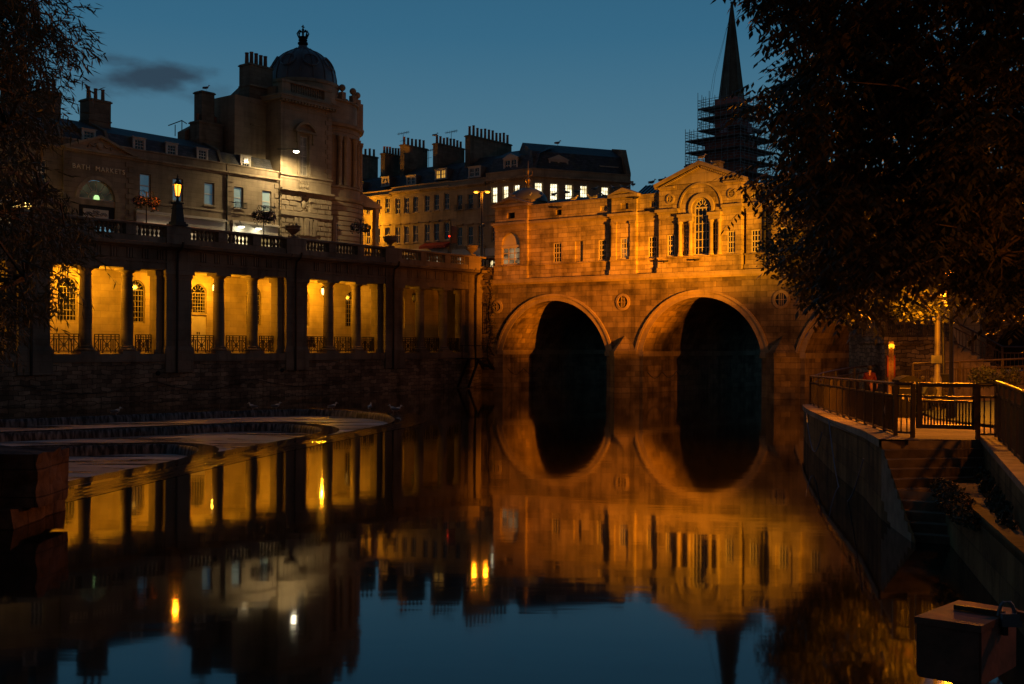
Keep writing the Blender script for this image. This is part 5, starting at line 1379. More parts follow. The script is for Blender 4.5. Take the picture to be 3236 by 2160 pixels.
# ------------------------------------------------------------------ terrace on the bridge street
YT = 21.0
def house(name, label, a, b, zc, wins, cat='terraced house', lit=(), pm3=None, shop='cream_paint', wing=None, zwin=(20.55, 22.55, 16.8, 18.9)):
    t = thing(name, label, cat, BF, (a + b) / 2, YT, 11.0)
    ops = [(x, x + .85, zwin[0], zwin[1], 0) for x in wins] + [(x + .02, x + .87, zwin[2], zwin[3], 0) for x in wins] + [(x + .02, x + .87, 12.2, 14.9, 0) for x in wins]
    m = MB(); wallgrid(m, a, b, 10.5, zc, YT, ops, .25)
    for q in (a, b): m.poly([(q, YT, 10.5), (q, YT, zc), (q, YT + 8, zc), (q, YT + 8, 10.5)])
    m.build('wall', M_TERR, t)
    k = MB(); k.box(a - .05, b + .05, YT - .35, YT + .3, zc - .72, zc - .52); k.box(a - .02, b + .02, YT - .14, YT + .3, zc - .9, zc - .72); k.box(a, b, YT - .05, YT + .45, zc - .02, zc + .1)
    k.box(a, b, YT - .1, YT + .1, 15.5, 15.75)
    for x in wins: k.box(x - .15, x + 1.05, YT - .25, YT + .1, zwin[3] + .25, zwin[3] + .4); k.box(x - .08, x + .95, YT - .1, YT + .1, zwin[0] - .14, zwin[0] - .02); k.box(x - .08, x + .95, YT - .1, YT + .1, zwin[2] - .14, zwin[2] - .02)
    k.build('cornice', M_TRIM, t)
    for i, x in enumerate(wins):
        window(t, x + .02, x + .83, zwin[0] + .01, zwin[1] - .01, YT + .12, M_WHITE, MATS['office_lit'] if i in lit else M_GLASS, 2, 4 if i in lit else 3, fw=.06)
        window(t, x + .04, x + .85, zwin[2] + .01, zwin[3] - .01, YT + .12, M_WHITE, M_GLASS, 2, 2, fw=.06)
        window(t, x + .04, x + .85, 12.21, 14.89, YT + .12, M_WHITE, MATS['shop_dim'], 1, 2, fw=.06)
    return t
def rooftop(t, a, b, zc, zr, depth=7):
    r = MB(); r.ext_x([(YT + .5, zc - .3), (YT + 1.1, zc + .35), (YT + 2.0, zc + 1.9), (YT + depth / 2 + .5, zr), (YT + depth + 1, zc - .3)], a, b); r.build('roof', M_SLATE, t)
def stack(t, u, yf, vt, n, ln, w_=.8, zb=23.5, h=1.0):
    x, zt = onwall(u, vt, BF, yf)
    return chimney(t, x, x + w_, yf, yf + ln, zb, zt, n, 'y', h, potr=.17)
litroom('office_lit', (1.0, .93, .66), 2.4, 1.5, .45, 2.); litroom('dormer_lit', (1.0, .55, .10), .9, .8, .6, 7.)
h1 = house('terraced_house', 'stone terrace house beside the glowing orange corner, with two rows of chimney pots', -50, -35.1, 23.7, [-49, -46.6, -44.2, -42.0, -39.8, -37.95, -36.2], zwin=(20.85, 22.75, 17.0, 18.95))
rooftop(h1, -50, -35.2, 23.7, 26.4)
h2 = house('terraced_house', 'wide cream stone terrace house in the middle of the row with a lit amber dormer', -35.1, -25.0, 23.95, [-34.35, -32.8, -31.22, -29.25, -27.65, -25.98])
rooftop(h2, -35.1, -25.0, 23.95, 26.9)
h3 = house('terraced_house', 'narrow terrace house left of the brightly lit corner building, with two iron balconettes', -25.0, -19.25, 23.85, [-23.85, -22.12, -20.5], zwin=(20.35, 22.15, 16.0, 18.2))
rooftop(h3, -25.0, -19.25, 23.85, 27.2)
for u0, u1, v0, v1, h, lit in ((1128, 1144, 575, 592, h1, 0), (1205, 1230, 560, 588, h1, 0), (1284, 1314, 556, 584, h2, 0), (1374, 1411, 535, 566, h2, 1), (1480, 1518, 528, 560, h3, 0)):
    a, z1 = onwall(u0, v0, BF, YT + .7); b, _ = onwall(u1, v0, BF, YT + .7); z0 = onwall(u0, v1, BF, YT + .7)[1]
    dormer(h, a, b, z0, z1, YT + .7, MATS['dormer_lit'] if lit else None, wide=True)
stack(h1, 1128, 24, 487, 4, 3.2); stack(h1, 1203, 23.2, 483, 6, 3.2)
stack(h2, 1264, 23.0, 456, 6, 4.4, h=1.1); stack(h2, 1368, 23.2, 452, 8, 5.2)
stack(h3, 1470, 23.0, 427, 11, 8.2, h=1.3)
gx = MB()
for x in (-23.85, -22.12):
    for q in range(8): gx.bar((x - .1 + q * .15, YT - .3, 20.2), (x - .1 + q * .15, YT - .3, 20.9), .03)
    gx.bar((x - .12, YT - .3, 20.9), (x + 1, YT - .3, 20.9), .05); gx.bar((x - .12, YT - .3, 20.2), (x + 1, YT - .3, 20.2), .05)
gx.build('balconette', M_IRON, h3)
aw = MB(); a, _ = onwall(1325, 780, BF, YT - 1.0); b, _ = onwall(1408, 775, BF, YT - 1.0); z = onwall(1330, 784, BF, YT - 1)[1]
aw.ext_x([(YT - .1, z + .7), (YT - 1.1, z + .2), (YT - 1.1, z - .1), (YT - .1, z + .5)], a, b); aw.build('shop_awning', plain('red_canvas', (.30, .03, .02), .8), h2)
sf = MB()
sf.box(-35, -25.1, YT - .2, YT - .01, 15.2, 15.9); sf.box(-24.8, -19.4, YT - .2, YT - .01, 14.6, 15.5); sf.build('shop_fascia', M_WHITE2, h2)
# corner building with the lit office windows
cor = thing('corner_building', 'tall corner building with a row of brilliantly lit top floor windows behind the bridge', 'office building', BF, -15.5, YT, 11)
def build_corner():
    a, b = -19.25, -12.2; zc = 24.3
    wx = [-18.35, -16.68, -15.0]
    ops = [(x, x + .85, 20.75, 22.65, 0) for x in wx] + [(x + .05, x + .9, 16.2, 18.4, 0) for x in wx]
    m = MB(); wallgrid(m, a, b, 10.5, zc, YT, ops, .28)
    m.build('wall', M_TERR, cor)
    for x in wx:
        window(cor, x + .02, x + .83, 20.77, 22.63, YT + .18, M_WHITE, MATS['office_lit'], 2, 4, fw=.06, bar=.04)
        window(cor, x + .07, x + .88, 16.22, 18.38, YT + .14, M_WHITE, M_GLASS, 3, 4, fw=.06)
    k = MB(); k.box(a, b + .2, YT - .4, YT + .3, 23.35, 23.6); k.box(a, b + .1, YT - .2, YT + .3, 23.1, 23.35); k.box(a, b, YT - .06, YT + .45, zc - .02, zc + .1); k.box(a, b, YT - .15, YT + .1, 19.3, 19.5)
    for x in wx: k.box(x - .1, x + .95, YT - .12, YT + .1, 20.6, 20.74); k.box(x - .15, x + 1.05, YT - .25, YT + .1, 18.55, 18.7)
    for i in range(18): k.box(a + i * .4, a + i * .4 + .18, YT - .3, YT, 23.12, 23.3)
    k.build('cornice', M_TRIM, cor)
    x, z1 = onwall(1591, 496, BF, YT + .8); xb, _ = onwall(1636, 496, BF, YT + .8); z0 = onwall(1591, 542, BF, YT + .8)[1]
    dormer(cor, x, xb, z0, z1 - .25, YT + .8, None, True, True)
    gf = MB(); gf.box(a, b, YT - .1, YT, 14.5, 15.4); gf.build('shop_fascia', M_WHITE, cor)
    ar = MB(); xa, za = onwall(1545, 815, BF, YT - .05); ar.ext_y([(xa, 11.2), (xa + 2.2, 11.2)] + list(reversed(arc(xa, xa + 2.2, 13.0, 1.1, 10))), YT - .06, YT - .03); ar.build('arched_shop_window', MATS['shop_bright'], cor)
    # wing running back from the corner
    cxw = BF.w(b, YT); wa = R(22.5); WFm = Frame(cxw[0], cxw[1], wa)
    wing = thing('office_wing', 'wing of the corner building facing the river, five lit windows under a slate mansard', 'office building', WFm, 5, 0, 11)
    us = [(1508, 1572, 680), (1632, 1695, 675), (1755, 1815, 660), (1875, 1935, 650), (2045, 2105, 640)]
    wo = []
    for u0, u1, v in us:
        p, _ = onwall(1100 + u0 / 2.553, 590, WFm, 0); q, _ = onwall(1100 + u1 / 2.553, 590, WFm, 0); wo.append((p, q))
    L_ = onwall(1993, 560, WFm, 0)[0]
    ops = [(p, q, 20.4, 22.75, 0) for p, q in wo]
    m = MB(); wallgrid(m, 0, L_, 10.5, zc, 0, ops, .28); m.poly([(L_, 0, 10.5), (L_, 8, 10.5), (L_, 8, zc), (L_, 0, zc)]); m.build('wall', M_TERR, wing)
    for p, q in wo: window(wing, p + .02, q - .02, 20.42, 22.73, .18, M_WHITE, MATS['office_lit'], 3, 5, fw=.07, bar=.04)
    k = MB(); k.box(-.2, L_ + .2, -.35, .3, 23.35, 23.6); k.box(0, L_, -.06, .4, zc - .02, zc + .1); k.build('cornice', M_TRIM, wing)
    r = MB(); zr = onwall(1690, 453, WFm, 4)[1]; zr2 = onwall(1900, 478, WFm, 4)[1]
    r.ext_x([(.5, zc - .4), (1.3, zc + 2.3), (4, zr), (8, zc)], .4, L_ - .6)
    r.build('roof', M_SLATE, wing)
    r = MB(); r.add([BF.w(b, YT + .5, zc) for _ in range(1)] and [(a, YT + .5, zc - .2), (b, YT + .5, zc - .2), (b, YT + 1.4, zc + 2.0), (b + .3, YT + 4.5, zr - .4), (a, YT + 4.5, zr - .4), (a, YT + 1.4, zc + 2.0)], [(0, 1, 2, 5), (5, 2, 3, 4)]); r.build('roof', M_SLATE, cor)
    g = MB(); zg = onwall(1985, 462, WFm, 0)[1]; g.ext_x([(0, zc - .1), (0, zc + .3), (1.2, zg - .2), (3.8, zg + .3), (8, zc)], L_ - .55, L_ + .02); g.build('gable_wall', M_CHIM, wing)
    for u0, u1, v0, v1, ped in ((1735, 1796, 502, 540, True), (1896, 1953, 524, 560, False)):
        p, z1 = onwall(u0, v0, WFm, .9); q, _ = onwall(u1, v0, WFm, .9); z0 = onwall(u0, v1, WFm, .9)[1]
        dormer(wing, p, q, z0, z1, .9, MATS['dusk_glass'], True, ped)
plain('dusk_glass', (.05, .07, .085), .15, vary=.2)
build_corner()
def aerial(u, v, fr, y, label):
    x, z = onwall(u, v, fr, y); t = thing('tv_aerial', label, 'aerial', fr, x, y, z - 2.2)
    m = MB(); m.tube([(x, y, z - 2.2), (x, y, z)], .035, 5); m.bar((x - 1.0, y, z - .05), (x + 1.1, y, z + .1), .04)
    for k in range(7): xx = x - .9 + k * .3; m.bar((xx, y - .3, z - .05), (xx, y + .3, z + .02), .025); m.bar((xx, y, z - .2), (xx, y, z + .2), .025)
    m.bar((x - .6, y, z - 1.0), (x + .5, y, z - .95), .035); m.build('mast', M_IRON, t)
aerial(1274, 420, BF, 24, 'television aerial above the chimney of the terrace house nearest the dome'); aerial(1426, 416, BF, 26, 'television aerial between the two biggest chimney stacks'); aerial(1355, 475, BF, 26, 'small television aerial left of the middle chimney stack')

# ------------------------------------------------------------------ church spire in scaffolding
def church():
    D = 220.0; cx, cy, _ = at(2311, 330, D); fr = Frame(cx, cy, 0)
    zz = lambda v: at(2311, v, D)[2]
    t = thing('church_spire', 'slender stone church spire rising behind the bridge', 'church', fr, 0, 0, 8)
    m = MB(); m.lathe(0, 0, [(2.55, zz(318)), (.16, zz(12))], 8, R(22.5)); m.lathe(0, 0, [(.16, zz(12)), (.34, zz(9)), (.30, zz(6)), (.08, zz(4)), (.05, zz(1))], 8); sp_ = m.build('spire', M_CHURCH, t)
    rb = MB()
    for k in range(8): a = R(22.5 + 45 * k); rb.bar((2.6 * math.cos(a), 2.6 * math.sin(a), zz(318)), (.16 * math.cos(a), .16 * math.sin(a), zz(12)), .14)
    rb.build('rib', M_CHURCH, sp_)
    tw = MB(); tw.box(-2.2, 2.2, -2.2, 2.2, zz(450), zz(320)); tw.box(-3.6, 3.6, -3.6, 3.6, 6, zz(450)); o = tw.build('tower', M_CHURCH, t); o.rotation_euler = (0, 0, R(45)); o.parent = t
    s = thing('scaffolding', 'red netted scaffolding with platforms wrapped round the church tower', 'scaffolding', fr, 0, 0, 8)
    net = MB()
    def rot(mb, name, mat, lab=None):
        o = mb.build(name, mat, s); o.rotation_euler = (0, 0, R(45)); return o
    n1 = 2.35; net.box(-n1, n1, -n1, n1, zz(445), zz(314)); net.box(-3.75, 3.75, -3.75, 3.75, 8, zz(447)); rot(net, 'debris_netting', plain('red_netting', (.72, .20, .15), .9, vary=.35, nscale=1.2))
    lv = [(343, 4.75), (374, 4.75), (412, 4.75), (445, 6.5), (482, 6.5), (519, 6.5), (556, 6.5)]
    for v, h in lv:
        d = MB(); z = zz(v) ; d.box(-h, h, -h, h, z - .28, z); rot(d, 'platform', MATS['scaffold_board'])
        rl = MB()
        for e in (-h, h):
            for dz in (.5, 1.05, 1.55): rl.bar((-h, e, z + dz), (h, e, z + dz), .07); rl.bar((e, -h, z + dz), (e, h, z + dz), .07)
        rot(rl, 'guard_rail', MATS['scaffold_pole'])
    for h, v0, v1 in ((4.75, 410, 312), (6.5, 640, 420)):
        for e in (-h, h):
            p = MB(); k = int(h * 2 / 1.35)
            for i in range(k + 1):
                q = -h + 2 * h * i / k; ex = random.uniform(0, 1.2)
                p.bar((q, e, zz(v0)), (q, e, zz(v1) + ex), .075); p.bar((e, q, zz(v0)), (e, q, zz(v1) + ex), .075)
            vs = [x for x, hh in lv if hh == h]
            for a, b in zip(vs[:-1], vs[1:]):
                for i in range(0, k, 2):
                    q0, q1 = -h + 2 * h * i / k, -h + 2 * h * (i + 1) / k
                    p.bar((q0, e, zz(a)), (q1, e, zz(b)), .055); p.bar((e, q0, zz(a)), (e, q1, zz(b)), .055)
            rot(p, 'pole', MATS['scaffold_pole'])
    for k, (e0, e1) in enumerate((((-.9, 0), (1.0, 0)),)):
        pass
    bn = MB(); zb0, zb1 = zz(441), zz(410); h = 6.65
    bn.box(-h + 3.6 - 4.0 + 1.2 - .2, -h + 3.6 - 4.0 + 1.2, -h + 4.2, -h + 6.2, zb0, zb1)
    for (px, py, rz, lb) in ((-2.75, -6.5, -45, 0), (2.2, -6.95, 45, 1)):
        q = MB(); q.box(-.85, .85, -.03, .03, zb0, zb1); o = q.build('banner', MATS['banner_red'], s, off=(0, 0, 8)); o.rotation_euler = (0, 0, R(rz)); o.location = (px * 1.0, py, 0)
        me = text_mesh('S.N', 1.0, .02); me.materials.clear(); me.materials.append(MATS['banner_white']); l = bpy.data.objects.new('banner_lettering', me); col.objects.link(l); l.parent = o; l.location = (0, -.06, zb1 - 8 - .85); l.rotation_euler = (R(90), 0, 0)
        bl = MB()
        for i in range(3): bl.box(-.7, -.1, -.05, -.031, zb1 - 8 - 1.15 - i * .3, zb1 - 8 - 1.0 - i * .3); bl.box(.1, .7, -.05, -.031, zb1 - 8 - 1.15 - i * .3, zb1 - 8 - 1.0 - i * .3)
        bl.build('banner_print', MATS['banner_white'], o, off=(0, 0, 0))
    hp = MB(); hp.tube([(-.9, -1, zz(75)), (-2.2, -1.5, zz(160)), (-3.6, -2, zz(240)), (-4.4, -2.4, zz(330))], .03, 4); hp.tube([(-.9, -1, zz(75)), (-2.5, -1.5, zz(165)), (-4.0, -2, zz(245)), (-4.9, -2.4, zz(335))], .03, 4); hp.build('hoist_rope', M_IRON, s)
plain('scaffold_board', (.22, .12, .10), .8); plain('scaffold_pole', (.28, .25, .24), .5, vary=.2); plain('banner_red', (.28, .05, .06), .7, vary=.1); plain('banner_white', (.45, .40, .42), .7, vary=.05)
church()
# ------------------------------------------------------------------ right bank: quay, steps, railings
def zq(y): return 1.87 - .0205 * (y - 25.5)
def gq(u, v):
    a, b = _ray(u, v); d = 1.7072 / (-b - .0205); return (a * d, d, CAM_H + b * d)
EDGE = [gq(u, v) for u, v in [(2540, 1280), (2546, 1288), (2566, 1300), (2625, 1326), (2675, 1343), (2732, 1362), (2786, 1391)]]
ST0, ST1 = EDGE[-1], gq(3105, 1389)
TER = [ST1, gq(3236, 1503), (5.2, 8.0, 1.9), (1.6, -6.0, 1.9)]
def quay():
    pl = MB(); back = [gq(2640, 1272), gq(2700, 1267), gq(2783, 1262)]
    out = [(p[0], p[1]) for p in EDGE] + [ST1[:2]] + [p[:2] for p in TER[1:]] + [(60, -6), (70, 75), (36, 66)] + [(p[0], p[1]) for p in reversed(back)]
    def zz(x, y): return zq(y) if y > 24 else 1.90
    tri = tessellate_polygon([[Vector((x, y, 0)) for x, y in out]])
    pl.add([(x, y, zz(x, y)) for x, y in out], [tuple(t) for t in tri])
    o = pl.build('quay_pavement', M_PAVE); o['kind'] = 'structure'
    bm = bmesh.new(); bm.from_mesh(o.data)
    for f in bm.faces:
        f.normal_update()
        if f.normal.z < 0: f.normal_flip()
    bm.to_mesh(o.data); bm.free()
    w_ = thing('quay_wall', 'dark damp concrete quay wall curving along the water on the right bank', 'quay wall', WF, EDGE[3][0], EDGE[3][1], 0)
    m = MB(); n = len(out)
    ring = [(p[0], p[1]) for p in [back[2], back[1], back[0]]] + [(p[0], p[1]) for p in EDGE]
    dens = []
    for a, b in zip(ring[:-1], ring[1:]):
        for k in range(6): dens.append((a[0] + (b[0] - a[0]) * k / 6, a[1] + (b[1] - a[1]) * k / 6))
    dens.append(ring[-1])
    for a, b in zip(dens[:-1], dens[1:]): m.poly([(*a, -2), (*b, -2), (*b, zq(b[1]) - .14), (*a, zq(a[1]) - .14)])
    m.poly([(EDGE[-1][0], EDGE[-1][1], -2), (8.35, 22.6, -2), (8.35, 22.6, .1), (EDGE[-1][0], EDGE[-1][1], zq(25.5) - .14)])
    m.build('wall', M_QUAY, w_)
    c = MB(); ins = []
    for i, p in enumerate(ring):
        a, b = ring[max(0, i - 1)], ring[min(len(ring) - 1, i + 1)]; tx, ty = b[0] - a[0], b[1] - a[1]; l = math.hypot(tx, ty); ins.append((p[0] - ty / l * .62 * -1, p[1] + tx / l * .62 * -1)) if False else ins.append((p[0] - ty / l * .6, p[1] + tx / l * .6))
    outp = [(2 * p[0] - (p[0] * 1.0 + (q[0] - p[0]) * .1 + 0) + 0, 2 * p[1] - (p[1] + (q[1] - p[1]) * .1)) for p, q in zip(ring, ins)]
    for i in range(len(ring) - 1):
        a, b, A, B = outp[i], outp[i + 1], ins[i], ins[i + 1]
        za, zb = zq(ring[i][1]), zq(ring[i + 1][1])
        c.poly([(*a, za + .03), (*b, zb + .03), (*B, zb + .03), (*A, za + .03)]); c.poly([(*a, za - .16), (*b, zb - .16), (*b, zb + .03), (*a, za + .03)]); c.poly([(*A, za - .1), (*A, za + .03), (*B, zb + .03), (*B, zb - .1)])
    c.build('coping', stone('quay_coping', (.30, .24, .17), 1.2, .8, .15, .5, .3, .5), w_)
    # ropes
    for k, (ua, va, ub, vb, uv, sag, lb) in enumerate(((2566, 1305, 2620, 1330, 0, 1.0, 'thin pale rope looped on the quay wall near its far end'), (2640, 1326, 2760, 1400, 0, 1.75, 'long blue rope hanging in a loop down the quay wall'))):
        p, q = gq(ua, va), gq(ub, vb); t = thing('mooring_rope', lb, 'rope', WF, p[0], p[1], p[2])
        r = MB(); r.tube([(p[0] + (q[0] - p[0]) * i / 14 - .22, p[1] + (q[1] - p[1]) * i / 14, p[2] + (q[2] - .35 - p[2]) * i / 14 - sag * math.sin(math.pi * i / 14)) for i in range(15)], .018, 5); r.build('rope', plain('blue_rope', (.20, .22, .30), .7), t)
    # stone steps
    s = thing('river_steps', 'broad worn stone steps going down from the gate to the water', 'steps', WF, 9.5, 24.5, 0)
    A, B = Vector(ST0[:2]), Vector((8.35, 22.7)); C, D = Vector(ST1[:2]), (Vector(TER[1][:2]) - Vector(ST1[:2])).normalized()
    mid0 = Vector((9.42, 24.05)); midD = (Vector((7.85, 17.8)) - mid0).normalized()
    for i in range(10):
        z1 = 1.85 - .188 * (i + 1); z1 += .188; t0, t1 = i / 9.6, (i + 1) / 9.6
        l0, l1 = A + (B - A) * t0, A + (B - A) * t1
        if i < 5: r0, r1 = C + D * (i * .31), C + D * ((i + 1) * .31)
        else: r0, r1 = mid0 + midD * ((i - 5) * .31 + .25), mid0 + midD * ((i - 4) * .31 + .25)
        m = MB(); dz = .188
        m.add([(*l0, z1 - dz), (*l1, z1 - dz), (*r1, z1 - dz), (*r0, z1 - dz), (*l0, z1 - 1.4), (*l1, z1 - 1.4), (*r1, z1 - 1.4), (*r0, z1 - 1.4), (*l0, z1 - .004), (*r0, z1 - .004)],
              [(0, 1, 2, 3), (1, 5, 6, 2), (8, 0, 3, 9), (4, 0, 1, 5), (3, 7, 6, 2)])
        m.build('step', M_STEP, s)
    # lower landing and its wall, terrace wall
    l = thing('landing_walkway', 'low stone walkway beside the steps with a planted wall above the water', 'walkway', WF, 8.8, 20, 0)
    m = MB(); a0, a1 = mid0, Vector((5.0, 6.7)); b0, b1 = C + D * 1.5, Vector((5.3, 8.2)); b1 = C + D * 19
    def P3(v, z): return (v.x, v.y, z)
    zt = 1.10
    a1 = mid0 + midD * 17.5
    m.poly([P3(a0, zt), P3(a1, zt), P3(b1, zt), P3(b0, zt)]); m.build('walkway_floor', M_PAVE, l)
    m = MB(); m.poly([P3(a0, -2), P3(a1, -2), P3(a1, zt), P3(a0, zt)]); e = Vector((.22, 0)); m.poly([P3(a0, zt + .06), P3(a1, zt + .06), P3(a1 + e, zt + .06), P3(a0 + e, zt + .06)]); m.poly([P3(a0 + e, zt), P3(a0 + e, zt + .06), P3(a1 + e, zt + .06), P3(a1 + e, zt)]); m.poly([P3(a0, zt - .1), P3(a1, zt - .1), P3(a1, zt + .06), P3(a0, zt + .06)]); m.poly([P3(a0, -2), P3(a0, zt + .06), P3(a0 + e * 4, zt + .06), P3(a0 + e * 4, -2)])
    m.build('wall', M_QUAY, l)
    m = MB(); m.poly([P3(C, 0), P3(C + D * 22, 0), P3(C + D * 22, 1.86), P3(C, 1.86)]); 
    k = 14
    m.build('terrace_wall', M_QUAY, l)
    wl = MB(); nrm = Vector((-D.y, D.x))
    if nrm.x < 0: nrm = -nrm
    for i in range(34):
        p = C + D * (.05 + i * .62); q = C + D * (.05 + i * .62 + .60)
        wl.add([P3(p - nrm * .05, 1.93), P3(q - nrm * .05, 1.93), P3(q + nrm * .75, 1.93), P3(p + nrm * .75, 1.93), P3(p - nrm * .05, 1.80), P3(q - nrm * .05, 1.80), P3(q + nrm * .75, 1.8), P3(p + nrm * .75, 1.8)], [(0, 1, 2, 3), (0, 4, 5, 1), (1, 5, 6, 2), (0, 3, 7, 4)])
    wl.build('coping', M_STEP, l)
    return C, D, nrm, mid0, midD
C_, D_, NR_, MID0, MIDD = quay()
# railings
def rail_run(t, pts, h, bars, y0off=.10, midrail=.30, post=.045, name='panel', top=True, skip=()):
    """posts at pts (x,y,z), top rail, second rail and vertical infill"""
    if top:
        m = MB(); m.tube([(p[0], p[1], p[2] + h) for p in pts], .045, 8); m.build('top_rail', M_RUSTY, t, smooth=50)
    for i_, p in enumerate(pts):
        if i_ in skip: continue
        m = MB(); m.bar((p[0], p[1], p[2]), (p[0], p[1], p[2] + h), post * 2); m.build('post', M_RUSTY, t)
    for a, b in zip(pts[:-1], pts[1:]):
        m = MB(); A, B = Vector(a), Vector(b)
        m.bar(A + Vector((0, 0, h - midrail)), B + Vector((0, 0, h - midrail)), .055); m.bar(A + Vector((0, 0, y0off)), B + Vector((0, 0, y0off)), .05)
        for k in range(1, bars): q = A + (B - A) * (k / bars); m.bar(q + Vector((0, 0, y0off)), q + Vector((0, 0, h - midrail)), .026)
        m.build(name, M_RUSTY, t)
RH = 1.32
base_px = [(2562, 1279), (2573, 1283), (2588, 1290.5), (2605, 1297), (2625, 1305), (2648, 1313), (2666, 1319.5), (2687, 1327), (2709, 1334.5), (2735, 1344), (2763, 1354), (2795, 1365.5), (2829, 1379.5)]
def railings():
    pts = [gq(u, v) for u, v in base_px]
    t = thing('quay_railing', 'curved black railing along the quay edge, paint worn to bare metal', 'railing', WF, *pts[5][:2], pts[5][2])
    rail_run(t, pts, RH, 8)
    far = [at(2562, 1192, pts[0][1]), at(2600, 1178.5, 50.5), at(2640, 1170, 51.5), at(2700, 1160, 53), at(2800, 1152, 55)]
    t2 = thing('quay_railing', 'far railing catching the light behind the red jacketed figure', 'railing', WF, *far[2][:2], 1.4)
    rail_run(t2, [(x, y, z - RH) for x, y, z in far], RH, 9)
    g0, g1, g2, g3 = gq(2829, 1379.5), gq(2884, 1382), gq(3090, 1387), gq(3150, 1388)
    t3 = thing('quay_railing', 'short two bar railing between curved rail and gate', 'railing', WF, *g0); rail_run(t3, [g0, g1], RH, 3, y0off=.12, skip=(0,))
    t4 = thing('quay_railing', 'short railing panel to the right of the gate', 'railing', WF, *g2); rail_run(t4, [g2, g3], RH, 3, y0off=.12)
    gt = thing('metal_gate', 'closed black metal gate with vertical bars at the head of the steps', 'gate', WF, *g1)
    A, B = Vector(g1) + Vector((.16, .03, 0)), Vector(g2) + Vector((-.06, 0, 0)); f = MB(); h0, h1 = .28, 1.30
    up = lambda v, z: (v.x, v.y, v.z + z)
    for z in (h0, h1): f.bar(up(A, z), up(B, z), .10)
    f.bar(up(A, h0 - .05), up(A, h1 + .05), .11); f.bar(up(B, h0 - .05), up(B, h1 + .05), .11)
    for z in (1.00, .90): f.bar(up(A, z), up(B, z), .06)
    f.build('gate_frame', M_RUSTY, gt); bb = MB()
    for k in range(1, 18): q = A + (B - A) * (k / 18); bb.bar(up(q, h0), up(q, .9), .03)
    bb.build('bars', M_RUSTY, gt); hg = MB(); hg.box(A.x - .14, A.x, A.y - .03, A.y + .03, A.z + .5, A.z + .58); hg.box(A.x - .14, A.x, A.y - .03, A.y + .03, A.z + 1.1, A.z + 1.16); hg.build('hinge', M_RUSTY, gt)
    rp = []
    for k in range(14):
        q = Vector(g3[:2]) + Vector((C_ + D_ * (k * 1.25) - C_).to_tuple()) if k else Vector(g3[:2])
        rp.append((q.x, q.y, 1.92))
    t5 = thing('terrace_railing', 'heavy flaking railing running along the plank edged terrace to the lower right', 'railing', WF, *rp[0])
    rail_run(t5, rp[:9], RH, 9, y0off=.04, post=.055, skip=(0,))
    # life ring line hung on the rail
    p = pts[-2]; lr = thing('rope_loop', 'loop of pale hose hanging over the railing left of the gate', 'rope', WF, p[0] + .1, p[1] - .2, p[2] + .9)
    m = MB(); m.tube([(p[0] + .12, p[1] - .1, p[2] + .95), (p[0] + .0, p[1] - .14, p[2] + .9), (p[0] - .05, p[1] - .14, p[2] + .6), (p[0] + .02, p[1] - .14, p[2] + .35), (p[0] + .12, p[1] - .14, p[2] + .2)], .022, 6); m.build('hose', plain('pale_hose', (.30, .26, .2), .6), lr)
railings()
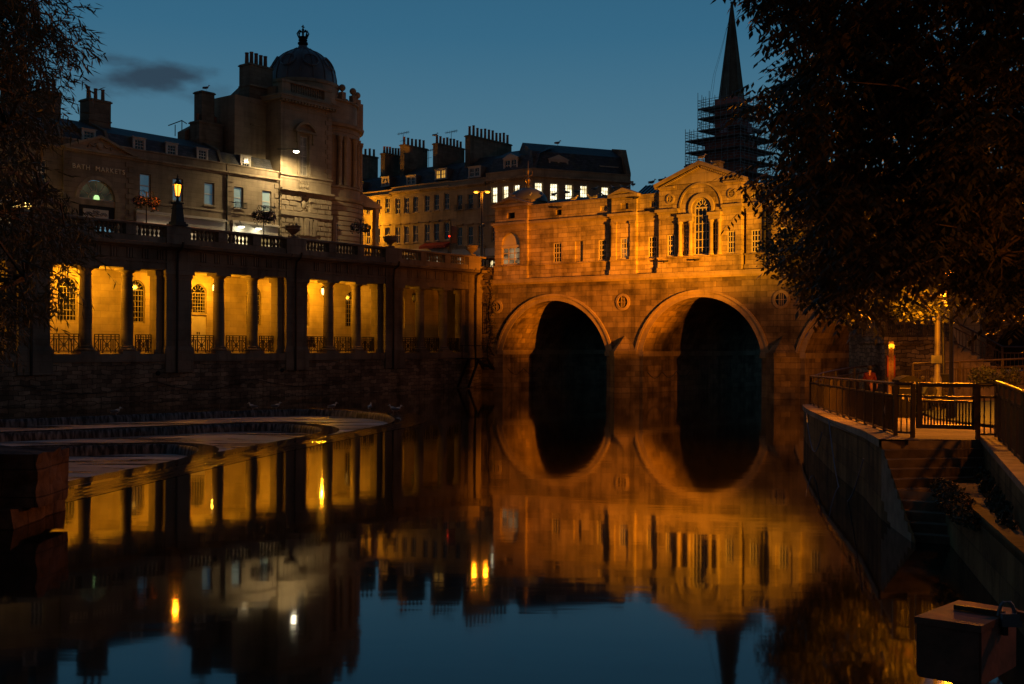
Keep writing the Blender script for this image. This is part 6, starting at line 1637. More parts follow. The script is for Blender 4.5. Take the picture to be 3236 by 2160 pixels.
# ------------------------------------------------------------------ landing, stairs and retaining wall at the back
def back_bank():
    D = 60.0
    def wx(u, d): return (u - 1618) / 3460 * d
    rw = thing('retaining_wall', 'high rubble stone retaining wall with a dark arch, behind the stair on the right', 'retaining wall', WF, wx(3000, 63), 63, 0)
    q0 = BF.w(40.0, .9); fr = Frame(q0[0], q0[1], AB + R(6)); BASE[rw] = (0, 0, 0); rw.location = (fr.x, fr.y, 0); rw.rotation_euler = (0, 0, fr.a)
    xa = onwall(3140, 1100, fr, 0)[0]; xb = xa + 5.6; zt = onwall(3236, 1010, fr, 0)[1]
    m = MB(); wallgrid(m, .0, 40, -1, 13.5, 0, [(xa, xb, 2.4, zt + .15, 2.8)], 1.2, n=18); m.box(0, 40, 1.25, 2.2, -1, 13.4); m.build('wall', M_RUB2, rw)
    bk = MB(); bk.box(xa, xb, 1.1, 1.2, 2.3, zt + .1); bk.build('arch_back', MATS['void_black'], rw)
    ar = MB(); o1 = arc(xa - .4, xb + .4, zt + .15 - 2.8, 3.2, 18); i1 = arc(xa, xb, zt + .15 - 2.8, 2.8, 18)
    for k in range(18): ar.poly([(i1[k][0], -.04, i1[k][1]), (i1[k + 1][0], -.04, i1[k + 1][1]), (o1[k + 1][0], -.04, o1[k + 1][1]), (o1[k][0], -.04, o1[k][1])])
    ar.build('arch_ring', M_RUB2, rw)
    hr = MB(); p, q = onwall(3028, 990, fr, -.1), onwall(3128, 1052, fr, -.1); hr.tube([(p[0], -.1, p[1]), (q[0], -.1, q[1]), (q[0] + .25, -.1, q[1])], .05, 6); hr.build('handrail', M_IRON, rw)
    pf = thing('stone_landing', 'two level stone landing with railings where the stair comes down to the quay', 'stair landing', WF, wx(2880, 54), 54, 1)
    m = MB(); x0, x1 = wx(2777, 57), wx(3010, 57); zA = at(2790, 1013, 57)[2]; m.box(x0, x1, 57, 62, -1, zA); m.box(x0 - .1, x1, 56.9, 62, zA - .45, zA + .02)
    X0, X1 = wx(2797, 53), wx(2985, 53); zB = at(2797, 1065, 53)[2]; m.box(X0, X1, 53, 57.01, -1, zB); m.box(X0 - .1, X1 + .05, 52.9, 57, zB - .3, zB + .02)
    m.build('masonry', M_RUB2, pf)
    st = MB()
    n = 9
    for i in range(n):
        xs = X1 + i * .32; z1 = zB - (i + 1) * .17; st.box(xs, xs + .34, 53.1, 56.9, .8, z1)
    st.box(X1 + n * .32, X1 + n * .32 + 12, 53.3, 57, .8, zB - (n + .5) * .17)
    st.build('stair_flight', M_STEP, pf)
    def rails(label, pts, h, bars, skip=()):
        t = thing('stair_railing', label, 'railing', WF, *pts[0]); rail_run(t, pts, h, bars, skip=skip)
    rails('railing on the upper landing at the back', [(x0 + .1, 61, zA), (x0 + .1, 57.2, zA), (x0 + 1.4, 57.2, zA), (x0 + 2.8, 57.2, zA)], 1.2, 10)
    rails('railing on the lower landing above the stone wall', [(X0 + .05, 56.5, zB), (X0 + .05, 53.1, zB), (X0 + 1.0, 53.1, zB), (X0 + 1.95, 53.1, zB), (X1 - .05, 53.1, zB)], 1.2, 9)
    e = (X1 + n * .32, 53.2, zB - n * .17)
    rails('sloping railing down the stair', [(X1, 53.2, zB - .05), ((X1 + e[0]) / 2, 53.2, (zB + e[2]) / 2), e], 1.1, 9, (2,))
    rails('level railing right of the stair in front of the dark arch', [e, (e[0] + 2.0, 53.2, e[2]), (e[0] + 4.0, 53.2, e[2]), (e[0] + 6, 53.2, e[2]), (e[0] + 8, 53.2, e[2])], 1.1, 10)
    # lawn and its fence
    ln = MB(); a = [(wx(2960, 37), 37, 1.64), (wx(3400, 27), 27, 1.95), (22, 30, 2.2), (28, 45, 2.5), (wx(2880, 45), 45, 1.62)]
    ln.poly(a); g = ln.build('grass', plain('mown_grass', (.045, .06, .02), .9, vary=.5, nscale=5, bump=.5)); g['kind'] = 'stuff'
    f0 = [(at(u, 1140, 45.5)[0], 45.5, at(u, v, 45.5)[2] - 1.15) for u, v in ((2884, 1148), (2955, 1145), (3032, 1142), (3168, 1136), (3300, 1130), (3440, 1124))]
    t = thing('lawn_fence', 'low black railing along the back of the lawn', 'railing', WF, *f0[0]); rail_run(t, f0, 1.15, 12)
    return
back_bank()
# ------------------------------------------------------------------ lamps and furniture on the right bank
def bank_lamp(u, v, d, label, zb, watt, lean=0, c=SODR):
    x, y, z = at(u, v, d); t = thing('lamp_post', label, 'lamp post', WF, x + lean, y, zb)
    m = MB(); m.lathe(0, 0, [(.18, zb), (.18, zb + .2), (.11, zb + .9), (.075, zb + 1.1), (.06, z - .45)], 10)
    m.v = [(px + x + lean * (1 - (pz - zb) / (z - zb)), py + y, pz) for px, py, pz in m.v]; m.build('post', M_IRON, t, smooth=50)
    g = MB(); g.lathe(x, y, [(.10, z - .42), (.22, z - .1), (.24, z + .1)], 8); g.build('lantern_glass', MATS['lamp_orange'], t)
    c_ = MB(); c_.lathe(x, y, [(.30, z + .1), (.22, z + .28), (.06, z + .36), (.02, z + .5)], 8)
    for k in range(4): a = k * math.pi / 2; c_.bar((x + .11 * math.cos(a), y + .11 * math.sin(a), z - .44), (x + .25 * math.cos(a), y + .25 * math.sin(a), z + .1), .025)
    c_.build('lantern_cap', M_IRON, t)
    o = point('lamp_bulb', (x, y, z - .12), c, watt, .15, t); return t
bank_lamp(3008, 852, 36.5, 'tall black lamp post glowing orange among the leaves', 1.64, 6500)
bank_lamp(2978, 926, 44.0, 'shorter lamp post further back, half hidden by leaves, lit orange', 1.6, 1700, lean=.10)
def plain_pole():
    x, y, z = gq(2961, 1306); t = thing('tall_pole', 'tall pale steel pole beside the seated people, lit orange', 'pole', WF, x, y, z)
    m = MB(); m.lathe(x, y, [(.17, z), (.17, z + 1.3), (.11, z + 1.45), (.10, z + 4), (.08, 9.5)], 12); m.build('shaft', plain('pale_pole', (.13, .115, .095), .5), t, smooth=50)
    s = MB(); s.box(x - .28, x + .12, y - .14, y - .08, z + 1.9, z + 2.2); s.box(x - .24, x + .1, y - .15, y - .141, z + 1.99, z + 2.1); s.build('bracket_sign', M_LEAD, t)
plain_pole()
def bin_():
    x, y, z = gq(2874, 1317); x0, x1 = x - .37, x + .42; h = 1.40
    t = thing('litter_bin', 'big dark compactor litter bin with rounded top, printed name and bin symbol', 'litter bin', WF, x, y, z)
    rz = R(-14)
    m = MB(); prof = [(x0, z), (x1, z), (x1, z + h - .12)] + [(x1 - (x1 - x0) * i / 8, z + h - .12 + .16 * math.sin(math.pi * i / 8)) for i in range(1, 8)] + [(x0, z + h - .12)]
    m.ext_y(prof, y, y + .75); b = m.build('body', plain('bin_black', (.012, .011, .010), .6, spec=.15), t)
    k = MB(); k.box(x0 + .02, x1 - .02, y - .012, y, z + 1.0, z + 1.012); k.box(x0 + .10, x0 + .17, y - .02, y, z + .62, z + .80); k.box(x1 - .2, x1 - .02, y - .02, y, z + .94, z + .99); k.build('panel_trim', M_WHITE2, t)
    h_ = MB(); h_.tube([(x0 - .02, y + .1, z + 1.0), (x0 - .25, y + .05, z + 1.12), (x0 - .3, y + .05, z + 1.1)], .03, 6); h_.build('foot_pedal', M_IRON, t)
    lettering('BigBelly', .14, x + .05, y - .01, z + 1.13, t, MATS['banner_white'], 'lettering', .004); lettering('SOLAR', .05, x + .09, y - .01, z + 1.07, t, MATS['banner_white'], 'lettering', .004)
    s = MB(); cx, cz = x + .06, z + .60; W = .03
    s.tube([(cx - .13, y - .01, cz + .2), (cx - .09, y - .01, cz - .05), (cx + .09, y - .01, cz - .05), (cx + .13, y - .01, cz + .2), (cx - .13, y - .01, cz + .2)], .010, 4)
    for i in range(1, 3): s.bar((cx - .13 + .087 * i, y - .01, cz + .2), (cx - .09 + .06 * i, y - .01, cz - .05), .014); s.bar((cx - .13 + i * .014, y - .01, cz + .2 - i * .083), (cx + .13 - i * .014, y - .01, cz + .2 - i * .083), .014)
    s.sph(cx + .02, y - .01, cz + .27, .03, .01, .03, 8, 5); s.build('bin_symbol', MATS['banner_white'], t)
bin_()
def totem():
    x, y, z = gq(2814, 1300); d = y; w_ = .155; h = 2.75
    t = thing('river_cruise_sign', 'tall slim sign post with red sides and a glowing yellow emblem on top', 'sign', WF, x, y, z)
    m = MB(); m.box(x - .10, x + .10, y - .05, y + .12, z, z + h); m.build('panel', plain('sign_brown', (.25, .15, .09), .6, vary=.15), t)
    r = MB(); r.box(x - .16, x - .101, y - .06, y + .12, z + 1.35, z + 2.2); r.box(x + .101, x + .16, y - .06, y + .12, z + 1.35, z + 2.2); r.build('red_side', plain('sign_red', (.22, .03, .012), .5, vary=.1), t)
    g = MB(); ez = z + h - .16; g.sph(x, y - .08, ez, .12, .03, .075, 12, 6); g.box(x - .10, x - .05, y - .09, y - .05, ez - .11, ez); g.box(x + .05, x + .10, y - .09, y - .05, ez - .11, ez); g.build('emblem', glow('emblem_glow', (1, .55, .02), 1.3), t)
    for i, ch in enumerate('RIVER CRUISE'):
        if ch != ' ': lettering(ch, .12, x, y - .055, z + h - .42 - i * .135, t, MATS['sign_red'], 'lettering', .004)
totem()
def cabinet():
    x, y, z = gq(2991, 1304); t = thing('steel_cabinet', 'dark rectangular steel cabinet standing between the two lamp posts', 'cabinet', WF, x, y, z)
    m = MB(); m.box(x - .24, x + .24, y, y + .4, z, z + 1.45); m.box(x - .26, x + .26, y - .02, y + .42, z + 1.45, z + 1.49); m.build('body', MATS['bin_black'], t)
    d = MB(); d.box(x - .2, x + .2, y - .015, y, z + .08, z + 1.4); d.build('door', MATS['bin_black'], t)
cabinet()
# ------------------------------------------------------------------ people
plain('skin', (.42, .24, .16), .6, vary=.1); plain('hair_dark', (.02, .014, .01), .7); plain('red_cloth', (.09, .006, .005), .8, vary=.2)
plain('dark_cloth', (.022, .02, .02), .85, vary=.3); plain('blue_cloth', (.05, .06, .09), .85, vary=.3); plain('pale_shoe', (.55, .42, .32), .7, vary=.15); plain('grey_trousers', (.12, .10, .09), .85)
def skinmesh(name, verts, edges, rad, mat, parent, loc, sub=2):
    me = bpy.data.meshes.new(name); me.from_pydata(verts, edges, []); o = bpy.data.objects.new(name, me); col.objects.link(o)
    md = o.modifiers.new('skin', 'SKIN'); sk = me.skin_vertices[0].data
    for i, r in enumerate(rad): sk[i].radius = (r, r)
    sk[0].use_root = True
    o.modifiers.new('sub', 'SUBSURF').levels = sub
    bpy.context.view_layer.update()
    m2 = bpy.data.meshes.new_from_object(o.evaluated_get(bpy.context.evaluated_depsgraph_get()))
    bpy.data.objects.remove(o); m2.materials.clear(); m2.materials.append(mat); m2.shade_smooth()
    q = bpy.data.objects.new(name, m2); col.objects.link(q); q.parent = parent; q.location = loc; return q
def person(label, x, y, z, rz, pose, top, trousers, shoes, hairlen=.0):
    t = thing('person', label, 'person', WF, x, y, z); BASE[t] = (0, 0, 0); t.rotation_euler = (0, 0, rz)
    # local: facing -y, z up
    if pose == 'stand':
        J = dict(pel=(0, 0, .95), chest=(0, .02, 1.30), neck=(0, 0, 1.50), head=(0, -.02, 1.66), hl=(.09, 0, .92), kl=(.10, -.03, .5), al=(.11, .02, .09), hr=(-.09, 0, .92), kr=(-.11, -.02, .5), ar=(-.12, .05, .09),
                 sl=(.19, .01, 1.42), el=(.25, -.02, 1.14), wl=(.20, -.20, 1.02), sr=(-.19, .01, 1.42), er=(-.25, 0, 1.14), wr=(-.2, -.2, 1.05))
    else:
        J = dict(pel=(0, 0, .50), chest=(0, -.06, .88), neck=(0, -.10, 1.07), head=(0, -.14, 1.22), hl=(.09, -.02, .50), kl=(.11, -.43, .52), al=(.12, -.50, .09), hr=(-.09, -.02, .50), kr=(-.11, -.44, .50), ar=(-.13, -.36, .09),
                 sl=(.19, -.07, .99), el=(.23, -.16, .73), wl=(.10, -.36, .66), sr=(-.19, -.07, .99), er=(-.23, -.14, .73), wr=(-.08, -.36, .64))
    n = list(J); ix = {k: i for i, k in enumerate(n)}
    def toe(k): a = J[k]; return (a[0], a[1] - .17, a[2] - .05)
    V = [J[k] for k in n]; Rd = dict(pel=.13, chest=.15, neck=.055, head=.098, hl=.09, kl=.058, al=.04, hr=.09, kr=.058, ar=.04, sl=.065, el=.042, wl=.028, sr=.065, er=.042, wr=.028)
    rad = [Rd[k] for k in n]
    E = [('pel', 'chest'), ('chest', 'neck'), ('neck', 'head'), ('pel', 'hl'), ('hl', 'kl'), ('kl', 'al'), ('pel', 'hr'), ('hr', 'kr'), ('kr', 'ar'), ('chest', 'sl'), ('sl', 'el'), ('el', 'wl'), ('chest', 'sr'), ('sr', 'er'), ('er', 'wr')]
    E = [(ix[a], ix[b]) for a, b in E]
    def app(p, q, r): V.append(p); rad.append(r); E.append((q, len(V) - 1)); return len(V) - 1
    app((J['head'][0], J['head'][1], J['head'][2] + .10), ix['head'], .075)
    nose = app((J['head'][0], J['head'][1] - .105, J['head'][2] - .01), ix['head'], .02)
    for s_, wk in ((1, 'wl'), (-1, 'wr')):
        w0 = Vector(J[wk]); palm = app(tuple(w0 + Vector((0, -.07, -.02))), ix[wk], .032)
        for f in range(4):
            a = app(tuple(w0 + Vector(((f - 1.5) * .018, -.115, -.03))), palm, .009); app(tuple(w0 + Vector(((f - 1.5) * .018, -.14 - (.012 if f in (1, 2) else 0), -.055))), a, .008)
        a = app(tuple(w0 + Vector((-s_ * .04, -.08, -.01))), palm, .010)
    skinmesh('body', V, E, rad, MATS['skin'], t, (0, 0, 0), 2)
    tv = [J['pel'], J['chest'], tuple(Vector(J['chest']) * .3 + Vector(J['neck']) * .7), J['sl'], J['el'], J['wl'], J['sr'], J['er'], J['wr']]
    skinmesh('jacket', tv, [(0, 1), (1, 2), (1, 3), (3, 4), (4, 5), (1, 6), (6, 7), (7, 8)], [.16, .185, .09, .09, .068, .05, .09, .068, .05], top, t, (0, 0, .01))
    lv = [J['pel'], J['hl'], J['kl'], J['al'], J['hr'], J['kr'], J['ar']]
    skinmesh('trousers', lv, [(0, 1), (1, 2), (2, 3), (0, 4), (4, 5), (5, 6)], [.165, .115, .08, .06, .115, .08, .06], trousers, t, (0, 0, 0))
    for k in ('al', 'ar'):
        a = J[k]; m = MB(); m.sph(a[0], a[1] - .07, a[2] - .035, .055, .145, .055, 10, 6); m.build('shoe', shoes, t, smooth=60)
    h = J['head']; m = MB(); m.sph(h[0], h[1] + .02, h[2] + .05, .118, .122, .13, 12, 8)
    if hairlen: m.sph(h[0], h[1] + .07, h[2] - .06, .09, .06, .14, 10, 6)
    m.build('hair', MATS['hair_dark'], t, smooth=60)
    return t
bx_, by_, bz_ = gq(2926, 1304)
def bench():
    t = thing('bench', 'dark slatted bench carrying two seated people beside the litter bin', 'bench', WF, bx_, by_, bz_)
    s = MB()
    for k in range(4): s.box(bx_ - .05 + k * .12, bx_ + .05 + k * .12, by_ - .85, by_ + .75, bz_ + .42, bz_ + .46)
    s.build('seat', plain('bench_wood', (.06, .04, .025), .7), t)
    b = MB()
    for k in range(4): b.box(bx_ + .42 + k * .03, bx_ + .46 + k * .03, by_ - .85, by_ + .75, bz_ + .52 + k * .12, bz_ + .60 + k * .12)
    b.build('backrest', MATS['bench_wood'], t)
    for yy in (by_ - .7, by_ + .6):
        f = MB(); f.box(bx_ - .03, bx_ + .05, yy, yy + .06, bz_, bz_ + .42); f.box(bx_ + .36, bx_ + .43, yy, yy + .06, bz_, bz_ + .95); f.build('leg', M_IRON, t)
bench()
person('seated person in blue jacket, at the end of the bench next to the bin', bx_ + .14, by_ + .42, bz_, R(-90), 'sit', MATS['blue_cloth'], MATS['grey_trousers'], MATS['pale_shoe'])
person('seated person in dark jacket at the bench end nearest the gate', bx_ + .16, by_ - .42, bz_ - .04, R(-75), 'sit', MATS['dark_cloth'], MATS['dark_cloth'], MATS['pale_shoe'], .1)
px_, py_, pz_ = at(2748, 1268, 49)
p3 = person('standing person in a red jacket behind the curved railing', px_, py_, zq(49), R(160), 'stand', MATS['red_cloth'], MATS['dark_cloth'], MATS['dark_cloth'])
rk = thing('rucksack', 'pale pink rucksack worn low on the back of the red jacketed figure', 'rucksack', WF, px_, py_ - .25, zq(49) + .7)
m = MB(); m.sph(px_ + .08, py_ - .28, zq(49) + .92, .19, .12, .27, 10, 8); m.build('bag', plain('pink_bag', (.30, .13, .10), .8), rk, smooth=60)
# shrubs by the lawn fence
def shrub(u, v, d, rx, rz_, n, label, seedv, mat, sz=.06):
    x, y, z = at(u, v, d); t = thing('shrub', label, 'shrub', WF, x, y, z - rz_); rng = random.Random(seedv); p = MB()
    st = MB()
    for k in range(6): a = k * 1.05; st.tube([(x, y, z - rz_), (x + .4 * rx * math.cos(a), y + .4 * rx * math.sin(a), z + .3 * rz_)], .015, 4)
    st.build('stem', MATS['bark'], t)
    for k in range(n):
        a, b, r = rng.uniform(0, 6.28), rng.uniform(-1, 1), rng.uniform(.3, 1) ** .6
        c = Vector((x + rx * r * math.cos(a) * math.sqrt(1 - b * b), y + rx * r * math.sin(a) * math.sqrt(1 - b * b), z + rz_ * r * b))
        d1 = Vector((rng.uniform(-1, 1), rng.uniform(-1, 1), rng.uniform(-.4, 1.2))).normalized() * sz * 1.5; d2 = Vector((rng.uniform(-1, 1), rng.uniform(-1, 1), rng.uniform(-1, 1))).normalized() * sz * .6
        p.poly([c - d1, c + d2, c + d1, c - d2])
    p.build('leaves', mat, t); return t
shrub(3108, 1192, 44.5, .65, .45, 700, 'round dark shrub in front of the lawn fence', 3, MATS['leaf_dark'])
shrub(3172, 1196, 44.5, .22, .5, 160, 'tall thin weed right of the round shrub', 4, MATS['leaf_dark'])
shrub(3206, 1190, 44.5, .28, .5, 180, 'tall thin weed nearest the right edge of the lawn', 5, MATS['leaf_dark'])
plain('gold_seed', (.34, .22, .07), .7, vary=.3)
def wall_plants():
    t = thing('wall_plant', 'seedy bush with pale golden seed heads growing over the walkway wall', 'wall plant', WF, 8.6, 20.6, 1.1); rng = random.Random(11); p, s = MB(), MB()
    for k in range(2600):
        f = rng.random(); q = MID0 + MIDD * (.6 + 4.6 * f); w_ = .16 + .24 * math.sin(math.pi * min(1, f * 1.1)); a = rng.uniform(0, 6.28); r = w_ * rng.random() ** .5
        c = Vector((q.x - .12 + r * math.cos(a) * .7, q.y + rng.uniform(-.15, .15), 1.12 + r * math.sin(a) * .85 - .10 * f))
        e = rng.random(); sz = .022 if e < .25 else .05
        d1 = Vector((rng.uniform(-1, 1), rng.uniform(-1, 1), rng.uniform(-.5, 1))).normalized() * sz; d2 = Vector((rng.uniform(-1, 1), rng.uniform(-1, 1), rng.uniform(-1, 1))).normalized() * sz * .5
        p.poly([c - d1, c + d2, c + d1, c - d2], 1 if e < .25 else 0)
    p.build('leaves', [MATS['leaf_dark'], MATS['gold_seed']], t)
    t2 = thing('wall_plant', 'dark weeds growing along the foot of the terrace wall', 'wall plant', WF, 9, 20, 1.1); p = MB()
    for k in range(700):
        f = rng.random(); q = C_ + D_ * (2 + 7 * f) - NR_ * .15; c = Vector((q.x + rng.uniform(-.18, .1), q.y + rng.uniform(-.1, .1), 1.12 + rng.random() * .32 * (1 if math.sin(f * 17) > -.2 else .3)))
        d1 = Vector((rng.uniform(-1, 1), rng.uniform(-1, 1), rng.uniform(0, 1.4))).normalized() * .07; d2 = Vector((rng.uniform(-1, 1), rng.uniform(-1, 1), rng.uniform(-1, 1))).normalized() * .025
        p.poly([c - d1, c + d2, c + d1, c - d2])
    p.build('leaves', MATS['leaf_dark'], t2)
wall_plants()
# ------------------------------------------------------------------ rusty box in the foreground
def metal_box():
    ZT, HB = 2.42, .36
    a, b, c, d = [Vector(gz(u, v, ZT)) for u, v in ((3030, 1902), (2894, 1953), (3100, 1983), (3214, 1930))]
    t = thing('metal_box', 'rusty padlocked steel box on a post below the terrace, closest thing to the viewer', 'metal box', WF, *b[:2], ZT - HB)
    dn = Vector((0, 0, -HB)); m = MB(); m.add([a, b, c, d, a + dn, b + dn, c + dn, d + dn], [(0, 1, 2, 3), (7, 6, 5, 4), (0, 4, 5, 1), (1, 5, 6, 2), (2, 6, 7, 3), (3, 7, 4, 0)])
    RU = plain('rusty_paint', (.16, .06, .035), .6, vary=.6, nscale=7, bump=.3, dirt=(.07, .032, .02)); o = m.build('body', RU, t)
    bm = bmesh.new(); bm.from_mesh(o.data); bmesh.ops.recalc_face_normals(bm, faces=bm.faces); bmesh.ops.bevel(bm, geom=bm.edges[:], offset=.012, segments=2, affect='EDGES'); bm.to_mesh(o.data); bm.free()
    mid = (a + b + c + d) / 4; l = MB(); e = Vector((0, 0, .012))
    def sc(p, k): return mid + (p - mid) * k
    l.add([sc(a, 1.03) + e, sc(b, 1.03) + e, sc(c, 1.03) + e, sc(d, 1.03) + e, sc(a, 1.03) + e * -2.5, sc(b, 1.03) - e * 2.5, sc(c, 1.03) - e * 2.5, sc(d, 1.03) - e * 2.5], [(0, 1, 2, 3), (0, 4, 5, 1), (1, 5, 6, 2), (2, 6, 7, 3), (3, 7, 4, 0)]); l.build('lid', RU, t)
    k = MB(); q = c * .45 + d * .55; w_ = (a + b) / 2 - (c + d) / 2; w_.normalize()
    k.bar(q + w_ * .28 + Vector((0, 0, .03)), q - w_ * .02 + Vector((0, 0, .03)), .03); k.bar(q - w_ * .02 + Vector((0, 0, .03)), q - w_ * .02 + Vector((0, 0, -.10)), .03); k.build('hasp', M_IRON, t)
    pk = MB(); pk.tube([q - w_ * .03 + Vector((.05 * math.cos(x), 0, .02 + .09 * math.sin(x))) for x in [i * math.pi / 8 for i in range(9)]], .012, 6); pk.box(q.x - .02, q.x + .10, q.y - .06, q.y - .02, q.z - .04, q.z + .04); pk.build('padlock', M_LEAD, t)
    sx = MB(); sx.bar(q + Vector((.08, -.03, .03)), q + Vector((.5, -.2, -.02)), .05); sx.build('strap', RU, t)
    ps = MB(); ps.box(mid.x - .07, mid.x + .07, mid.y - .07, mid.y + .07, -1.5, ZT - HB); ps.box(mid.x + .2, mid.x + .9, mid.y - .05, mid.y + .05, -1.5, ZT - HB - .15); ps.build('post', M_IRON, t)
metal_box()
# ------------------------------------------------------------------ gulls
def make_gull():
    m = MB()
    sec = [(-.30, .012, .10), (-.22, .03, .13), (-.10, .075, .17), (.02, .10, .20), (.12, .095, .22), (.18, .065, .26), (.20, .05, .32), (.215, .055, .37), (.25, .045, .385), (.275, .018, .375)]
    n = 8; vs = []
    for i, (x, r, z) in enumerate(sec):
        for k in range(n):
            a = 2 * math.pi * k / n; tilt = .4 if i in (5, 6) else 0
            vs.append((x + tilt * r * -math.sin(a) * .5, r * math.cos(a), z + r * math.sin(a) * (1.1 if i < 5 else 1)))
    fs = [(i * n + k, i * n + (k + 1) % n, (i + 1) * n + (k + 1) % n, (i + 1) * n + k) for i in range(len(sec) - 1) for k in range(n)] + [tuple(range(n - 1, -1, -1)), tuple((len(sec) - 1) * n + k for k in range(n))]
    m.add(vs, fs); m.sph(.235, 0, .385, .06, .052, .055, 8, 6)
    m.tube([(.275, 0, .385), (.35, 0, .37), (.37, 0, .355)], .014, 5, .004)
    for s_ in (-1, 1): m.tube([(.0, s_ * .04, .14), (.02, s_ * .04, .0)], .010, 4); m.poly([(-.0, s_ * .04, .003), (.08, s_ * .04 - .03, .003), (.08, s_ * .04 + .03, .003)])
    return m
plain('white_feathers', (.62, .58, .52), .8, vary=.12, nscale=8); plain('grey_feathers', (.16, .16, .17), .8, vary=.2)
gull_me = None
def gull(loc, rz, label, s=1.15):
    global gull_me
    t = thing('gull', label, 'gull', WF, *loc, group='gulls'); BASE[t] = (0, 0, 0); t.rotation_euler = (0, 0, rz); t.scale = (s, s, s)
    if gull_me is None:
        o = make_gull().build('body', MATS['white_feathers'], t, smooth=60, off=(0, 0, 0))
        w_ = MB()
        for s_ in (-1, 1): w_.sph(-.06, s_ * .075, .20, .24, .035, .075, 10, 6)
        wo = w_.build('wings', MATS['grey_feathers'], t, smooth=60, off=(0, 0, 0)); gull_me = (o.data, wo.data)
    else:
        for nm, d in (('body', gull_me[0]), ('wings', gull_me[1])):
            o = bpy.data.objects.new(nm, d); col.objects.link(o); o.parent = t
def brpt(u, v, y):
    s_, z = onwall(u, v, BF, y); return BF.w(s_, y, z)
def gulls():
    rg = random.Random(5)
    L_ = [(1618, 624, .1, 'gull on the peak of the small corner pediment', 200), (1671, 625, 1.0, 'gull standing in front of the little lead dome', 10), (1815, 634, .15, 'dark backed gull on the bridge parapet, first right of the dome', 20), (1866, 630, .15, 'gull on the bridge parapet, second right of the dome', 190), (1883, 628, .15, 'gull on the parapet, third right of the dome', 10), (1908, 626, .15, 'gull on the parapet just left of the small pediment', 160),
          (1940, 601, 3.3, 'gull on the bridge roof ridge above the small pediment', 180), (1969, 599, 3.3, 'left gull of the close pair on the roof ridge', 180), (1981, 600, 3.3, 'right gull of the close pair on the roof ridge', 10), (1752, 620, 3.2, 'gull silhouetted on the ridge against the second lit office window', 20), (1790, 614, 3.3, 'gull silhouetted on the ridge against the third lit office window', 200), (1826, 612, 3.3, 'gull silhouetted on the ridge beside the fourth lit office window', 30), (1880, 604, 3.3, 'gull on the ridge below the fourth lit window', 30),
          (2000, 590, 3.4, 'gull on the ridge just before the skylight', 150), (2060, 583, 1.9, 'dark gull on the skylight, left one', 20), (2092, 576, 1.9, 'dark gull on the skylight, right one', 30), (2170, 536, .1, 'gull on the left slope of the big pediment', 90), (2254, 525, .5, 'gull behind the right slope of the big pediment', 160), (2218, 504, .8, 'gull on the stone block above the big pediment', 30)]
    for u, v, y, lb, a in L_: gull(brpt(u, v, y), BF.a + R(a), lb)
    W_ = [(366, 1309, 'gull at the weir crest, furthest left', 0), (800, 1293, 'gull on the far weir crest, second from the left', 170), (872, 1291, 'gull on the far weir crest, third from the left', 0), (1050, 1292, 'gull beside the notch in the far weir crest', 20), (1168, 1294, 'dark gull on the weir right of the notch', 80), (1244, 1300, 'left gull of the pair at the upstream tip of the weir', 200), (1254, 1302, 'right gull of the pair at the upstream tip of the weir', 10)]
    for u, v, lb, a in W_: x, y, z = gz(u, v, .03); gull((x, y, .0), R(a), lb, 1.05)
    x, y, z = at(651, 279, 101.5); s_, z2 = onwall(651, 284, CF, 21.2); gull(CF.w(s_, 21.2, z2), R(10), 'gull on top of the tall square chimney', 1.15)
    s_, z2 = onwall(1375, 432, BF, 25); gull(BF.w(s_, 25, z2), R(0), 'gull on the row of pots of the middle chimney stack', 1.3)
    s_, z2 = onwall(1762, 458, BF, 25); gull(BF.w(s_, 25, z2), R(20), 'gull on the slate roof of the corner building', 1.4)
gulls()
# ------------------------------------------------------------------ trees
def leafmat(name, c, c2):
    m, t, p = newmat(name); oi = N(t, 'ShaderNodeTexCoord'); n = N(t, 'ShaderNodeTexNoise'); n.inputs['Scale'].default_value = 1.4; n.inputs['Detail'].default_value = 4; L(t, oi.outputs['Object'], n.inputs['Vector'])
    rp = N(t, 'ShaderNodeValToRGB'); rp.color_ramp.elements[0].position = .3; rp.color_ramp.elements[1].position = .7; rp.color_ramp.elements[0].color = (*c, 1); rp.color_ramp.elements[1].color = (*c2, 1)
    L(t, n.outputs[0], rp.inputs[0]); L(t, rp.outputs[0], p.inputs['Base Color']); p.inputs['Roughness'].default_value = .5; p.inputs['Specular IOR Level'].default_value = .4
    tr = N(t, 'ShaderNodeBsdfTranslucent'); L(t, rp.outputs[0], tr.inputs['Color']); mx = N(t, 'ShaderNodeMixShader'); mx.inputs[0].default_value = .30
    o = t.nodes['Material Output']; L(t, p.outputs[0], mx.inputs[1]); L(t, tr.outputs[0], mx.inputs[2]); L(t, mx.outputs[0], o.inputs[0]); MATS[name] = m; return m
ML1 = leafmat('big_tree_leaf', (.032, .034, .014), (.065, .056, .024)); ML2 = leafmat('small_tree_leaf', (.04, .05, .018), (.08, .08, .03)); ML3 = leafmat('willow_leaf', (.05, .05, .02), (.10, .085, .035))
M_BARK = plain('tree_bark', (.085, .06, .04), .9, vary=.4, nscale=8, bump=.5)
def inpoly(u, v, P):
    c = False; j = len(P) - 1
    for i in range(len(P)):
        if (P[i][1] > v) != (P[j][1] > v) and u < (P[j][0] - P[i][0]) * (v - P[i][1]) / (P[j][1] - P[i][1]) + P[i][0]: c = not c
        j = i
    return c
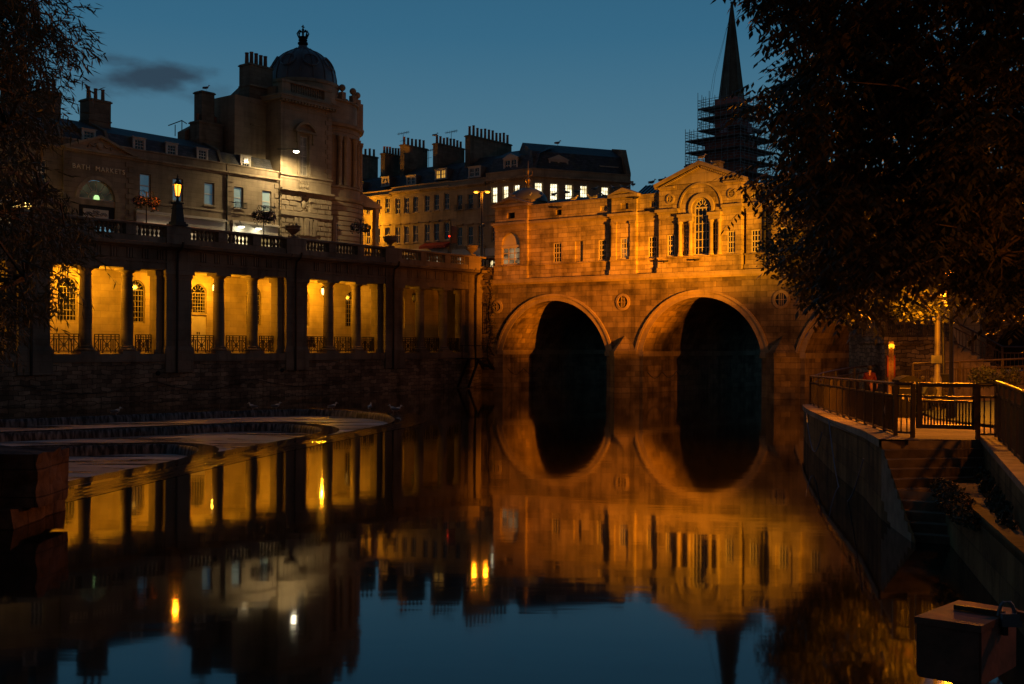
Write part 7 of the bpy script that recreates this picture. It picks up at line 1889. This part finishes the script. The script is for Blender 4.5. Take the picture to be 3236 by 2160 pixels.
def sprays(mb, rng, c, R_, count, kind, drop, thin=1.0):
    """one bough end: many compound leaves (or narrow leaves) scattered about c"""
    for k in range(count):
        o = c + Vector((rng.gauss(0, .5), rng.gauss(0, .5), rng.gauss(0, .33))) * R_
        if kind == 'pinnate':
            d = Vector((rng.uniform(-1, .5), rng.uniform(-.8, .8), rng.uniform(-.7, .1))).normalized(); ln = rng.uniform(.70, 1.0)
            side = d.cross(Vector((0, 0, 1))).normalized(); dn = Vector((0, 0, -1))
            for j in range(11):
                f = .12 + .88 * (j // 2) / 5.0; s_ = 1 if j % 2 else -1
                p = o + d * (ln * f) + dn * (.10 * f * f)
                if j == 10: q = d + dn * .5
                else: q = side * s_ * .75 + d * .45 + dn * .55
                q = q.normalized() * rng.uniform(.22, .29); wv = q.cross(Vector((rng.uniform(-.3, .3), rng.uniform(-.3, .3), 1))).normalized() * .050
                mb.poly([p, p + q * .45 + wv, p + q, p + q * .45 - wv])
        elif kind == 'maple':
            d1 = Vector((rng.uniform(-1, 1), rng.uniform(-1, 1), rng.uniform(-.8, .3))).normalized() * rng.uniform(.07, .12); d2 = d1.cross(Vector((rng.uniform(-1, 1), rng.uniform(-1, 1), 1))).normalized() * rng.uniform(.05, .08)
            mb.poly([o, o + d1 * .5 + d2, o + d1 * 1.5, o + d1 * .5 - d2])
        else:
            tw = Vector((rng.uniform(-.5, 1), rng.uniform(-.6, .6), rng.uniform(-.9, .2))).normalized()
            for j in range(7):
                p = o + tw * (j * .07); q = (tw * .7 + Vector((rng.uniform(-.8, .8), rng.uniform(-.8, .8), rng.uniform(-1, .3)))).normalized() * rng.uniform(.15, .26); wv = q.cross(Vector((rng.uniform(-1, 1), rng.uniform(-1, 1), .6))).normalized() * .017
                mb.poly([p, p + q * .4 + wv, p + q, p + q * .4 - wv])
def tree(name, label, trunk, P, n, dlo, dhi, kind, mat, seedv, R_, per, limbs, holes=()):
    rng = random.Random(seedv); t = thing(name, label, 'tree', WF, *trunk[0])
    m = MB()
    for i in range(len(trunk) - 1):
        pass
    r0 = .42
    m.tube(trunk, r0, 10, r0 * .45); tb = m.build('trunk', M_BARK, t, smooth=60)
    us = [p[0] for p in P]; vs = [p[1] for p in P]; pts = []; guard = 0
    while len(pts) < n and guard < 200000:
        guard += 1; u, v = rng.uniform(min(us), max(us)), rng.uniform(min(vs), max(vs))
        if not inpoly(u, v, P): continue
        if any(((u - h[0]) / h[2]) ** 2 + ((v - h[1]) / h[3]) ** 2 < 1 for h in holes): continue
        d = rng.uniform(dlo, dhi); pts.append(Vector(at(u, v, d)))
    cr = MB(); tw = MB(); top = Vector(trunk[-1])
    ends = []
    for lb in limbs:
        a = Vector(lb[0]); b = Vector(lb[1]); mid = (a + b) / 2 + Vector((0, 0, .6)); tw.tube([a, mid, b], lb[2], 7, lb[2] * .35); ends += [a.lerp(mid, .5), mid, mid.lerp(b, .5), b]
    for c in pts:
        sprays(cr, rng, c, R_, per, kind, 0)
        e = min(ends, key=lambda q: (q - c).length)
        if (e - c).length < 6: tw.tube([e, e.lerp(c, .5) + Vector((rng.uniform(-.2, .2), rng.uniform(-.2, .2), .25)), c], .035, 4, .010)
    cr.build('crown', mat, t, off=None); tw.build('limb', M_BARK, tb, smooth=60)
    return t
BT = [(2330, 0), (2395, 25), (2440, 60), (2462, 110), (2470, 160), (2425, 185), (2395, 215), (2460, 235), (2415, 275), (2385, 300), (2380, 330), (2440, 350), (2420, 400), (2480, 420), (2500, 470), (2400, 520), (2335, 565), (2345, 590), (2430, 600), (2500, 610), (2600, 640), (2560, 720), (2520, 760), (2500, 830), (2560, 880), (2620, 950), (2700, 985), (2770, 950), (2800, 860), (2830, 900), (2862, 960), (2900, 1000), (2960, 985), (2990, 900), (3060, 880), (3080, 930), (3130, 900), (3200, 950), (3300, 1010), (3700, 1000), (4000, 500), (3900, -400), (2500, -400)]
BT = [(u + (45 if u < 2700 and v > -100 else 0), v) for u, v in BT]
tk = [(18.2, 29, 1.8), (17.9, 29, 5), (17.2, 28.6, 8.5), (16.6, 28.2, 12.5)]
lm = [((17.6, 28.8, 6.5), at(2700, 560, 27), .16), ((17.2, 28.6, 8.0), at(2560, 300, 27.5), .17), ((17, 28.5, 9), at(2620, 90, 28), .16), ((16.8, 28.3, 10.5), at(2900, -100, 26), .15), ((17.8, 28.9, 5.6), at(2850, 900, 29), .12), ((17.6, 28.8, 6), at(2700, 850, 30), .13), ((17.8, 28.9, 6.2), at(3150, 800, 25), .12), ((17.0, 28.5, 9.5), at(3300, 100, 25), .14), ((17.4, 28.7, 7.5), at(3050, 350, 25), .13)]
tree('big_tree', 'huge dark tree with feathery compound leaves overhanging the gate and river steps', tk, BT, 1060, 23.5, 31.5, 'pinnate', ML1, 21, .60, 11, lm, holes=[(2500, 300, 30, 22), (2840, 900, 26, 26), (3008, 848, 30, 34), (2978, 926, 24, 24), (2915, 890, 95, 62)])
ST = [(2500, 655), (2480, 720), (2450, 690), (2400, 692), (2440, 730), (2420, 770), (2372, 762), (2400, 800), (2375, 800), (2420, 850), (2460, 870), (2470, 905), (2500, 960), (2550, 960), (2640, 1000), (2700, 1010), (2790, 930), (2850, 985), (2960, 990), (2990, 930), (2960, 800), (2850, 600), (2600, 600), (2490, 590)]
ST = [(u + (50 if u < 2600 else 0), v) for u, v in ST]
tree('small_tree', 'smaller bushy tree with fine leaves in front of the third bridge arch', [(22.4, 43, 1.9), (22.0, 43, 5), (21, 43, 8)], ST, 430, 38.5, 45.5, 'maple', ML2, 5, .60, 82, [((22, 43, 5), at(2560, 800, 43), .13), ((21.5, 43, 6.5), at(2650, 680, 43), .13), ((22, 43, 4.6), at(2640, 930, 43), .11), ((21, 43, 7.5), at(2800, 700, 43), .12), ((22, 43, 4.4), at(2880, 930, 40), .08)], holes=[(3008, 848, 20, 24), (2978, 926, 16, 16)])
WT = [(170, -60), (215, 40), (185, 90), (225, 140), (190, 170), (240, 150), (180, 200), (225, 240), (205, 290), (150, 280), (110, 300), (130, 350), (150, 420), (120, 480), (140, 560), (175, 620), (200, 680), (240, 740), (225, 800), (170, 830), (190, 850), (215, 890), (160, 900), (140, 960), (105, 980), (60, 1010), (20, 1040), (-60, 1080), (-500, 1000), (-700, 300), (-500, -300)]
tree('willow_tree', 'dark narrow leaved willow overhanging the weir and the market end of the colonnade', [(-13.2, 21.5, .5), (-13.4, 21.5, 4), (-13.2, 21.3, 8), (-13, 21, 12)], WT, 360, 18.5, 25, 'willow', ML3, 8, .55, 21, [((-13.3, 21.4, 5.5), at(120, 130, 21), .09), ((-13.2, 21.3, 7), at(60, 20, 22), .09), ((-13.4, 21.4, 4.5), at(130, 620, 21), .08), ((-13.4, 21.5, 4), at(80, 880, 20.5), .08), ((-13.3, 21.4, 6), at(20, 400, 21), .08), ((-13.3, 21.4, 7.5), at(-200, 100, 22), .08)])
# ------------------------------------------------------------------ floodlights on the right bank that light the bridge
def flood():
    x, y, z = 35.1, 43.6, 5.2; t = thing('floodlight_mast', 'mast with two floodlights on the right bank, outside the picture, aimed at the bridge', 'floodlight', WF, x, y, 1.2)
    m = MB(); m.tube([(x, y, 1.2), (x, y, z + .6)], .09, 8); m.build('mast', M_IRON, t)
    for dx, aim, en, ang, c in ((-.5, BF.w(11.0, 0, 9.9), 430000, 15, (1.0, .245, .004)), (0.0, BF.w(20.0, 0, 10.0), 26000, 40, (1.0, .25, .004)), (.5, BF.w(21.0, 0, 13.2), 310000, 15, (1.0, .36, .008))):  # the weak wide middle spot is added to fill the lower bridge
        h = MB(); h.box(x + dx - .25, x + dx + .25, y + .02, y + .2, z - .25, z + .25); h.build('lamp_housing', M_IRON, t)
        ld = bpy.data.lights.new('flood_bulb', 'SPOT'); ld.energy = en; ld.color = c; ld.spot_size = R(ang); ld.spot_blend = 1.0; ld.shadow_soft_size = .18
        o = bpy.data.objects.new('flood_bulb', ld); col.objects.link(o); bx, by, bz = base_of(t); o.parent = t; p = Vector((x + dx, y + .35, z)); o.location = p - Vector((bx, by, bz))
        o.rotation_euler = (Vector(aim) - p).to_track_quat('-Z', 'Y').to_euler()
flood()
# lamp round the street corner that paints the terrace orange
def corner_lamp():
    s_, z = onwall(1152, 690, BF, 18.0); p = BF.w(s_ - 1.1, 18.0, z + .2)
    t = thing('street_lamp', 'street lamp hidden round the corner of the domed gallery, lighting the terrace orange', 'street lamp', WF, p[0], p[1], 11.0)
    m = MB(); m.tube([(p[0], p[1], 11), (p[0], p[1], p[2] + .2)], .09, 8); m.build('pole', M_IRON, t); h = MB(); h.sph(p[0], p[1], p[2] + .1, .3, .3, .15, 10, 6); h.build('lamp_head', MATS['lamp_orange2'], t)
    point('lamp_bulb', (p[0], p[1], p[2] - .3), (1, .37, .008), 3600, .2, t)
corner_lamp()
def path_lamp(x, y, z, lb, en):
    t = thing('lamp_post', lb, 'lamp post', WF, x, y, 1.9)
    m = MB(); m.lathe(x, y, [(.18, 1.9), (.18, 2.1), (.11, 2.8), (.075, 3.0), (.06, z - .45)], 10); m.build('post', M_IRON, t); g = MB(); g.lathe(x, y, [(.10, z - .42), (.22, z - .1), (.24, z + .1)], 8); g.build('lantern_glass', MATS['lamp_orange'], t)
    c = MB(); c.lathe(x, y, [(.30, z + .1), (.22, z + .28), (.02, z + .5)], 8); c.build('lantern_cap', M_IRON, t); point('lamp_bulb', (x, y, z - .12), SODR, en, .15, t)
path_lamp(9.6, 9.0, 6.6, 'lamp post on the terrace outside the picture, nearest the viewer', 420)
path_lamp(12.4, 19.5, 6.9, 'lamp post on the terrace outside the picture, level with the river steps', 620)
